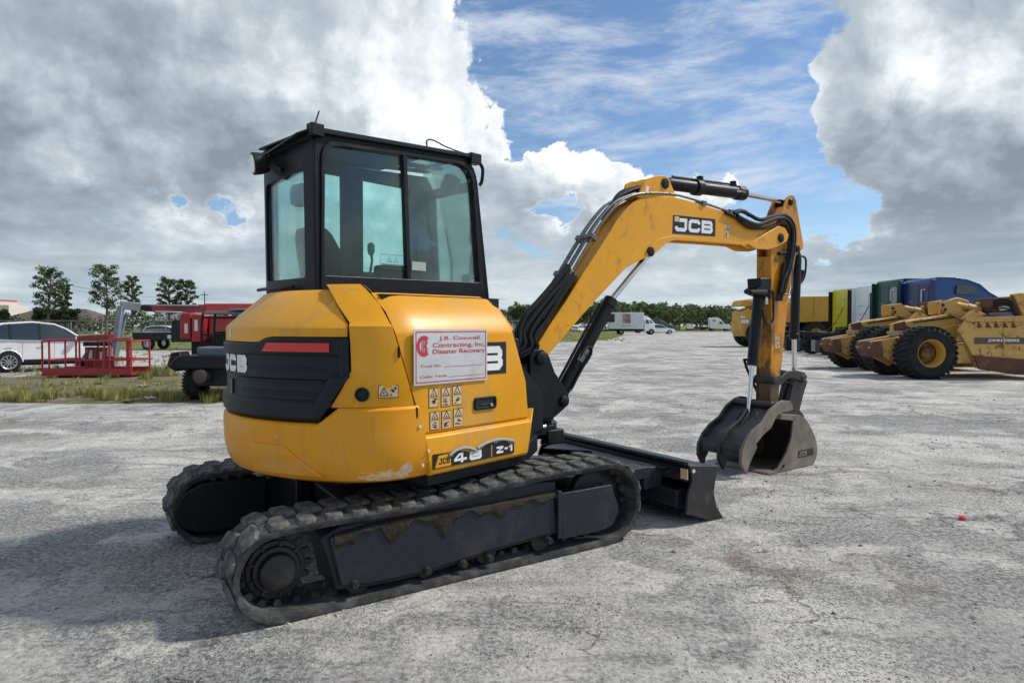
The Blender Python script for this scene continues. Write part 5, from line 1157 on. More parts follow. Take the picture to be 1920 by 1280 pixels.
def wheel(parent, x, y, r, w, side=-1, rim=.58, rm=None, name='wheel', tread=False, spokes=0, hubm=None):
    """wheel standing on z=0 with its axle along y; side = direction of the visible face"""
    a = V(0, 1, 0); mb = MB()
    prof = [(-w / 2, rim * r), (-w / 2, r * .86), (-w * .40, r * .97), (-w * .2, r), (w * .2, r), (w * .40, r * .97), (w / 2, r * .86), (w / 2, rim * r)]
    prof += [(w * .40, rim * r * .9), (-w * .40, rim * r * .9)]; mb.lathe(V(x, y, r), a, prof, 36, closed=True)
    wo = obj(name, mb, tyre, parent, smooth=True)
    if tread:
        mb = MB(); n = 30
        for k in range(n):
            t_ = 2 * pi * k / n
            for sg in (-1, 1):
                t2 = t_ + (.5 * 2 * pi / n if sg > 0 else 0); c = cos(t2); s_ = sin(t2); tx_, tz_ = -s_, c
                q = []
                for rr in (r * .97, r * 1.035):
                    for yy_, sh_ in ((sg * w * .50, 0), (sg * w * .04, r * .10)):
                        for dd in (-r * .045, r * .045): q.append(V(x + c * rr + tx_ * (dd + sh_), y + yy_, r + s_ * rr + tz_ * (dd + sh_)))
                mb.hexa([q[0], q[1], q[3], q[2], q[4], q[5], q[7], q[6]])
        obj('tyre_tread', mb, tyre, wo, smooth=False, kind='stuff')
    f = side; mb = MB(); deep = .02 if hubm is None else -.10
    mb.lathe(V(x, y, r), V(0, f, 0), [(w * .10, rim * r * .99), (w * .48, rim * r * 1.05), (w * .50, rim * r * .98), (w * .44, rim * r * .90), (w * (.12 + deep), rim * r * .82), (w * (.10 + deep), rim * r * .80)], 32, closed=True)
    ro = obj('rim', mb, rm or rimw, wo)
    mb = MB(); mb.lathe(V(x, y, r), V(0, f, 0), [(w * deep, rim * r * .84), (w * (.04 + deep), rim * r * .6), (w * (.02 + deep), rim * r * .42), (w * (.20 + deep), rim * r * .36), (w * (.24 + deep), rim * r * .18), (w * (.24 + deep), .002)], 28)
    obj('hub_disc', mb, vblk if spokes else (hubm or rm or rimw), ro)
    if spokes:
        mb = MB()
        for k in range(spokes):
            t_ = 2 * pi * k / spokes; c, s_ = cos(t_), sin(t_); R0 = rim * r
            mb.add([V(x + c * R0 * a_ - s_ * b_, y + f * w * .46, r + s_ * R0 * a_ + c * b_) for a_, b_ in ((.10, -r * .03), (.95, -r * .05), (.95, r * .05), (.10, r * .03))], [(0, 1, 2, 3)])
        obj('spokes', mb, rm or rimw, ro, smooth=False, kind='stuff')
    return wo
def lobj(name, mb, m, parent, bevel=0, **k): return obj(name, mb, m, parent, bevel, **k)
def pos_px(px, py): p = gz(px, py); return p

# ---------------- white estate car on the left (heading right)
def car(label, loc, deg, m, L=4.5, hgt=1.68, group=None, cat='car', name='parked_car', detail=True, spokes=10):
    t = thing(name, label, cat, loc, deg, group)
    k = hgt / 1.68; l = L / 4.5
    w = .90
    side = [(-2.18, .42), (-2.22, .75), (-2.20, 1.02), (-2.12, 1.12), (2.0, .98), (2.18, .80), (2.22, .45), (2.1, .30), (1.72, .28)]
    # body outline with wheel arches
    def arch(xc): return [(xc + .40 * cos(radians(a)), .33 + .40 * sin(radians(a))) for a in range(0, 181, 20)]
    low = [(2.1, .30)] + arch(1.34) + arch(-1.35) + [(-2.1, .34)]
    up = [(-2.22, .75), (-2.20, 1.02), (-1.9, 1.10), (-1.0, 1.06), (.75, 1.02), (1.35, 1.02), (1.95, .88), (2.2, .72), (2.22, .48)]
    body = low + up
    body = [(x * l, z * k) for x, z in body]
    n = len(body); mb = MB()
    secs = [(-w, .0), (-w * .96, .02), (w * .96, .02), (w, 0)]
    rows = []
    for y, ins in ((-w * .94, .05), (-w, .0), (w, .0), (w * .94, .05)):
        rows.append([V(x * (1 - ins * .4), y, z - (ins if z > .9 * k else 0)) for x, z in body])
    mb.grid(rows, True); mb.f += [tuple(range(n - 1, -1, -1)), tuple(range(3 * n, 4 * n))]
    b = lobj('body', mb, m, t, .02, angle=40)
    cabp = [(-2.12, 1.02), (-1.90, 1.46), (-1.5, 1.60), (-.6, 1.66), (.08, 1.58), (.42, 1.42), (1.02, 1.04)]
    def gy(z): return -w * .93 + (z / k - 1.0) * .30
    cp_ = [(x * l, z * k) for x, z in cabp]; n = len(cp_)
    mb = MB(); mb.grid([[V(x, gy(z), z) for x, z in cp_], [V(x, -gy(z), z) for x, z in cp_]], True); mb.f += [tuple(range(n)), tuple(range(2 * n - 1, n - 1, -1))]
    lobj('greenhouse_glass', mb, carglass, t, .03, angle=50)
    rp = [(x * l, z * k) for x, z in ((-2.02, 1.40), (-1.88, 1.50), (-1.5, 1.63), (-.6, 1.69), (.06, 1.615), (.16, 1.57))]
    mb = MB(); mb.slab([[V(x, gy(z) - .012, z - .045) for x, z in rp], [V(x, gy(z) + .06, z) for x, z in rp], [V(x, -gy(z) - .06, z) for x, z in rp], [V(x, -gy(z) + .012, z - .045) for x, z in rp]], [[V(x, gy(z) + .02, z - .06) for x, z in rp], [V(x, gy(z) + .08, z - .05) for x, z in rp], [V(x, -gy(z) - .08, z - .05) for x, z in rp], [V(x, -gy(z) - .02, z - .06) for x, z in rp]])
    lobj('roof', mb, m, t, .0, angle=50)
    for sg in (-1, 1):
        mb = MB(); mb.tube([V(x * l, sg * abs(gy(z * k)) , z * k) for x, z in ((1.08, 1.02), (.45, 1.43), (.10, 1.585), (-.6, 1.66), (-1.5, 1.60), (-1.92, 1.45), (-2.14, 1.05))], .035, 6); lobj('pillar', mb, m, t)
    if detail:
        for sg in (-1, 1):
            for x0_, x1_, za, zb in ((-1.32, -1.20, 1.06, 1.60), (-.42, -.32, 1.06, 1.64), (.02, .10, 1.06, 1.585)):
                mb = MB(); yb = abs(gy(1.05 * k) - .018); yt = abs(gy(zb * k) - .018)
                x0s = x0_ + (0 if x0_ < 0 else .30); mb.add([V(x0s * l, sg * yb, za * k), V((x0s + .07) * l, sg * yb, za * k), V((x0_ + .06) * l, sg * yt, zb * k), V(x0_ * l, sg * yt, zb * k)], [(0, 1, 2, 3)])
                if x0_ < 0: lobj('window_post', mb, vblk, t, smooth=False, recalc=False)
            for x0_ in (-.30, -1.28):
                mb = MB(); mb.tube([V(x0_ * l - .08, sg * (w + .012), .93 * k), V(x0_ * l + .12, sg * (w + .012), .93 * k)], .014); lobj('door_handle', mb, m, t)
                mb = MB(); mb.tube([V((x0_ + .32) * l, sg * (w + .001), .34 * k), V((x0_ + .34) * l, sg * (w + .001), .98 * k)], .005, 4); lobj('door_gap', mb, vblk, t)
            mb = MB(); mb.box(LF, .70 * l, .88 * l, min(sg * w, sg * (w + .2)), max(sg * w, sg * (w + .2)), 1.04 * k, 1.17 * k); lobj('door_mirror', mb, m, t, .03)
            mb = MB(); mb.box(LF, -.92 * l, .92 * l, min(sg * (w - .02), sg * (w + .012)), max(sg * (w - .02), sg * (w + .012)), .28 * k, .42 * k); lobj('sill_trim', mb, vblk, t, .01)
            mb = MB(); mb.box(LF, 1.95 * l, 2.17 * l, min(sg * .6, sg * .89), max(sg * .6, sg * .89), .68 * k, .82 * k); lobj('headlight', mb, lamp, t, .03)
            mb = MB(); mb.box(LF, -2.21 * l, -2.05 * l, min(sg * .65, sg * .905), max(sg * .65, sg * .905), .85 * k, 1.02 * k); lobj('tail_light', mb, taill, t, .02)
    mb = MB(); mb.box(LF, -2.0 * l, 2.05 * l, -w * .8, w * .8, .22 * k, .7 * k); lobj('underbody', mb, vblk, t)
    for x in (-1.35 * l, 1.34 * l):
        for sg in (-1, 1): wheel(t, x, sg * (w - .10), .345 * k, .22, sg, .66, alu, spokes=spokes if detail else 0)
    return t
p = gz(16, 699)
car('white estate car with alloy wheels standing behind the red basket at the left edge', (p.x + 1.35 * .72 - .75, p.y + 1.35 * .69 + .60, 0), 44, wht, 4.0)

# ---------------- red platform basket, jib and red lift
bl = gz(80, 708); br = gz(256, 706)
t = thing('boom_lift', 'red telescopic boom lift with its guard-railed basket lowered to the ground on a grey jib', 'boom lift', (bl.x, bl.y, 0), 2)
W_ = (br - bl).length; D_ = 1.05
def rail(pts, r=.025, nm='basket_rail', m=redp, par=None): mb = MB(); mb.tube(pts, r, 8); return obj(nm, mb, m, par or t)
for z in (.52, 1.08):
    for y in (0, D_):
        if z > 1 and y == 0:
            rail([V(0, y, z - .03), V(.1, y, z + .03), V(.9, y, z + .04), V(1.0, y, z - .05)]); rail([V(1.95, y, z + .08), V(W_, y, z + .08)])
        else: rail([V(0, y, z), V(W_, y, z)])
    for x in (0, W_): rail([V(x, 0, z), V(x, D_, z)])
for x, y in ((0, 0), (.20, 0), (.98, 0), (1.08, 0), (1.80, 0), (1.95, 0), (W_ - .12, 0), (W_, 0), (0, D_), (1.0, D_), (1.95, D_), (W_, D_)): rail([V(x, y, .1), V(x, y, 1.1)], .028, 'basket_post')
mb = MB(); mb.box(LF, -.02, W_ + .02, -.02, D_ + .02, .05, .10); obj('basket_floor', mb, redd, t, .01)
for y0 in (-.02, D_): mb = MB(); mb.box(LF, 0, W_, y0, y0 + .02, .08, .27); obj('toe_board', mb, redp, t, .004)
mb = MB(); mb.prism(LF, [(1.02, 1.10), (1.92, 1.13), (1.92, 1.28), (1.02, 1.25)], -.02, .30); obj('control_hood', mb, redd, t, .01)
mb = MB(); mb.box(LF, 1.15, 1.85, .05, .30, .93, 1.06); obj('control_panel', mb, vblk, t, .01)
mb = MB(); mb.box(LF, 1.05, 1.90, .30, .34, .30, .90); pb = obj('back_panel', mb, redd, t, .01)
for x, z in ((1.12, .55), (1.5, .50), (1.72, .62)): mb = MB(); mb.box(LF, x, x + .16, .285, .298, z, z + .26); obj('placard', mb, white, pb)
for k in range(3): rail([V(1.15 + .25 * k, .1, .1), V(1.3 + .22 * k, .1, .9)], .03, 'support_bar', redd)
# jib
def lp(px, py, yd):     # local point at depth yd behind the basket's front edge
    d = ray(px, py); k = (bl.y + yd) / d.y; return Matrix.Rotation(radians(-2), 3, 'Z') @ (V(d.x * k, d.y * k, H + d.z * k) - V(bl.x, bl.y, 0))
def beam(nm, a, b, w_, h_, m, par=t):
    ax = (b - a).normalized(); up = V(0, 1, 0).cross(ax).normalized(); mb = MB(); sd = ax.cross(up)
    c = [p + sd * (w_ / 2 * s1) + up * (h_ / 2 * s2) for p in (a, b) for s1, s2 in ((-1, -1), (1, -1), (1, 1), (-1, 1))]
    mb.hexa(c); return obj(nm, mb, m, par, .015)
beam('jib_arm', lp(208, 700, 1.2), lp(227, 575, 1.6), .16, .17, greyarm); beam('jib_cylinder', lp(213, 690, 1.45), lp(236, 590, 1.8), .10, .10, greyarm)
beam('jib_head', lp(226, 572, 1.6), lp(262, 575, 2.0), .22, .26, greyarm); beam('boom_end_section', lp(258, 576, 2.0), lp(285, 578, 2.2), .2, .18, vblk)
beam('boom_inner_section', lp(270, 578, 2.1), lp(350, 580, 2.8), .22, .20, redd); beam('boom_top_rail', lp(268, 572, 2.1), lp(372, 573, 2.9), .2, .06, greyarm)
beam('boom_middle_section', lp(345, 578, 2.8), lp(388, 578, 3.1), .30, .26, redd); beam('boom_outer_section', lp(384, 578, 3.1), lp(640, 578, 5), .36, .32, redp)
beam('boom_carrier', lp(290, 584, 2.15), lp(352, 586, 2.8), .16, .05, galv)
for k in range(2): rail(spl([lp(262, 583, 2), lp(258 - 5 * k, 600 + 3 * k, 2), lp(245, 612 + 3 * k, 1.9), lp(232, 612, 1.8)]), .014, 'boom_hose', hose)
# carrier body
cb0 = lp(338, 640, 3.4); cb1 = lp(352, 640, 3.4)
yb = cb0.y
def lx_(px): return lp(px, 620, 3.4).x
mb = MB(); mb.prism(LF, [(lx_(337), 1.08), (lx_(357), 1.08), (lx_(357), 1.98), (lx_(341), 1.98), (lx_(337), 1.9)], yb, yb + 1.8); cvr = obj('engine_cover', mb, redp, t, .03)
mb = MB(); mb.prism(LF, [(lx_(361), .98), (lx_(382), .98), (lx_(386), 1.9), (lx_(362), 1.95)], yb - .1, yb + 1.7); cv2 = obj('engine_cover', mb, redp, t, .03)
mb = MB(); mb.box(LF, lx_(386), lx_(600), yb + .2, yb + 2.0, 1.15, 1.90); obj('turntable_cover', mb, redp, t, .03)
for px, z0, z1, par in ((346, 1.28, 1.62, cvr), (367, 1.36, 1.75, cv2)): mb = MB(); mb.box(LF, lx_(px), lx_(px + 6), yb - .12 if px > 350 else yb - .012, yb - .09 if px > 350 else yb + .01, z0, z1); obj('placard', mb, white, par)
mb = MB(); mb.box(LF, lx_(355), lx_(600), yb + .1, yb + 2.1, .45, 1.05); obj('chassis', mb, vblk, t, .03)
for px in (385, 590):
    for yy_ in (yb + .1, yb + 2.1): wheel(t, lx_(px), yy_, .48, .36, -1, .5, redd)

# ---------------- side-by-side utility vehicle, seen from behind
q0 = gz(341, 751)
t = thing('utility_vehicle', 'black side-by-side utility vehicle seen from behind with cargo bed, beside the yellow tail', 'utility vehicle', (q0.x, q0.y, 0), 88)
# local: x forward (away from the camera), y left (to the left of the picture), so the right side is at negative y
for y in (-.10, -1.26):
    for x in (.33, 2.25): wheel(t, x, y - .04, .34, .28, 1 if y > -.5 else -1, .5, vblk, tread=True)
def lbox(nm, x0, x1, y0, y1, z0, z1, m, bv=.02, par=None): mb = MB(); mb.box(LF, x0, x1, y0, y1, z0, z1); return obj(nm, mb, m, par or t, bv)
mb = MB(); mb.prismx(LF, [(.06, .66), (.18, .92), (-1.55, .92), (-1.45, .66)], -.15, 1.05); bed = obj('cargo_bed', mb, blk_pl, t, .03)
lbox('tailgate', -.17, -.14, -1.35, .02, .68, .93, blk_pl, .01, bed)
lbox('bed_cooler', .25, .75, -1.15, -.18, .90, 1.10, mat('cooler_grey', (.13, .15, .17), .6), .04)
mb = MB(); mb.prismx(LF, [(.10, .60), (.28, .70), (.22, .98), (.02, 1.02), (-.08, .72)], -.05, .35); obj('fuel_pack', mb, blk_pl, t, .03)
mb = MB(); mb.prism(LF, [(.85, 1.80), (1.0, 1.87), (1.9, 1.90), (2.05, 1.83), (2.0, 1.80), (1.0, 1.79)], -1.25, .0); obj('roof', mb, mat('roof_plastic', (.05, .055, .062), .5), t, .02)
lbox('roof_strip', .95, 1.95, -1.0, -.55, 1.88, 1.925, mat('roof_strip_grey', (.20, .22, .24), .5), .01)
for y in (.02, -.26, -.95, -1.28):
    mb = MB(); mb.tube(spl([V(.92, y, .85), V(.86, y, 1.3), V(.92, y, 1.78), V(1.1, y, 1.84)]), .028); obj('roll_cage_bar', mb, vblk, t)
for z in (1.35, 1.72):
    mb = MB(); mb.tube([V(.87, .0, z), V(.87, -1.28, z)], .022); obj('roll_cage_bar', mb, vblk, t)
for y in (-.30, -.85):
    mb = MB(); mb.prism(LF, [(1.05, .80), (1.35, .80), (1.25, 1.42), (1.12, 1.42)], y - .25, y + .2); obj('seat', mb, vblk, t, .04)
lbox('front_body', 1.7, 2.75, -1.3, .05, .55, 1.0, blk_pl, .08); lbox('chassis', 0, 2.6, -1.0, -.22, .30, .66, vblk, .02)
mb = MB(); mb.lathe(V(-.02, -.52, .52), V(-1, 0, 0), [(0, .11), (.05, .14), (.25, .14), (.28, .08)], 16); obj('muffler', mb, mat('heat_brown', (.09, .07, .055), .6, .4), t)
for y in (-.22, -.85):
    mb = MB(); mb.tube([V(.30, y, .62), V(.30, y - .12, .36)], .035); obj('shock_absorber', mb, vblk, t)
mb = MB(); mb.tube(spl([V(-.18, .10, 1.0), V(-.20, .16, .80), V(-.20, .22, .66), V(-.19, .14, .74), V(-.18, -.02, .90), V(-.1, -.2, .96)]), .009); obj('red_cable', mb, redd, t)

# ---------------- black flatbed truck
p = gz(293, 659 - 4)
t = thing('flatbed_truck', 'black flatbed pickup truck partly hidden behind the red boom lift', 'truck', (p.x, p.y, 0), -2)
lbox('flat_bed', -.95, 1.45, -.95, .95, .95, 1.10, vblk, .02); lbox('bed_side_board', -.9, 1.3, -1.0, -.96, .62, 1.10, vblk, .02)
for k in range(16): mb = MB(); mb.tube([V(-.9 + .15 * k, -.96, 1.10), V(-.9 + .15 * k, -.96, 1.28)], .018, 6); obj('bed_stake', mb, galv, t)
mb = MB(); mb.tube([V(-.9, -.96, 1.28), V(1.4, -.96, 1.28)], .02); obj('bed_rail', mb, galv, t)
mb = MB(); mb.prism(LF, [(1.5, .5), (1.5, 1.35), (1.6, 1.9), (3.0, 1.92), (3.6, 1.3), (4.6, 1.2), (4.7, .5)], -.95, .95); obj('cab', mb, vblk, t, .06)
for x in (0, 3.7): wheel(t, x, -.85, .39, .25, -1, .6, alu); wheel(t, x, .85, .39, .25, 1, .6, alu)
car('white hatchback seen over the flatbed of the black truck', (gz(316, 640).x, gz(316, 640).y, 0), 12, wht, 4.3, 1.55, detail=False)

# ---------------- two worn pull scrapers on the right
def scraper_outline(pts, y): return [(x - SX, z) for x, z in WF.tr(y, pts)]
c0 = gz(1746, 711.5); SX, SY = c0.x, c0.y
def make_scraper():
    t = thing('pull_scraper', 'x', 'scraper', (SX, SY, 0), 0)
    y = SY
    r = .75
    hubd = mat('muddy_shaded_rim', (.26, .15, .04), .8, 0, col2=(.10, .065, .035), sc=4, lo=.4, hi=.6)  # mud, with the shade of the dished rim put into the darker brown
    wo = wheel(t, .0, .30, r, .62, -1, .54, tan_clean, tread=True, hubm=hubd)
    wheel(t, -.05, 1.95, r, .62, -1, .54, tan_clean, tread=True)
    # rear frame: push block, lower draft beams
    q = scraper_outline([(1628, 652), (1632, 640), (1646, 637), (1700, 628), (1740, 618), (1790, 608), (1800, 616), (1790, 640), (1740, 656), (1700, 668), (1690, 688), (1652, 668), (1640, 668)], y + .8)
    mb = MB(); mb.prism(LF, q, .70, .85); obj('push_frame', mb, tan_, t, .02); mb = MB(); mb.prism(LF, q, 1.35, 1.5); obj('push_frame', mb, tan_, t, .02)
    q = scraper_outline([(1628, 652), (1632, 640), (1648, 637), (1650, 668), (1640, 670)], y + .8); mb = MB(); mb.prism(LF, q, .60, 1.60); obj('push_block', mb, rustm, t, .03)
    # gooseneck beam and tower
    q = scraper_outline([(1675, 608), (1700, 600), (1745, 594), (1800, 586), (1806, 604), (1770, 612), (1720, 622), (1692, 628), (1676, 622)], y + 1.1)
    mb = MB(); mb.prism(LF, q, .85, 1.35); obj('ejector_beam', mb, tan_, t, .03)
    q = scraper_outline([(1674, 607), (1696, 602), (1698, 618), (1676, 620)], y + .84); mb = MB(); mb.prism(LF, q, .80, .84); obj('rusty_end_plate', mb, rustm, t, .005)
    q = scraper_outline([(1678, 622), (1694, 619), (1694, 628), (1682, 630)], y + .84); mb = MB(); mb.prism(LF, q, .80, 1.3); obj('beam_bracket', mb, mat('cream_paint', (.5, .42, .30), .6), t, .005)
    q = scraper_outline([(1750, 566), (1774, 562), (1790, 578), (1806, 598), (1800, 606), (1770, 590), (1752, 590)], y + 1.1)
    mb = MB(); mb.prism(LF, q, .80, .90); tw = obj('tower_plate', mb, tan_, t, .01); mb = MB(); mb.prism(LF, q, 1.3, 1.4); obj('tower_plate', mb, tan_, t, .01)
    for px, py in ((1768, 572), (1772, 580)):
        x_, z_ = WF.vp(y + .80, px, py); mb = MB(); mb.cyl(V(x_ - SX, .785, z_), V(x_ - SX, .80, z_), .05, n=12); obj('tower_hole', mb, dec_blk, tw)
    # bowl side
    q = scraper_outline([(1796, 620), (1812, 598), (1840, 597), (1930, 598), (2050, 598), (2050, 700), (1900, 696), (1830, 690), (1822, 664), (1808, 640)], y + .15)
    mb = MB(); mb.prism(LF, q, .12, .22); bw = obj('bowl_side', mb, tan_, t, .01)
    mb = MB(); mb.prism(LF, q, 2.2, 2.3); obj('bowl_side', mb, tan_, t, .01)
    q = scraper_outline([(1823, 666), (1930, 674), (2050, 684), (2050, 704), (1900, 702), (1834, 692)], y + .12); mb = MB(); mb.prism(LF, q, .06, .12); obj('lower_rusty_skirt', mb, rustm, t, .01)
    q = scraper_outline([(1808, 594), (1930, 592), (2050, 592), (2050, 600), (1930, 602), (1812, 603)], y + .1); mb = MB(); mb.prism(LF, q, .05, .14); obj('bowl_top_rib', mb, tan_, t, .005)
    q = scraper_outline([(1828, 634), (1838, 620), (2050, 622), (2050, 634)], y + .1)
    mb = MB(); mb.box(LF, .9, 3.8, .25, 2.2, .45, 1.0); obj('bowl_floor', mb, tan_, t, .02)
    # diagonal struts
    for a, b in (((1795, 640), (1812, 600)), ((1822, 610), (1870, 606))):
        P0 = WF.vp(y + .3, *a); P1 = WF.vp(y + .3, *b); mb = MB(); mb.cyl(V(P0[0] - SX, .3, P0[1]), V(P1[0] - SX, .3, P1[1]), .055, n=8); obj('strut', mb, tan_, t)
    q = scraper_outline([(1806, 598), (1826, 580), (1850, 590), (1850, 606), (1826, 606)], y + .3); mb = MB(); mb.prism(LF, q, .25, .45); obj('hinge_bracket', mb, tan_, t, .02)
    for a, b, rr in (((1792, 572), (1816, 577), .11), ((1812, 576), (1838, 582), .13), ((1830, 570), (1850, 572), .06)):
        P0 = WF.vp(y + .9, *a); P1 = WF.vp(y + .9, *b); mb = MB(); mb.cyl(V(P0[0] - SX, .9, P0[1]), V(P1[0] - SX, .9, P1[1]), rr, n=14); obj('hydraulic_ram', mb, tan_, t)
    q = scraper_outline([(1836, 598), (1848, 590), (1900, 596), (1912, 606), (1838, 606)], y + .2); mb = MB(); mb.prism(LF, q, .2, 1.6); obj('fallen_earth', mb, mud, t, .02)
    for k in range(5):
        P0 = WF.vp(y + .16, 1832 + 16 * k, 603); P1 = WF.vp(y + .16, 1840 + 16 * k, 614); mb = MB(); mb.prism(LF, [(P0[0] - SX, P0[1]), (P1[0] - SX, P1[1]), (P0[0] - SX - .03, P1[1])], .10, .13); obj('gusset', mb, rustm, t)
    for k in range(7):
        P0 = WF.vp(y + .12, 1838 + 22 * k, 612 + 0 * k); P1 = WF.vp(y + .12, 1838 + 22 * k, 665); mb = MB(); mb.box(LF, P0[0] - SX - .015, P0[0] - SX + .015, .10, .12, P1[1], P0[1]) if k % 3 == 2 else mb.cyl(V(P0[0] - SX, .10, P0[1] - .05), V(P0[0] - SX, .13, P0[1] - .05), .03, n=8); obj('side_rib' if k % 3 == 2 else 'side_bolt', mb, tan_, bw)
    for a, b_, c_ in (((1700, 612), (1730, 630), (1738, 660)), ((1712, 604), (1760, 598), (1800, 592))):
        mb = MB(); mb.tube(spl([V(WF.vp(y + .83, *q_)[0] - SX, .82, WF.vp(y + .83, *q_)[1]) for q_ in (a, b_, c_)]), .022, 6); obj('oil_line', mb, hose, t)
    # maker's strip
    P0 = WF.vp(y + .11, 1827, 649); P1 = WF.vp(y + .11, 1945, 632)
    mb = MB(); mb.box(LF, P0[0] - SX, P1[0] - SX, .105, .125, 1.02, 1.20); st_ = obj('maker_strip', mb, mat('strip_brown', (.10, .075, .05), .7), t, smooth=False)
    P2 = WF.vp(y + .11, 1852, 640); P3 = WF.vp(y + .11, 1911, 640)
    text('JOHN DEERE', lambda u, w, tt: V(u, .104 - tt, w), P2[0] - SX, 1.06, P3[0] - P2[0], .10, white, st_, off=.03)
    # tangle of hoses and cylinders at the front
    mb = MB(); 
    q = scraper_outline([(1852, 575), (1858, 558), (1905, 555), (1918, 560), (1918, 584), (1856, 586)], y + .5); mb.prism(LF, q, .35, 1.2); obj('front_crossmember', mb, rustm, t, .03)
    q = scraper_outline([(1896, 552), (1912, 548), (1935, 555), (1940, 600), (1916, 600), (1906, 575)], y + .4); mb = MB(); mb.prism(LF, q, .3, .5); obj('apron_arm', mb, tan_, t, .03)
    for k in range(4):
        pts = [WF.vp(y + .3, *a) for a in ((1862, 562 + 5 * k), (1885, 560 + 6 * k), (1900, 570 + 5 * k), (1908, 590 + 3 * k), (1918, 606))]
        mb = MB(); mb.tube(spl([V(a - SX, .3, b) for a, b in pts]), .03); obj('scraper_hose', mb, hose, t)
    q = scraper_outline([(1870, 575), (1890, 572), (1894, 580), (1874, 583)], y + .3); mb = MB(); mb.prism(LF, q, .28, .33); obj('valve_cover', mb, galv, t, .01)
    return t
sc1 = make_scraper(); sc1['label'] = 'nearest faded yellow pull scraper with huge wheel and white lettering on its side'
c1 = gz(1633, 695.5)
sc2 = copy_tree(sc1); sc2.location = (c1.x + .35, c1.y, 0); sc2['label'] = 'second faded yellow pull scraper parked behind the nearest one, only its rear showing'
for s_ in (sc1, sc2): s_['group'] = 'pull scrapers parked in a row'

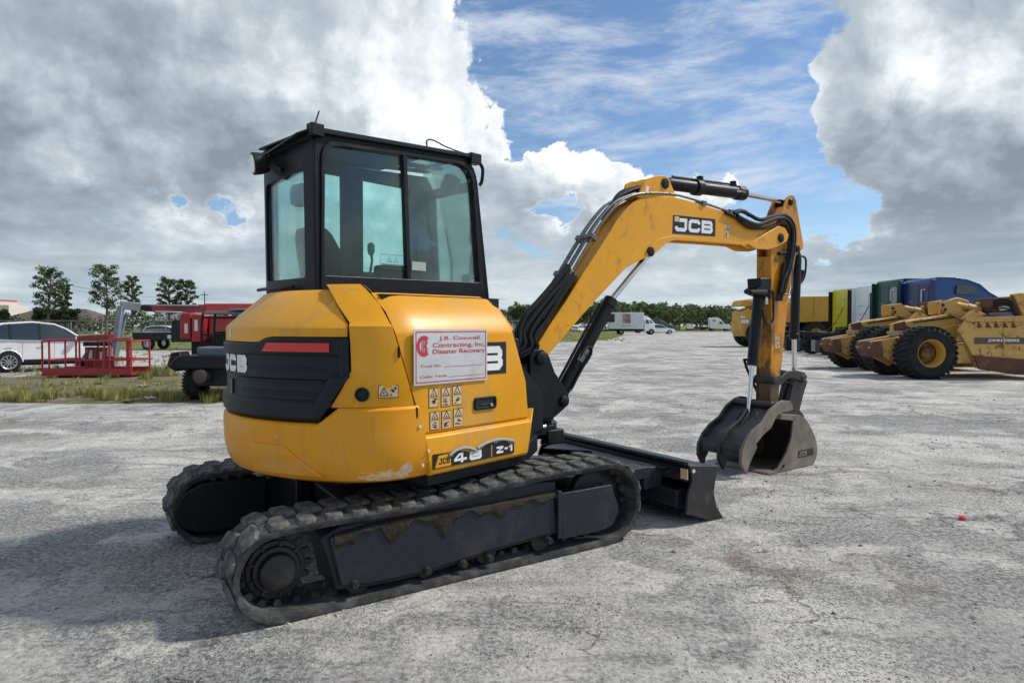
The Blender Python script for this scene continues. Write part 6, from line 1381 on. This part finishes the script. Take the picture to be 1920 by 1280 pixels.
# ---------------- row of parked semi-truck tractors
def tractor(label, loc, deg, paintm, backm, topz, kind=0):
    t = thing('semi_truck', label, 'truck', loc, deg, 'semi-truck tractors parked in a row')
    # local x forward; cab rear at x=0, frame rails reach back to -4.2
    def lb(nm, *a, **k): mb = MB(); mb.box(LF, *a[:6]); return obj(nm, mb, a[6], t, k.get('bv', .03))
    for y in (-.43, .35): lb('frame_rail', -4.3, 4.5, y, y + .08, .80, 1.05, vblk, bv=.01)
    for x in (-3.6, -2.3):
        for sg in (-1, 1): wheel(t, x, sg * .92, .50, .55, sg, .55, rimw)
        mb = MB(); mb.tube(spl([V(x - .62, -.95, .62), V(x - .45, -.95, 1.0), V(x, -.95, 1.12), V(x + .45, -.95, 1.0), V(x + .6, -.95, .70)]), .03); obj('mudguard', mb, vblk, t)
        mb = MB(); mb.cyl(V(x, -.9, .5), V(x, .9, .5), .09, n=10); obj('axle', mb, vblk, t)
    lb('fifth_wheel', -3.5, -2.5, -.45, .45, 1.08, 1.2, vblk, bv=.04)
    for sg in (-1, 1):
        mb = MB(); mb.box(LF, -4.38, -4.34, min(sg * .65, sg * 1.2), max(sg * .65, sg * 1.2), .22, .80); obj('mud_flap', mb, mat('grey_flap', (.22, .22, .23), .6) if sg < 0 else vblk, t)
        mb = MB(); mb.cyl(V(.3, sg * .95, .62), V(1.9, sg * .95, .62), .32, n=18); obj('fuel_tank', mb, alu, t, .02)
    # sleeper body: back wall, sides, roof fairing, cab, hood
    Z0 = .95; w = 1.2
    prof = {0: [(0, Z0), (0, topz - .08), (.12, topz), (.9, topz - .02), (1.5, topz - .12), (2.05, topz - .32), (2.5, topz - .70), (2.95, topz - .95), (3.6, 2.3), (4.0, 1.85), (5.3, 1.62), (5.6, 1.4), (5.7, .7), (5.2, .62), (3.4, .75), (1.9, Z0)],
            1: [(0, Z0), (0, topz - .05), (.1, topz), (1.2, topz), (2.2, topz - .35), (2.8, topz - .75), (3.0, 2.6), (3.4, 2.0), (5.0, 1.75), (5.3, 1.5), (5.4, .7), (3.4, .75), (1.9, Z0)]}[1 if kind else 0]
    n = len(prof); rows = []
    for y, ins in ((-w + .10, .06), (-w, .0), (w, .0), (w - .10, .06)):
        rows.append([V(x + (ins if x < .2 else -ins * .6), y, z - (ins if z > 1.2 else 0)) for x, z in prof])
    mb = MB(); mb.grid(rows, True); mb.f += [tuple(range(n - 1, -1, -1)), tuple(range(3 * n, 4 * n))]; sl = obj('sleeper_cab', mb, paintm, t, .04, angle=40)
    mb = MB(); mb.box(LF, -.03, .0, -w + .14, w - .14, Z0 + .1, topz - .25); bk = obj('back_wall', mb, backm, t, .01)
    for sg in (-1, 1):
        y0 = sg * (w - .02); mb = MB(); mb.box(LF, -.25, .02, min(y0, y0 + sg * .05), max(y0, y0 + sg * .05), Z0 + .25, topz - .12); obj('side_extender', mb, backm if kind != 3 else vblk, t, .02)
    for k in range(3):
        y_ = -.75 + .75 * k; mb = MB(); mb.box(LF, -.045, -.03, y_ - .02, y_ + .02, Z0 + .15, topz - .3); obj('wall_rib', mb, backm, bk, .005)
    mb = MB(); mb.box(LF, -.30, -.04, -.55, .15, 1.05, 1.45); obj('battery_box', mb, vblk, t, .02)
    mb = MB(); mb.tube(spl([V(-.06, -.3, topz - 1.2), V(-.3, -.2, topz - 1.8), V(-.7, .1, 1.35), V(-1.2, .1, 1.15)]), .025, 6); obj('air_line', mb, redd, t)
    for z in (1.7, 2.2, 2.7):
        mb = MB(); mb.tube([V(-.05, .35, z), V(-.05, .75, z)], .02, 6); obj('grab_step', mb, galv, bk)
    mb = MB(); mb.tube([V(-.08, -.30, topz - 1.1), V(-.08, -.30, topz - .55), V(-.08, -.6, topz - .55)], .028, 6); obj('air_line_hook', mb, white, bk)
    for sg in (-1, 1):
        yy_ = sg * (w + .006)
        mb = MB(); q = rrect([(.95, topz - .80), (1.95, topz - .80), (1.75, topz - .42), (1.0, topz - .36)], .10); mb.prism(LF, q, min(yy_, yy_ - sg * .02), max(yy_, yy_ - sg * .02)); obj('sleeper_window', mb, carglass, t)
        mb = MB(); q = rrect([(2.45, 2.05), (3.45, 2.0), (3.25, 2.65), (2.45, 2.7)], .06); mb.prism(LF, q, min(yy_, yy_ - sg * .02), max(yy_, yy_ - sg * .02)); obj('door_window', mb, carglass, t)
        wheel(t, 4.5, sg * .98, .50, .30, sg, .55, rimw)
    if kind == 2:
        mb = MB(); mb.cyl(V(-.25, -.95, 1.1), V(-.25, -.95, topz - .5), .09, n=12); obj('exhaust_stack', mb, vblk, t)
    if kind == 4:
        mb = MB(); q = rrect([(-.3, 0), (.3, 0), (.3, 1), (-.3, 1)], .12); mb.prismx(LF, [(.0 + u * .8 - .55, topz - 1.6 + w_ * 1.2) for u, w_ in q], -.05, -.03); obj('rear_window', mb, galv, t)
    return t
tractor('blue semi truck with a swept roof fairing, largest and nearest of the truck row', (19.5, 31.2, 0), -1, bluep, blued, 3.78)
tractor('dark green and white semi truck parked between the blue and the plain white one', (19.95, 34.5, 0), 0, greenp, greenp, 3.95, 4)
tractor('plain white semi truck with a black exhaust stack, between green and yellow', (20.65, 37.9, 0), 0, wht, wht, 3.9, 2)
tractor('lemon yellow semi truck with black side extenders at the far end of the row', (20.85, 41.2, 0), 0, ylw, ylw, 3.85, 3)

# ---------------- articulated dump truck behind the dipper
p = gz(1523, 650.5)
t = thing('dump_truck', 'quarry yellow articulated dump truck half hidden behind the digger arm', 'dump truck', (p.x, p.y + 1, 0), 2)
mb = MB(); mb.prism(LF, [(-1.7, 1.75), (-1.55, 3.15), (-1.0, 3.55), (2.6, 3.62), (2.9, 3.0), (3.0, 2.3), (1.8, 1.9)], -1.4, 1.4); bd_ = obj('dump_body', mb, tan_clean, t, .05)
mb = MB(); mb.prism(LF, [(-1.45, 3.2), (-.95, 3.45), (2.5, 3.5), (2.5, 3.66), (-1.0, 3.60)], -1.42, 1.42); obj('body_rim', mb, tan_clean, bd_, .02)
for x in (-1.3, -.15, 1.1, 2.4):
    mb = MB(); mb.prism(LF, [(x, 2.05), (x + .14, 2.05), (x + .16, 3.45), (x + .02, 3.45)], -1.47, -1.40); obj('body_rib', mb, tan_clean, bd_, .01)
mb = MB(); mb.prism(LF, [(-1.7, 1.95), (2.9, 2.25), (2.9, 2.35), (-1.7, 2.08)], -1.46, -1.40); obj('body_rib', mb, tan_clean, bd_, .01)
for x in (0, 1.9):
    for sg in (-1, 1): wheel(t, x, sg * 1.15, .92, .62, sg, .48, tan_clean)
wheel(t, -4.0, -1.15, .92, .62, -1, .48, tan_clean); wheel(t, -4.0, 1.15, .92, .62, 1, .48, tan_clean)
mb = MB(); mb.box(LF, -4.2, 2.6, -.45, .45, .9, 1.5); obj('chassis', mb, vblk, t, .03)
mb = MB(); mb.prism(LF, [(-2.7, 1.3), (-2.7, 3.3), (-2.9, 3.5), (-4.0, 3.5), (-4.3, 2.4), (-4.3, 1.3)], -1.1, 1.1); obj('cab', mb, tan_clean, t, .05)
mb = MB(); mb.prism(LF, [(-2.85, 2.4), (-2.85, 3.25), (-3.9, 3.25), (-4.15, 2.4)], -1.115, 1.115); obj('cab_window', mb, carglass, t)
mb = MB(); mb.prism(LF, [(-4.3, 1.3), (-4.3, 2.6), (-4.7, 2.75), (-5.1, 2.55), (-5.25, 1.2), (-5.0, .75), (-4.6, .75)], -1.05, 1.05); hd = obj('hood', mb, tan_clean, t, .06)
mb = MB(); mb.box(LF, -5.22, -4.7, -1.09, -1.05, 1.7, 1.95); obj('hood_placard', mb, white, hd, .01)
mb = MB(); mb.cyl(V(-4.95, -1.0, 2.15), V(-5.22, -1.0, 2.15), .09, n=12); obj('work_light', mb, lamp, hd)
mb = MB(); mb.cyl(V(-4.9, -.6, .45), V(-4.9, -.6, .8), .09, n=10); obj('tow_bracket', mb, vblk, t)
# another machine's front end showing to the left of the dipper
mb = MB(); mb.prism(LF, [(-5.3, 2.9), (-4.3, 2.95), (-4.3, 3.35), (-4.9, 3.4), (-5.1, 3.3)], -.95, .95); obj('hood_top', mb, tan_clean, t, .06)

# ---------------- box truck, cars and tractors down the yard
p = gz(1208, 627); D = p.y
t = thing('box_truck', 'white box truck with a square picture panel on its side, parked far down the yard', 'truck', (p.x, p.y, 0), 0)
s_ = p.y / F
def X(px): return (px - 960) * s_ - p.x
mb = MB(); mb.box(LF, X(1141), X(1205), -1.1, 1.1, .95, 3.75); bx_ = obj('cargo_box', mb, mat('white_box_panel', (.62, .64, .67), .5), t, .04)
mb = MB(); mb.box(LF, X(1165), X(1180), -1.14, -1.10, 1.9, 3.5); obj('picture_panel', mb, mat('picture_brown', (.22, .12, .09), .6, col2=(.42, .30, .24), sc=1.2, lo=.4, hi=.6), bx_)
mb = MB(); mb.box(LF, X(1163), X(1181), -1.12, -1.10, 1.45, 1.6); obj('picture_caption', mb, galv, bx_)
mb = MB(); mb.prism(LF, [(X(1206), .6), (X(1206), 2.6), (X(1209), 2.75), (X(1214), 2.7), (X(1217), 1.9), (X(1225), 1.7), (X(1226.5), .6)], -1.0, 1.0); obj('cab', mb, wht, t, .06)
mb = MB(); mb.prism(LF, [(X(1208.5), 1.85), (X(1208.5), 2.5), (X(1213), 2.5), (X(1215.5), 1.85)], -1.015, 1.015); obj('cab_window', mb, carglass, t)
mb = MB(); mb.box(LF, X(1142), X(1215), -.5, .5, .6, .95); obj('chassis', mb, vblk, t)
for px in (1163, 1219):
    for sg in (-1, 1): wheel(t, X(px), sg * .95, .48, .35, sg, .5, rimw)
mb = MB(); mb.box(LF, X(1126), X(1141), -.3, .3, .55, .8); obj('rear_ramp', mb, vblk, t)
def at_px(px, py): q = gz(px, py); return (q.x, q.y, 0)
car('white pickup nose just right of the box truck', at_px(1237, 626), 0, wht, 5.4, 1.75, detail=False)
car('small black car right of the white pickup by the wood', at_px(1248, 622), 10, paint('black_vehicle_paint', (.012, .012, .014)), 4.2, 1.5, detail=False)
def simple_tractor(label, px, py, m, h_=3.6, deg=0, k=1.0, group=None):
    q = gz(px, py); t = thing('distant_semi_truck', label, 'truck', (q.x, q.y, 0), deg, group)
    pr = [(-2.6, .7), (-2.6, h_ - .3), (-2.3, h_), (-.9, h_ + .05), (.3, h_ - .5), (.9, 2.5), (1.4, 1.9), (2.6, 1.7), (2.9, 1.3), (3.0, .6)]
    mb = MB(); mb.prism(LF, [(a * k, b * k) for a, b in pr], -1.15 * k, 1.15 * k); obj('cab', mb, m, t, .08)
    mb = MB(); mb.prism(LF, [(a * k, b * k) for a, b in ((-.1, 1.9), (-.1, 2.6), (.5, 2.6), (1.0, 1.95))], -1.17 * k, 1.17 * k); obj('cab_window', mb, carglass, t)
    mb = MB(); mb.prism(LF, [(a * k, b * k) for a, b in ((-1.9, 2.7), (-1.9, 3.1), (-1.2, 3.1), (-1.2, 2.7))], -1.17 * k, 1.17 * k); obj('sleeper_window', mb, carglass, t)
    for x in (-1.9, 2.0):
        for sg in (-1, 1): wheel(t, x * k, sg * .95 * k, .5 * k, .3, sg, .5, rimw)
    mb = MB(); mb.box(LF, -4.8 * k, -2.6 * k, -.5, .5, .6, .95); obj('chassis', mb, vblk, t)
    return t
simple_tractor('white semi truck standing alone at the far end of the yard before the wood', 1347, 620.5, wht, 3.7)
simple_tractor('white truck cab showing above the box truck front', 1213, 624, wht, 3.6)
simple_tractor('green truck cab right behind the box truck', 1236, 622.5, greenp, 3.2)
q = gz(1380, 620); car('white pickup beyond the digger arm near the lone white semi truck', (q.x, q.y, 0), 180, wht, 5.6, 1.8, detail=False)
for i, (px, py, m_, lab) in enumerate(((1085, 622, wht, 'white car at the left end of the parked cars seen under the boom'), (1096, 621, redp, 'red car between white cars seen under the boom'), (1108, 620, wht, 'white van-like car at the right end of the cars under the boom'), (1074, 620, paint('silver_paint', (.36, .37, .39)), 'silver car partly hidden by the boom foot'))):
    q = gz(px, py); car(lab, (q.x, q.y, 0), 25 * (i % 2) + 60, m_, 4.5, 1.6 + .25 * (i == 2), detail=False)
for px0, px1, m_, lab in ((1290, 1312, redp, 'low bright red flatbed trailer before the wood, left of the lone semi truck'), (1310, 1334, mat('rust_red', (.16, .04, .03), .8), 'dark rust-red trailer directly left of the lone white semi truck')):
    a = gz(px0, 619); b = gz(px1, 619); L_ = b.x - a.x
    t = thing('flat_trailer', lab, 'trailer', (a.x, a.y, 0), 0)
    mb = MB(); mb.prism(LF, [(0, .5), (0, 1.2), (L_ * .3, 1.0), (L_, 1.15), (L_, .6)], -1.2, 1.2); obj('deck', mb, m_, t, .03)
    for x in (L_ * .15, L_ * .35): wheel(t, x, -1.1, .42, .3, -1, .5, rimw); wheel(t, x, 1.1, .42, .3, 1, .5, rimw)
a = gz(1296, 619.5); t = thing('white_container', 'small white container behind the red trailer before the wood', 'container', (a.x, a.y + 6, 0), 0)
mb = MB(); mb.box(LF, 0, 2.2, -1, 1, .5, 2.1); obj('box', mb, wht, t, .03); mb = MB(); mb.box(LF, .1, 2.1, -.9, .9, .1, .5); obj('skid', mb, vblk, t)
# building between cab and boom
a = gz(958, 617); t = thing('shed', 'low white shed with a pale roof seen just right of the yellow hood', 'building', (a.x - 3, a.y + 20, 0), 0)
mb = MB(); mb.box(LF, 0, 14, -5, 5, 0, 3.2); obj('wall', mb, mat('white_wall', (.62, .63, .64), .8), t); mb = MB(); mb.prismx(LF, [(-5.4, 3.2), (5.4, 3.2), (0, 4.4)], -.4, 14.4); obj('roof', mb, mat('metal_roof', (.5, .52, .54), .5), t)
mb = MB(); mb.box(LF, 5, 8, -5.05, -5.0, 0, 2.4); obj('roller_door', mb, galv, t)

# ---------------- houses, fence, poles on the left
def house(label, x, y, w_, d_, hw, hr, wm, rm, deg=0):
    t = thing('house', label, 'house', (x, y, 0), deg)
    mb = MB(); mb.box(LF, 0, w_, 0, d_, 0, hw); obj('wall', mb, wm, t)
    mb = MB(); z = hw; mb.add([V(-.5, -.5, z), V(w_ + .5, -.5, z), V(w_ + .5, d_ + .5, z), V(-.5, d_ + .5, z), V(d_ * .5, d_ / 2, hr), V(w_ - d_ * .5, d_ / 2, hr)], [(0, 1, 5, 4), (1, 2, 5), (2, 3, 4, 5), (3, 0, 4), (3, 2, 1, 0)]); obj('roof', mb, rm, t, smooth=False)
    for k in range(3): mb = MB(); mb.box(LF, w_ * (.15 + .28 * k), w_ * (.15 + .28 * k) + 1.4, -.04, 0, 1.0, 2.2); obj('window', mb, carglass, t)
    return t
house('long low house with brown hipped roof behind the fence on the far left', -95, 120, 18, 9, 2.4, 4.7, conc, roofm)
house('low grey-roofed house behind the fence right of the jib arm', -68, 122, 12, 9, 2.4, 4.4, conc, mat('grey_roof', (.17, .17, .17), .9))
t = thing('apartment_block', 'pale pink apartment block with stepped roof at the left edge far behind the car', 'building', (-134, 160, 0), 0)
mb = MB(); mb.box(LF, 0, 7, 0, 8, 0, 7.5); obj('wall', mb, mat('pink_stucco', (.62, .50, .46), .9), t); mb = MB(); mb.box(LF, 7, 9.6, 1, 8, 0, 6.6); obj('wall', mb, mat('cream_stucco', (.70, .64, .58), .9), t)
mb = MB(); mb.box(LF, -.2, 6.2, -.2, 8.2, 7.5, 8.0); obj('roof', mb, mat('tile_red', (.35, .13, .09), .9), t)
for k in range(5): mb = MB(); mb.box(LF, .7 + 1.3 * k, 1.4 + 1.3 * k, -.05, 0, 5.4, 6.5); obj('window', mb, carglass, t)
# chain-link fence
t = thing('chain_link_fence', 'grey chain-link fence with thin posts running across behind the car and the boom lift', 'fence', (-75, 62, 0), 0)
for k in range(27): mb = MB(); mb.cyl(V(3 * k, 0, 0), V(3 * k, 0, 2.0), .04, n=8); obj('fence_post', mb, galv, t)
mb = MB(); mb.cyl(V(0, 0, 2.0), V(78, 0, 2.0), .028, n=6); obj('top_rail', mb, galv, t)
mb = MB()
for k in range(520):
    x = .15 * k
    for sg in (-1, 1):
        xa, xb = (x, x + 1.9) if sg > 0 else (x + 1.9, x); 
        if max(xa, xb) < 78: mb.add([V(xa - .003, 0, .05), V(xa + .003, 0, .05), V(xb + .003, 0, 1.97), V(xb - .003, 0, 1.97)], [(0, 1, 2, 3)])
obj('wire_mesh', mb, galv, t, smooth=False, kind='stuff', recalc=False)
def pole(px, ytop, dist, label):
    d = ray(px, 600); x = d.x / d.y * dist; z = H + (610 - ytop) / F * dist
    t = thing('utility_pole', label, 'pole', (x, dist, 0), 0, 'wooden utility poles')
    mb = MB(); mb.cyl(V(0, 0, 0), V(0, 0, z), .16, .11, n=8); obj('pole_shaft', mb, wood_m, t)
    mb = MB(); mb.box(LF, -.9, .9, -.06, .06, z - .8, z - .65); obj('cross_arm', mb, wood_m, t)
    return V(x, dist, z)
a = pole(127, 525, 95, 'wooden utility pole behind the leftmost pine'); b = pole(384, 547, 150, 'wooden utility pole left of the yellow hood, standing alone')
for k, dz in enumerate((-.6, -.65, -1.4)):
    mb = MB(); pts = [a + V((k - 1) * .8, 0, dz) + (b - a) * u + V(0, 0, -1.2 * sin(pi * u)) for u in [i / 12 for i in range(13)]]; mb.tube(pts, .014, 4)
    tag(obj('power_line', mb, vblk), 'thin overhead power line, %s, strung between the two wooden poles' % ('top left of three', 'top right of three', 'lowest of three')[k], 'cable', 'power lines between the poles')

# ================================================================== PLANTS
leafm = mat('pine_needles', (.055, .085, .028), .7, 0, col2=(.11, .14, .05), sc=.6, lo=.35, hi=.65)
leaf2 = mat('bush_leaves', (.040, .062, .026), .7, 0, col2=(.075, .10, .04), sc=.5, lo=.4, hi=.6)
farleaf = mat('hazed_wood_leaves', (.11, .155, .06), .8, 0, col2=(.17, .21, .09), sc=.06, lo=.4, hi=.6)  # distance haze is put into the leaf colour, paler than near foliage
bark = mat('pine_bark', (.16, .12, .095), .9, bump=.5, bsc=8)
def tufts(mb, c, r, n, s_, rnd, flat=.75):
    for _ in range(n):
        d = Vector((rnd.gauss(0, 1), rnd.gauss(0, 1), rnd.gauss(0, 1))).normalized() * (r * rnd.random() ** .65 * 1.15)
        p = c + Vector((d.x, d.y, d.z * flat)); a = Vector((rnd.gauss(0, 1), rnd.gauss(0, 1), rnd.gauss(0, 1))).normalized(); b = a.cross(Vector((rnd.gauss(0, 1), rnd.gauss(0, 1), 1))).normalized()
        q = s_ * rnd.uniform(.6, 1.3); mb.add([p - a * q, p + b * q * .5, p + a * q, p - b * q * .5], [(0, 1, 2, 3)])
def pine(px, ytop, dist, wpx, label, seed, low=.42, lean=0.):
    rnd = random.Random(seed); x = (px - 960) / F * dist; h = H + (612 - ytop) / F * dist; R = wpx / 2.1 / F * dist
    t = thing('pine_tree', label, 'tree', (x, dist, 0), 0, 'tall slash pines beyond the fence')
    mb = MB(); tp = [V(lean * h * u + .12 * sin(5 * u + seed), 0, h * .93 * u) for u in [k / 7 for k in range(8)]]
    mb.tube(tp, [.17 * (1 - .8 * k / 7) + .02 for k in range(8)], 8)
    cl = MB(); n = 34
    for k in range(n):
        u = low + (1 - low) * (k + .5) / n + rnd.uniform(-.02, .02); u = min(.99, u)
        base = V(lean * h * u, 0, h * (u - .05)); an = k * 2.4 + rnd.uniform(-.5, .5)
        env = sin(pi * min(1, max(.08, (1.02 - u) / (1.02 - low) * .80 + .10))) ** .7
        rr = R * env * rnd.uniform(.55, 1.1)
        tip = base + V(cos(an) * rr, sin(an) * rr, h * .05 + rr * .25)
        mb.tube([base, (base + tip) / 2 + V(0, 0, -.1), tip], [.06, .045, .02], 5)
        tufts(cl, tip, R * rnd.uniform(.20, .40), 130, .115, rnd, .6); tufts(cl, (base * .35 + tip * .65), R * .12, 26, .12, rnd, .6)
    tufts(cl, V(lean * h, 0, h * .97), R * .22, 120, .14, rnd)
    obj('trunk', mb, bark, t); obj('crown', cl, leafm, t, smooth=False, recalc=False)
pine(92, 507, 80, 56, 'leftmost tall pine with a wide crown beyond the fence', 3, .38, .03)
pine(200, 504, 82, 60, 'tall round-crowned pine standing left of the jib arm', 5, .40)
pine(249, 522, 84, 28, 'slim sparse pine between the jib arm and the pair of pines', 8, .42, .01)
pine(317, 525, 86, 38, 'left pine of the close pair above the red boom', 11, .40)
pine(350, 528, 86, 34, 'right pine of the close pair above the red boom', 14, .40, .02)
pine(122, 535, 84, 22, 'small narrow pine beside the wooden pole', 17, .45)
def bush(px, ytop, dist, wpx, label, seed, nm='shrub'):
    rnd = random.Random(seed); x = (px - 960) / F * dist; h = H + (612 - ytop) / F * dist; R = wpx / 2 / F * dist
    t = thing(nm, label, 'bush', (x, dist, 0), 0, 'shrubs behind the fence')
    mb = MB(); cl = MB()
    for k in range(10):
        an = k * 2.4; rr = R * rnd.uniform(.1, .75); tip = V(cos(an) * rr, sin(an) * rr * .6, h * rnd.uniform(.45, .85)); mb.tube([V(0, 0, 0), tip * .5 + V(0, 0, .2), tip], [.08, .05, .02], 5)
        tufts(cl, tip, R * .42, 260, .15, rnd, .8)
    obj('stems', mb, bark, t); obj('foliage', cl, leaf2, t, smooth=False, recalc=False)
bush(78, 574, 82, 34, 'dark bush under the leftmost pine', 1); bush(108, 570, 83, 36, 'broad dark bush between the leftmost pine and the wooden pole', 2); bush(136, 575, 84, 26, 'rounded bush right of the wooden pole', 4)
bush(6, 577, 80, 26, 'dark bush at the left edge below the pink building', 5)
bush(971, 571, 130, 34, 'dark tree-like bush just right of the yellow hood, above the white shed', 6); bush(985, 577, 150, 24, 'small dark bush beside the boom foot', 9)
# far wood: reads as one mass
def wood(name, x0, x1, d0, d1, h0, h1, n, seed, dens=26, gap=0):
    rnd = random.Random(seed); cl = MB(); tr_ = MB()
    for k in range(n):
        x = x0 + (x1 - x0) * (k + rnd.random()) / n; y = rnd.uniform(d0, d1); h = rnd.uniform(h0, h1) * (1 + .12 * sin(x * .05))
        if rnd.random() < .45: tr_.cyl(V(x, y - .3, 0), V(x, y - .3, h * .8), .16, .08, n=4, cap=False)
        for j in range(7):
            u = rnd.uniform(.22, .95) ** .8; tufts(cl, V(x + rnd.uniform(-1.3, 1.3), y + rnd.uniform(-.8, .8), h * u), rnd.uniform(.8, 1.6) * (1.1 - .35 * u), dens, .42, rnd, .8)
    n0 = name; obj(n0, cl, farleaf, smooth=False, recalc=False, kind='stuff')['label'] = 'distant wall of pine and scrub woodland along the horizon'
    o = obj(name + '_trunks', tr_, mat('pale_bark', (.42, .36, .30), .9), smooth=False, recalc=False, kind='stuff'); o['label'] = 'pale trunks inside the distant woodland'
wood('woodland', 0, 105, 205, 225, 7.0, 8.6, 300, 1)
wood('woodland_behind', -20, 170, 226, 240, 7.0, 8.6, 300, 5, 18)
wood('scrub_woodland', -260, -18, 215, 235, 5.0, 7.4, 230, 2, 18)
mb = MB(); rnd = random.Random(4)
for k in range(230): tufts(mb, V(-112 + .40 * k, 100 + rnd.uniform(-2, 2), rnd.uniform(.3, 2.6)), 1.1, 26, .32, rnd)
obj('hedge', mb, leaf2, smooth=False, recalc=False, kind='stuff')['label'] = 'dark green hedge running behind the chain-link fence'
# grass tufts
grassm = mat('dry_grass', (.36, .35, .08), .8, 0, col2=(.46, .40, .16), sc=.8, lo=.4, hi=.65); grassg = mat('green_grass', (.24, .26, .055), .8, 0, col2=(.28, .28, .09), sc=.8, lo=.4, hi=.65)
def grass(name, spots, m, label):
    mb = MB(); rnd = random.Random(len(spots))
    for (x, y, h, n) in spots:
        for _ in range(n):
            a = rnd.uniform(0, 2 * pi); r = h * .35 * rnd.random() ** .5; b = V(x + r * cos(a), y + r * sin(a), 0); hh = h * rnd.uniform(.35, 1.0) * .60; w_ = .006 + .004 * y / 15
            o_ = V(cos(a), sin(a), 0) * hh * rnd.uniform(.15, .55) + V(.06, 0, 0) * hh; s_ = V(-sin(a + 1), cos(a), 0) * w_
            mb.add([b - s_, b + s_, b + o_ * .35 + V(0, 0, hh * .6) + s_ * .7, b + o_ * .35 + V(0, 0, hh * .6) - s_ * .7, b + o_ + V(0, 0, hh)], [(0, 1, 2, 3), (3, 2, 4)])
    o = obj(name, mb, m, smooth=False, recalc=False, kind='stuff'); o['label'] = label
rnd = random.Random(21); sp1, sp2 = [], []
for _ in range(250):
    px = rnd.uniform(-60, 440); py = rnd.uniform(716, 752) if rnd.random() < .7 else rnd.uniform(690, 716)
    if px > 330 and py < 735: continue
    p = gz(px, py); (sp1 if rnd.random() < .6 else sp2).append((p.x, p.y, rnd.choice((.14, .2, .3, .42)) * rnd.uniform(.7, 1.1), rnd.choice((14, 22, 36))))
for px, py, h in ((60, 752, .5), (205, 748, .55), (230, 738, .45), (325, 750, .5), (400, 752, .45), (415, 748, .5), (90, 745, .5), (290, 745, .4), (20, 750, .45), (290, 700, .6), (310, 705, .6), (265, 708, .5), (170, 742, .45)):
    for j in range(4): p = gz(px + rnd.uniform(-14, 14), py + rnd.uniform(-3, 3)); (sp1 if j % 2 else sp2).append((p.x, p.y, h * rnd.uniform(.75, 1), 70))
for _ in range(170):
    px = rnd.uniform(-40, 345); py = rnd.uniform(652, 700); p = gz(px, py); (sp1 if rnd.random() < .5 else sp2).append((p.x, p.y, rnd.uniform(.15, .4), 22))
for _ in range(160):
    px = rnd.uniform(1055, 1165); py = rnd.uniform(620, 640); p = gz(px, py); sp1.append((p.x + rnd.uniform(-1, 1), p.y, rnd.uniform(.15, .45), 14))
for _ in range(500):
    sp2.append((rnd.uniform(-60, -5), rnd.uniform(42, 62), rnd.uniform(.2, .4), 8))
grass('dry_grass', sp1, grassm, 'straw-coloured grass tufts on the verge left of the gravel'); grass('green_grass', sp2, grassg, 'greener grass tufts among the dry ones on the verge')

# ---------------- loose stones, litter
stonem = mat('crushed_stone', (.27, .265, .255), .9, 0, col2=(.50, .48, .45), sc=14, lo=.4, hi=.6, bump=.3, bsc=60); stoned = mat('dark_stone', (.10, .10, .105), .9, 0, col2=(.2, .2, .2), sc=14, lo=.4, hi=.6)
for nm, m_, n, seed in (('loose_stones', stonem, 15000, 3), ('dark_loose_stones', stoned, 6000, 4)):
    rnd = random.Random(seed); mb = MB(); base = [V(1, 0, 0), V(-.5, .87, 0), V(-.5, -.87, 0), V(.2, .1, .8), V(-.3, .6, .35)]
    cl = [(rnd.uniform(-6, 8), rnd.uniform(2.2, 14), rnd.uniform(.5, 1.6)) for _ in range(46)]
    for _ in range(n):
        if rnd.random() < .6: c = cl[rnd.randrange(len(cl))]; x = rnd.gauss(c[0], c[2]); y = rnd.gauss(c[1], c[2] * .6)
        else: y = 2.1 + 12 * rnd.random() ** 1.4; x = rnd.uniform(-.9, .9) * (y + 1)
        if y < 1.8: continue
        s_ = rnd.uniform(.0035, .010) * (1 + (rnd.random() < .04) * 1.5) * (1 + max(0, y - 5) * .05); a = rnd.uniform(0, 6.28); c, sn = cos(a), sin(a); sq_ = rnd.uniform(.6, 1.1)
        mb.add([V(x + (v.x * c - v.y * sn * sq_) * s_, y + (v.x * sn + v.y * c * sq_) * s_, v.z * s_ * .8) for v in base], [(0, 1, 3), (1, 4, 3), (1, 2, 4), (2, 3, 4), (2, 0, 3)])
    o = obj(nm, mb, m_, smooth=False, recalc=False, kind='stuff'); o['label'] = 'loose crushed stones scattered over the yard'
p = gz(1804, 974); mb = MB(); mb.lathe(V(p.x, p.y, .0), V(.1, 0, 1), [(0, .022), (.02, .026), (.03, .018)], 12); obj('red_cap', mb, mat('bright_red', (.75, .03, .08), .4), label='small bright red plastic cap lying on the gravel at the right', cat='bottle cap')
for px, py, lab in ((255, 725, 'crumpled white scrap on the verge below the red basket'), (270, 748, 'white scrap on the verge edge left of the utility vehicle wheel')):
    p = gz(px, py); rnd = random.Random(px); mb = MB(); rows = [[V(p.x + .05 * i, p.y + .04 * j, .01 + rnd.uniform(0, .05)) for i in range(5)] for j in range(4)]; mb.slab(rows, [[q + V(0, 0, -.008) for q in r] for r in rows]); obj('paper_scrap', mb, white, label=lab, cat='litter', smooth=False)
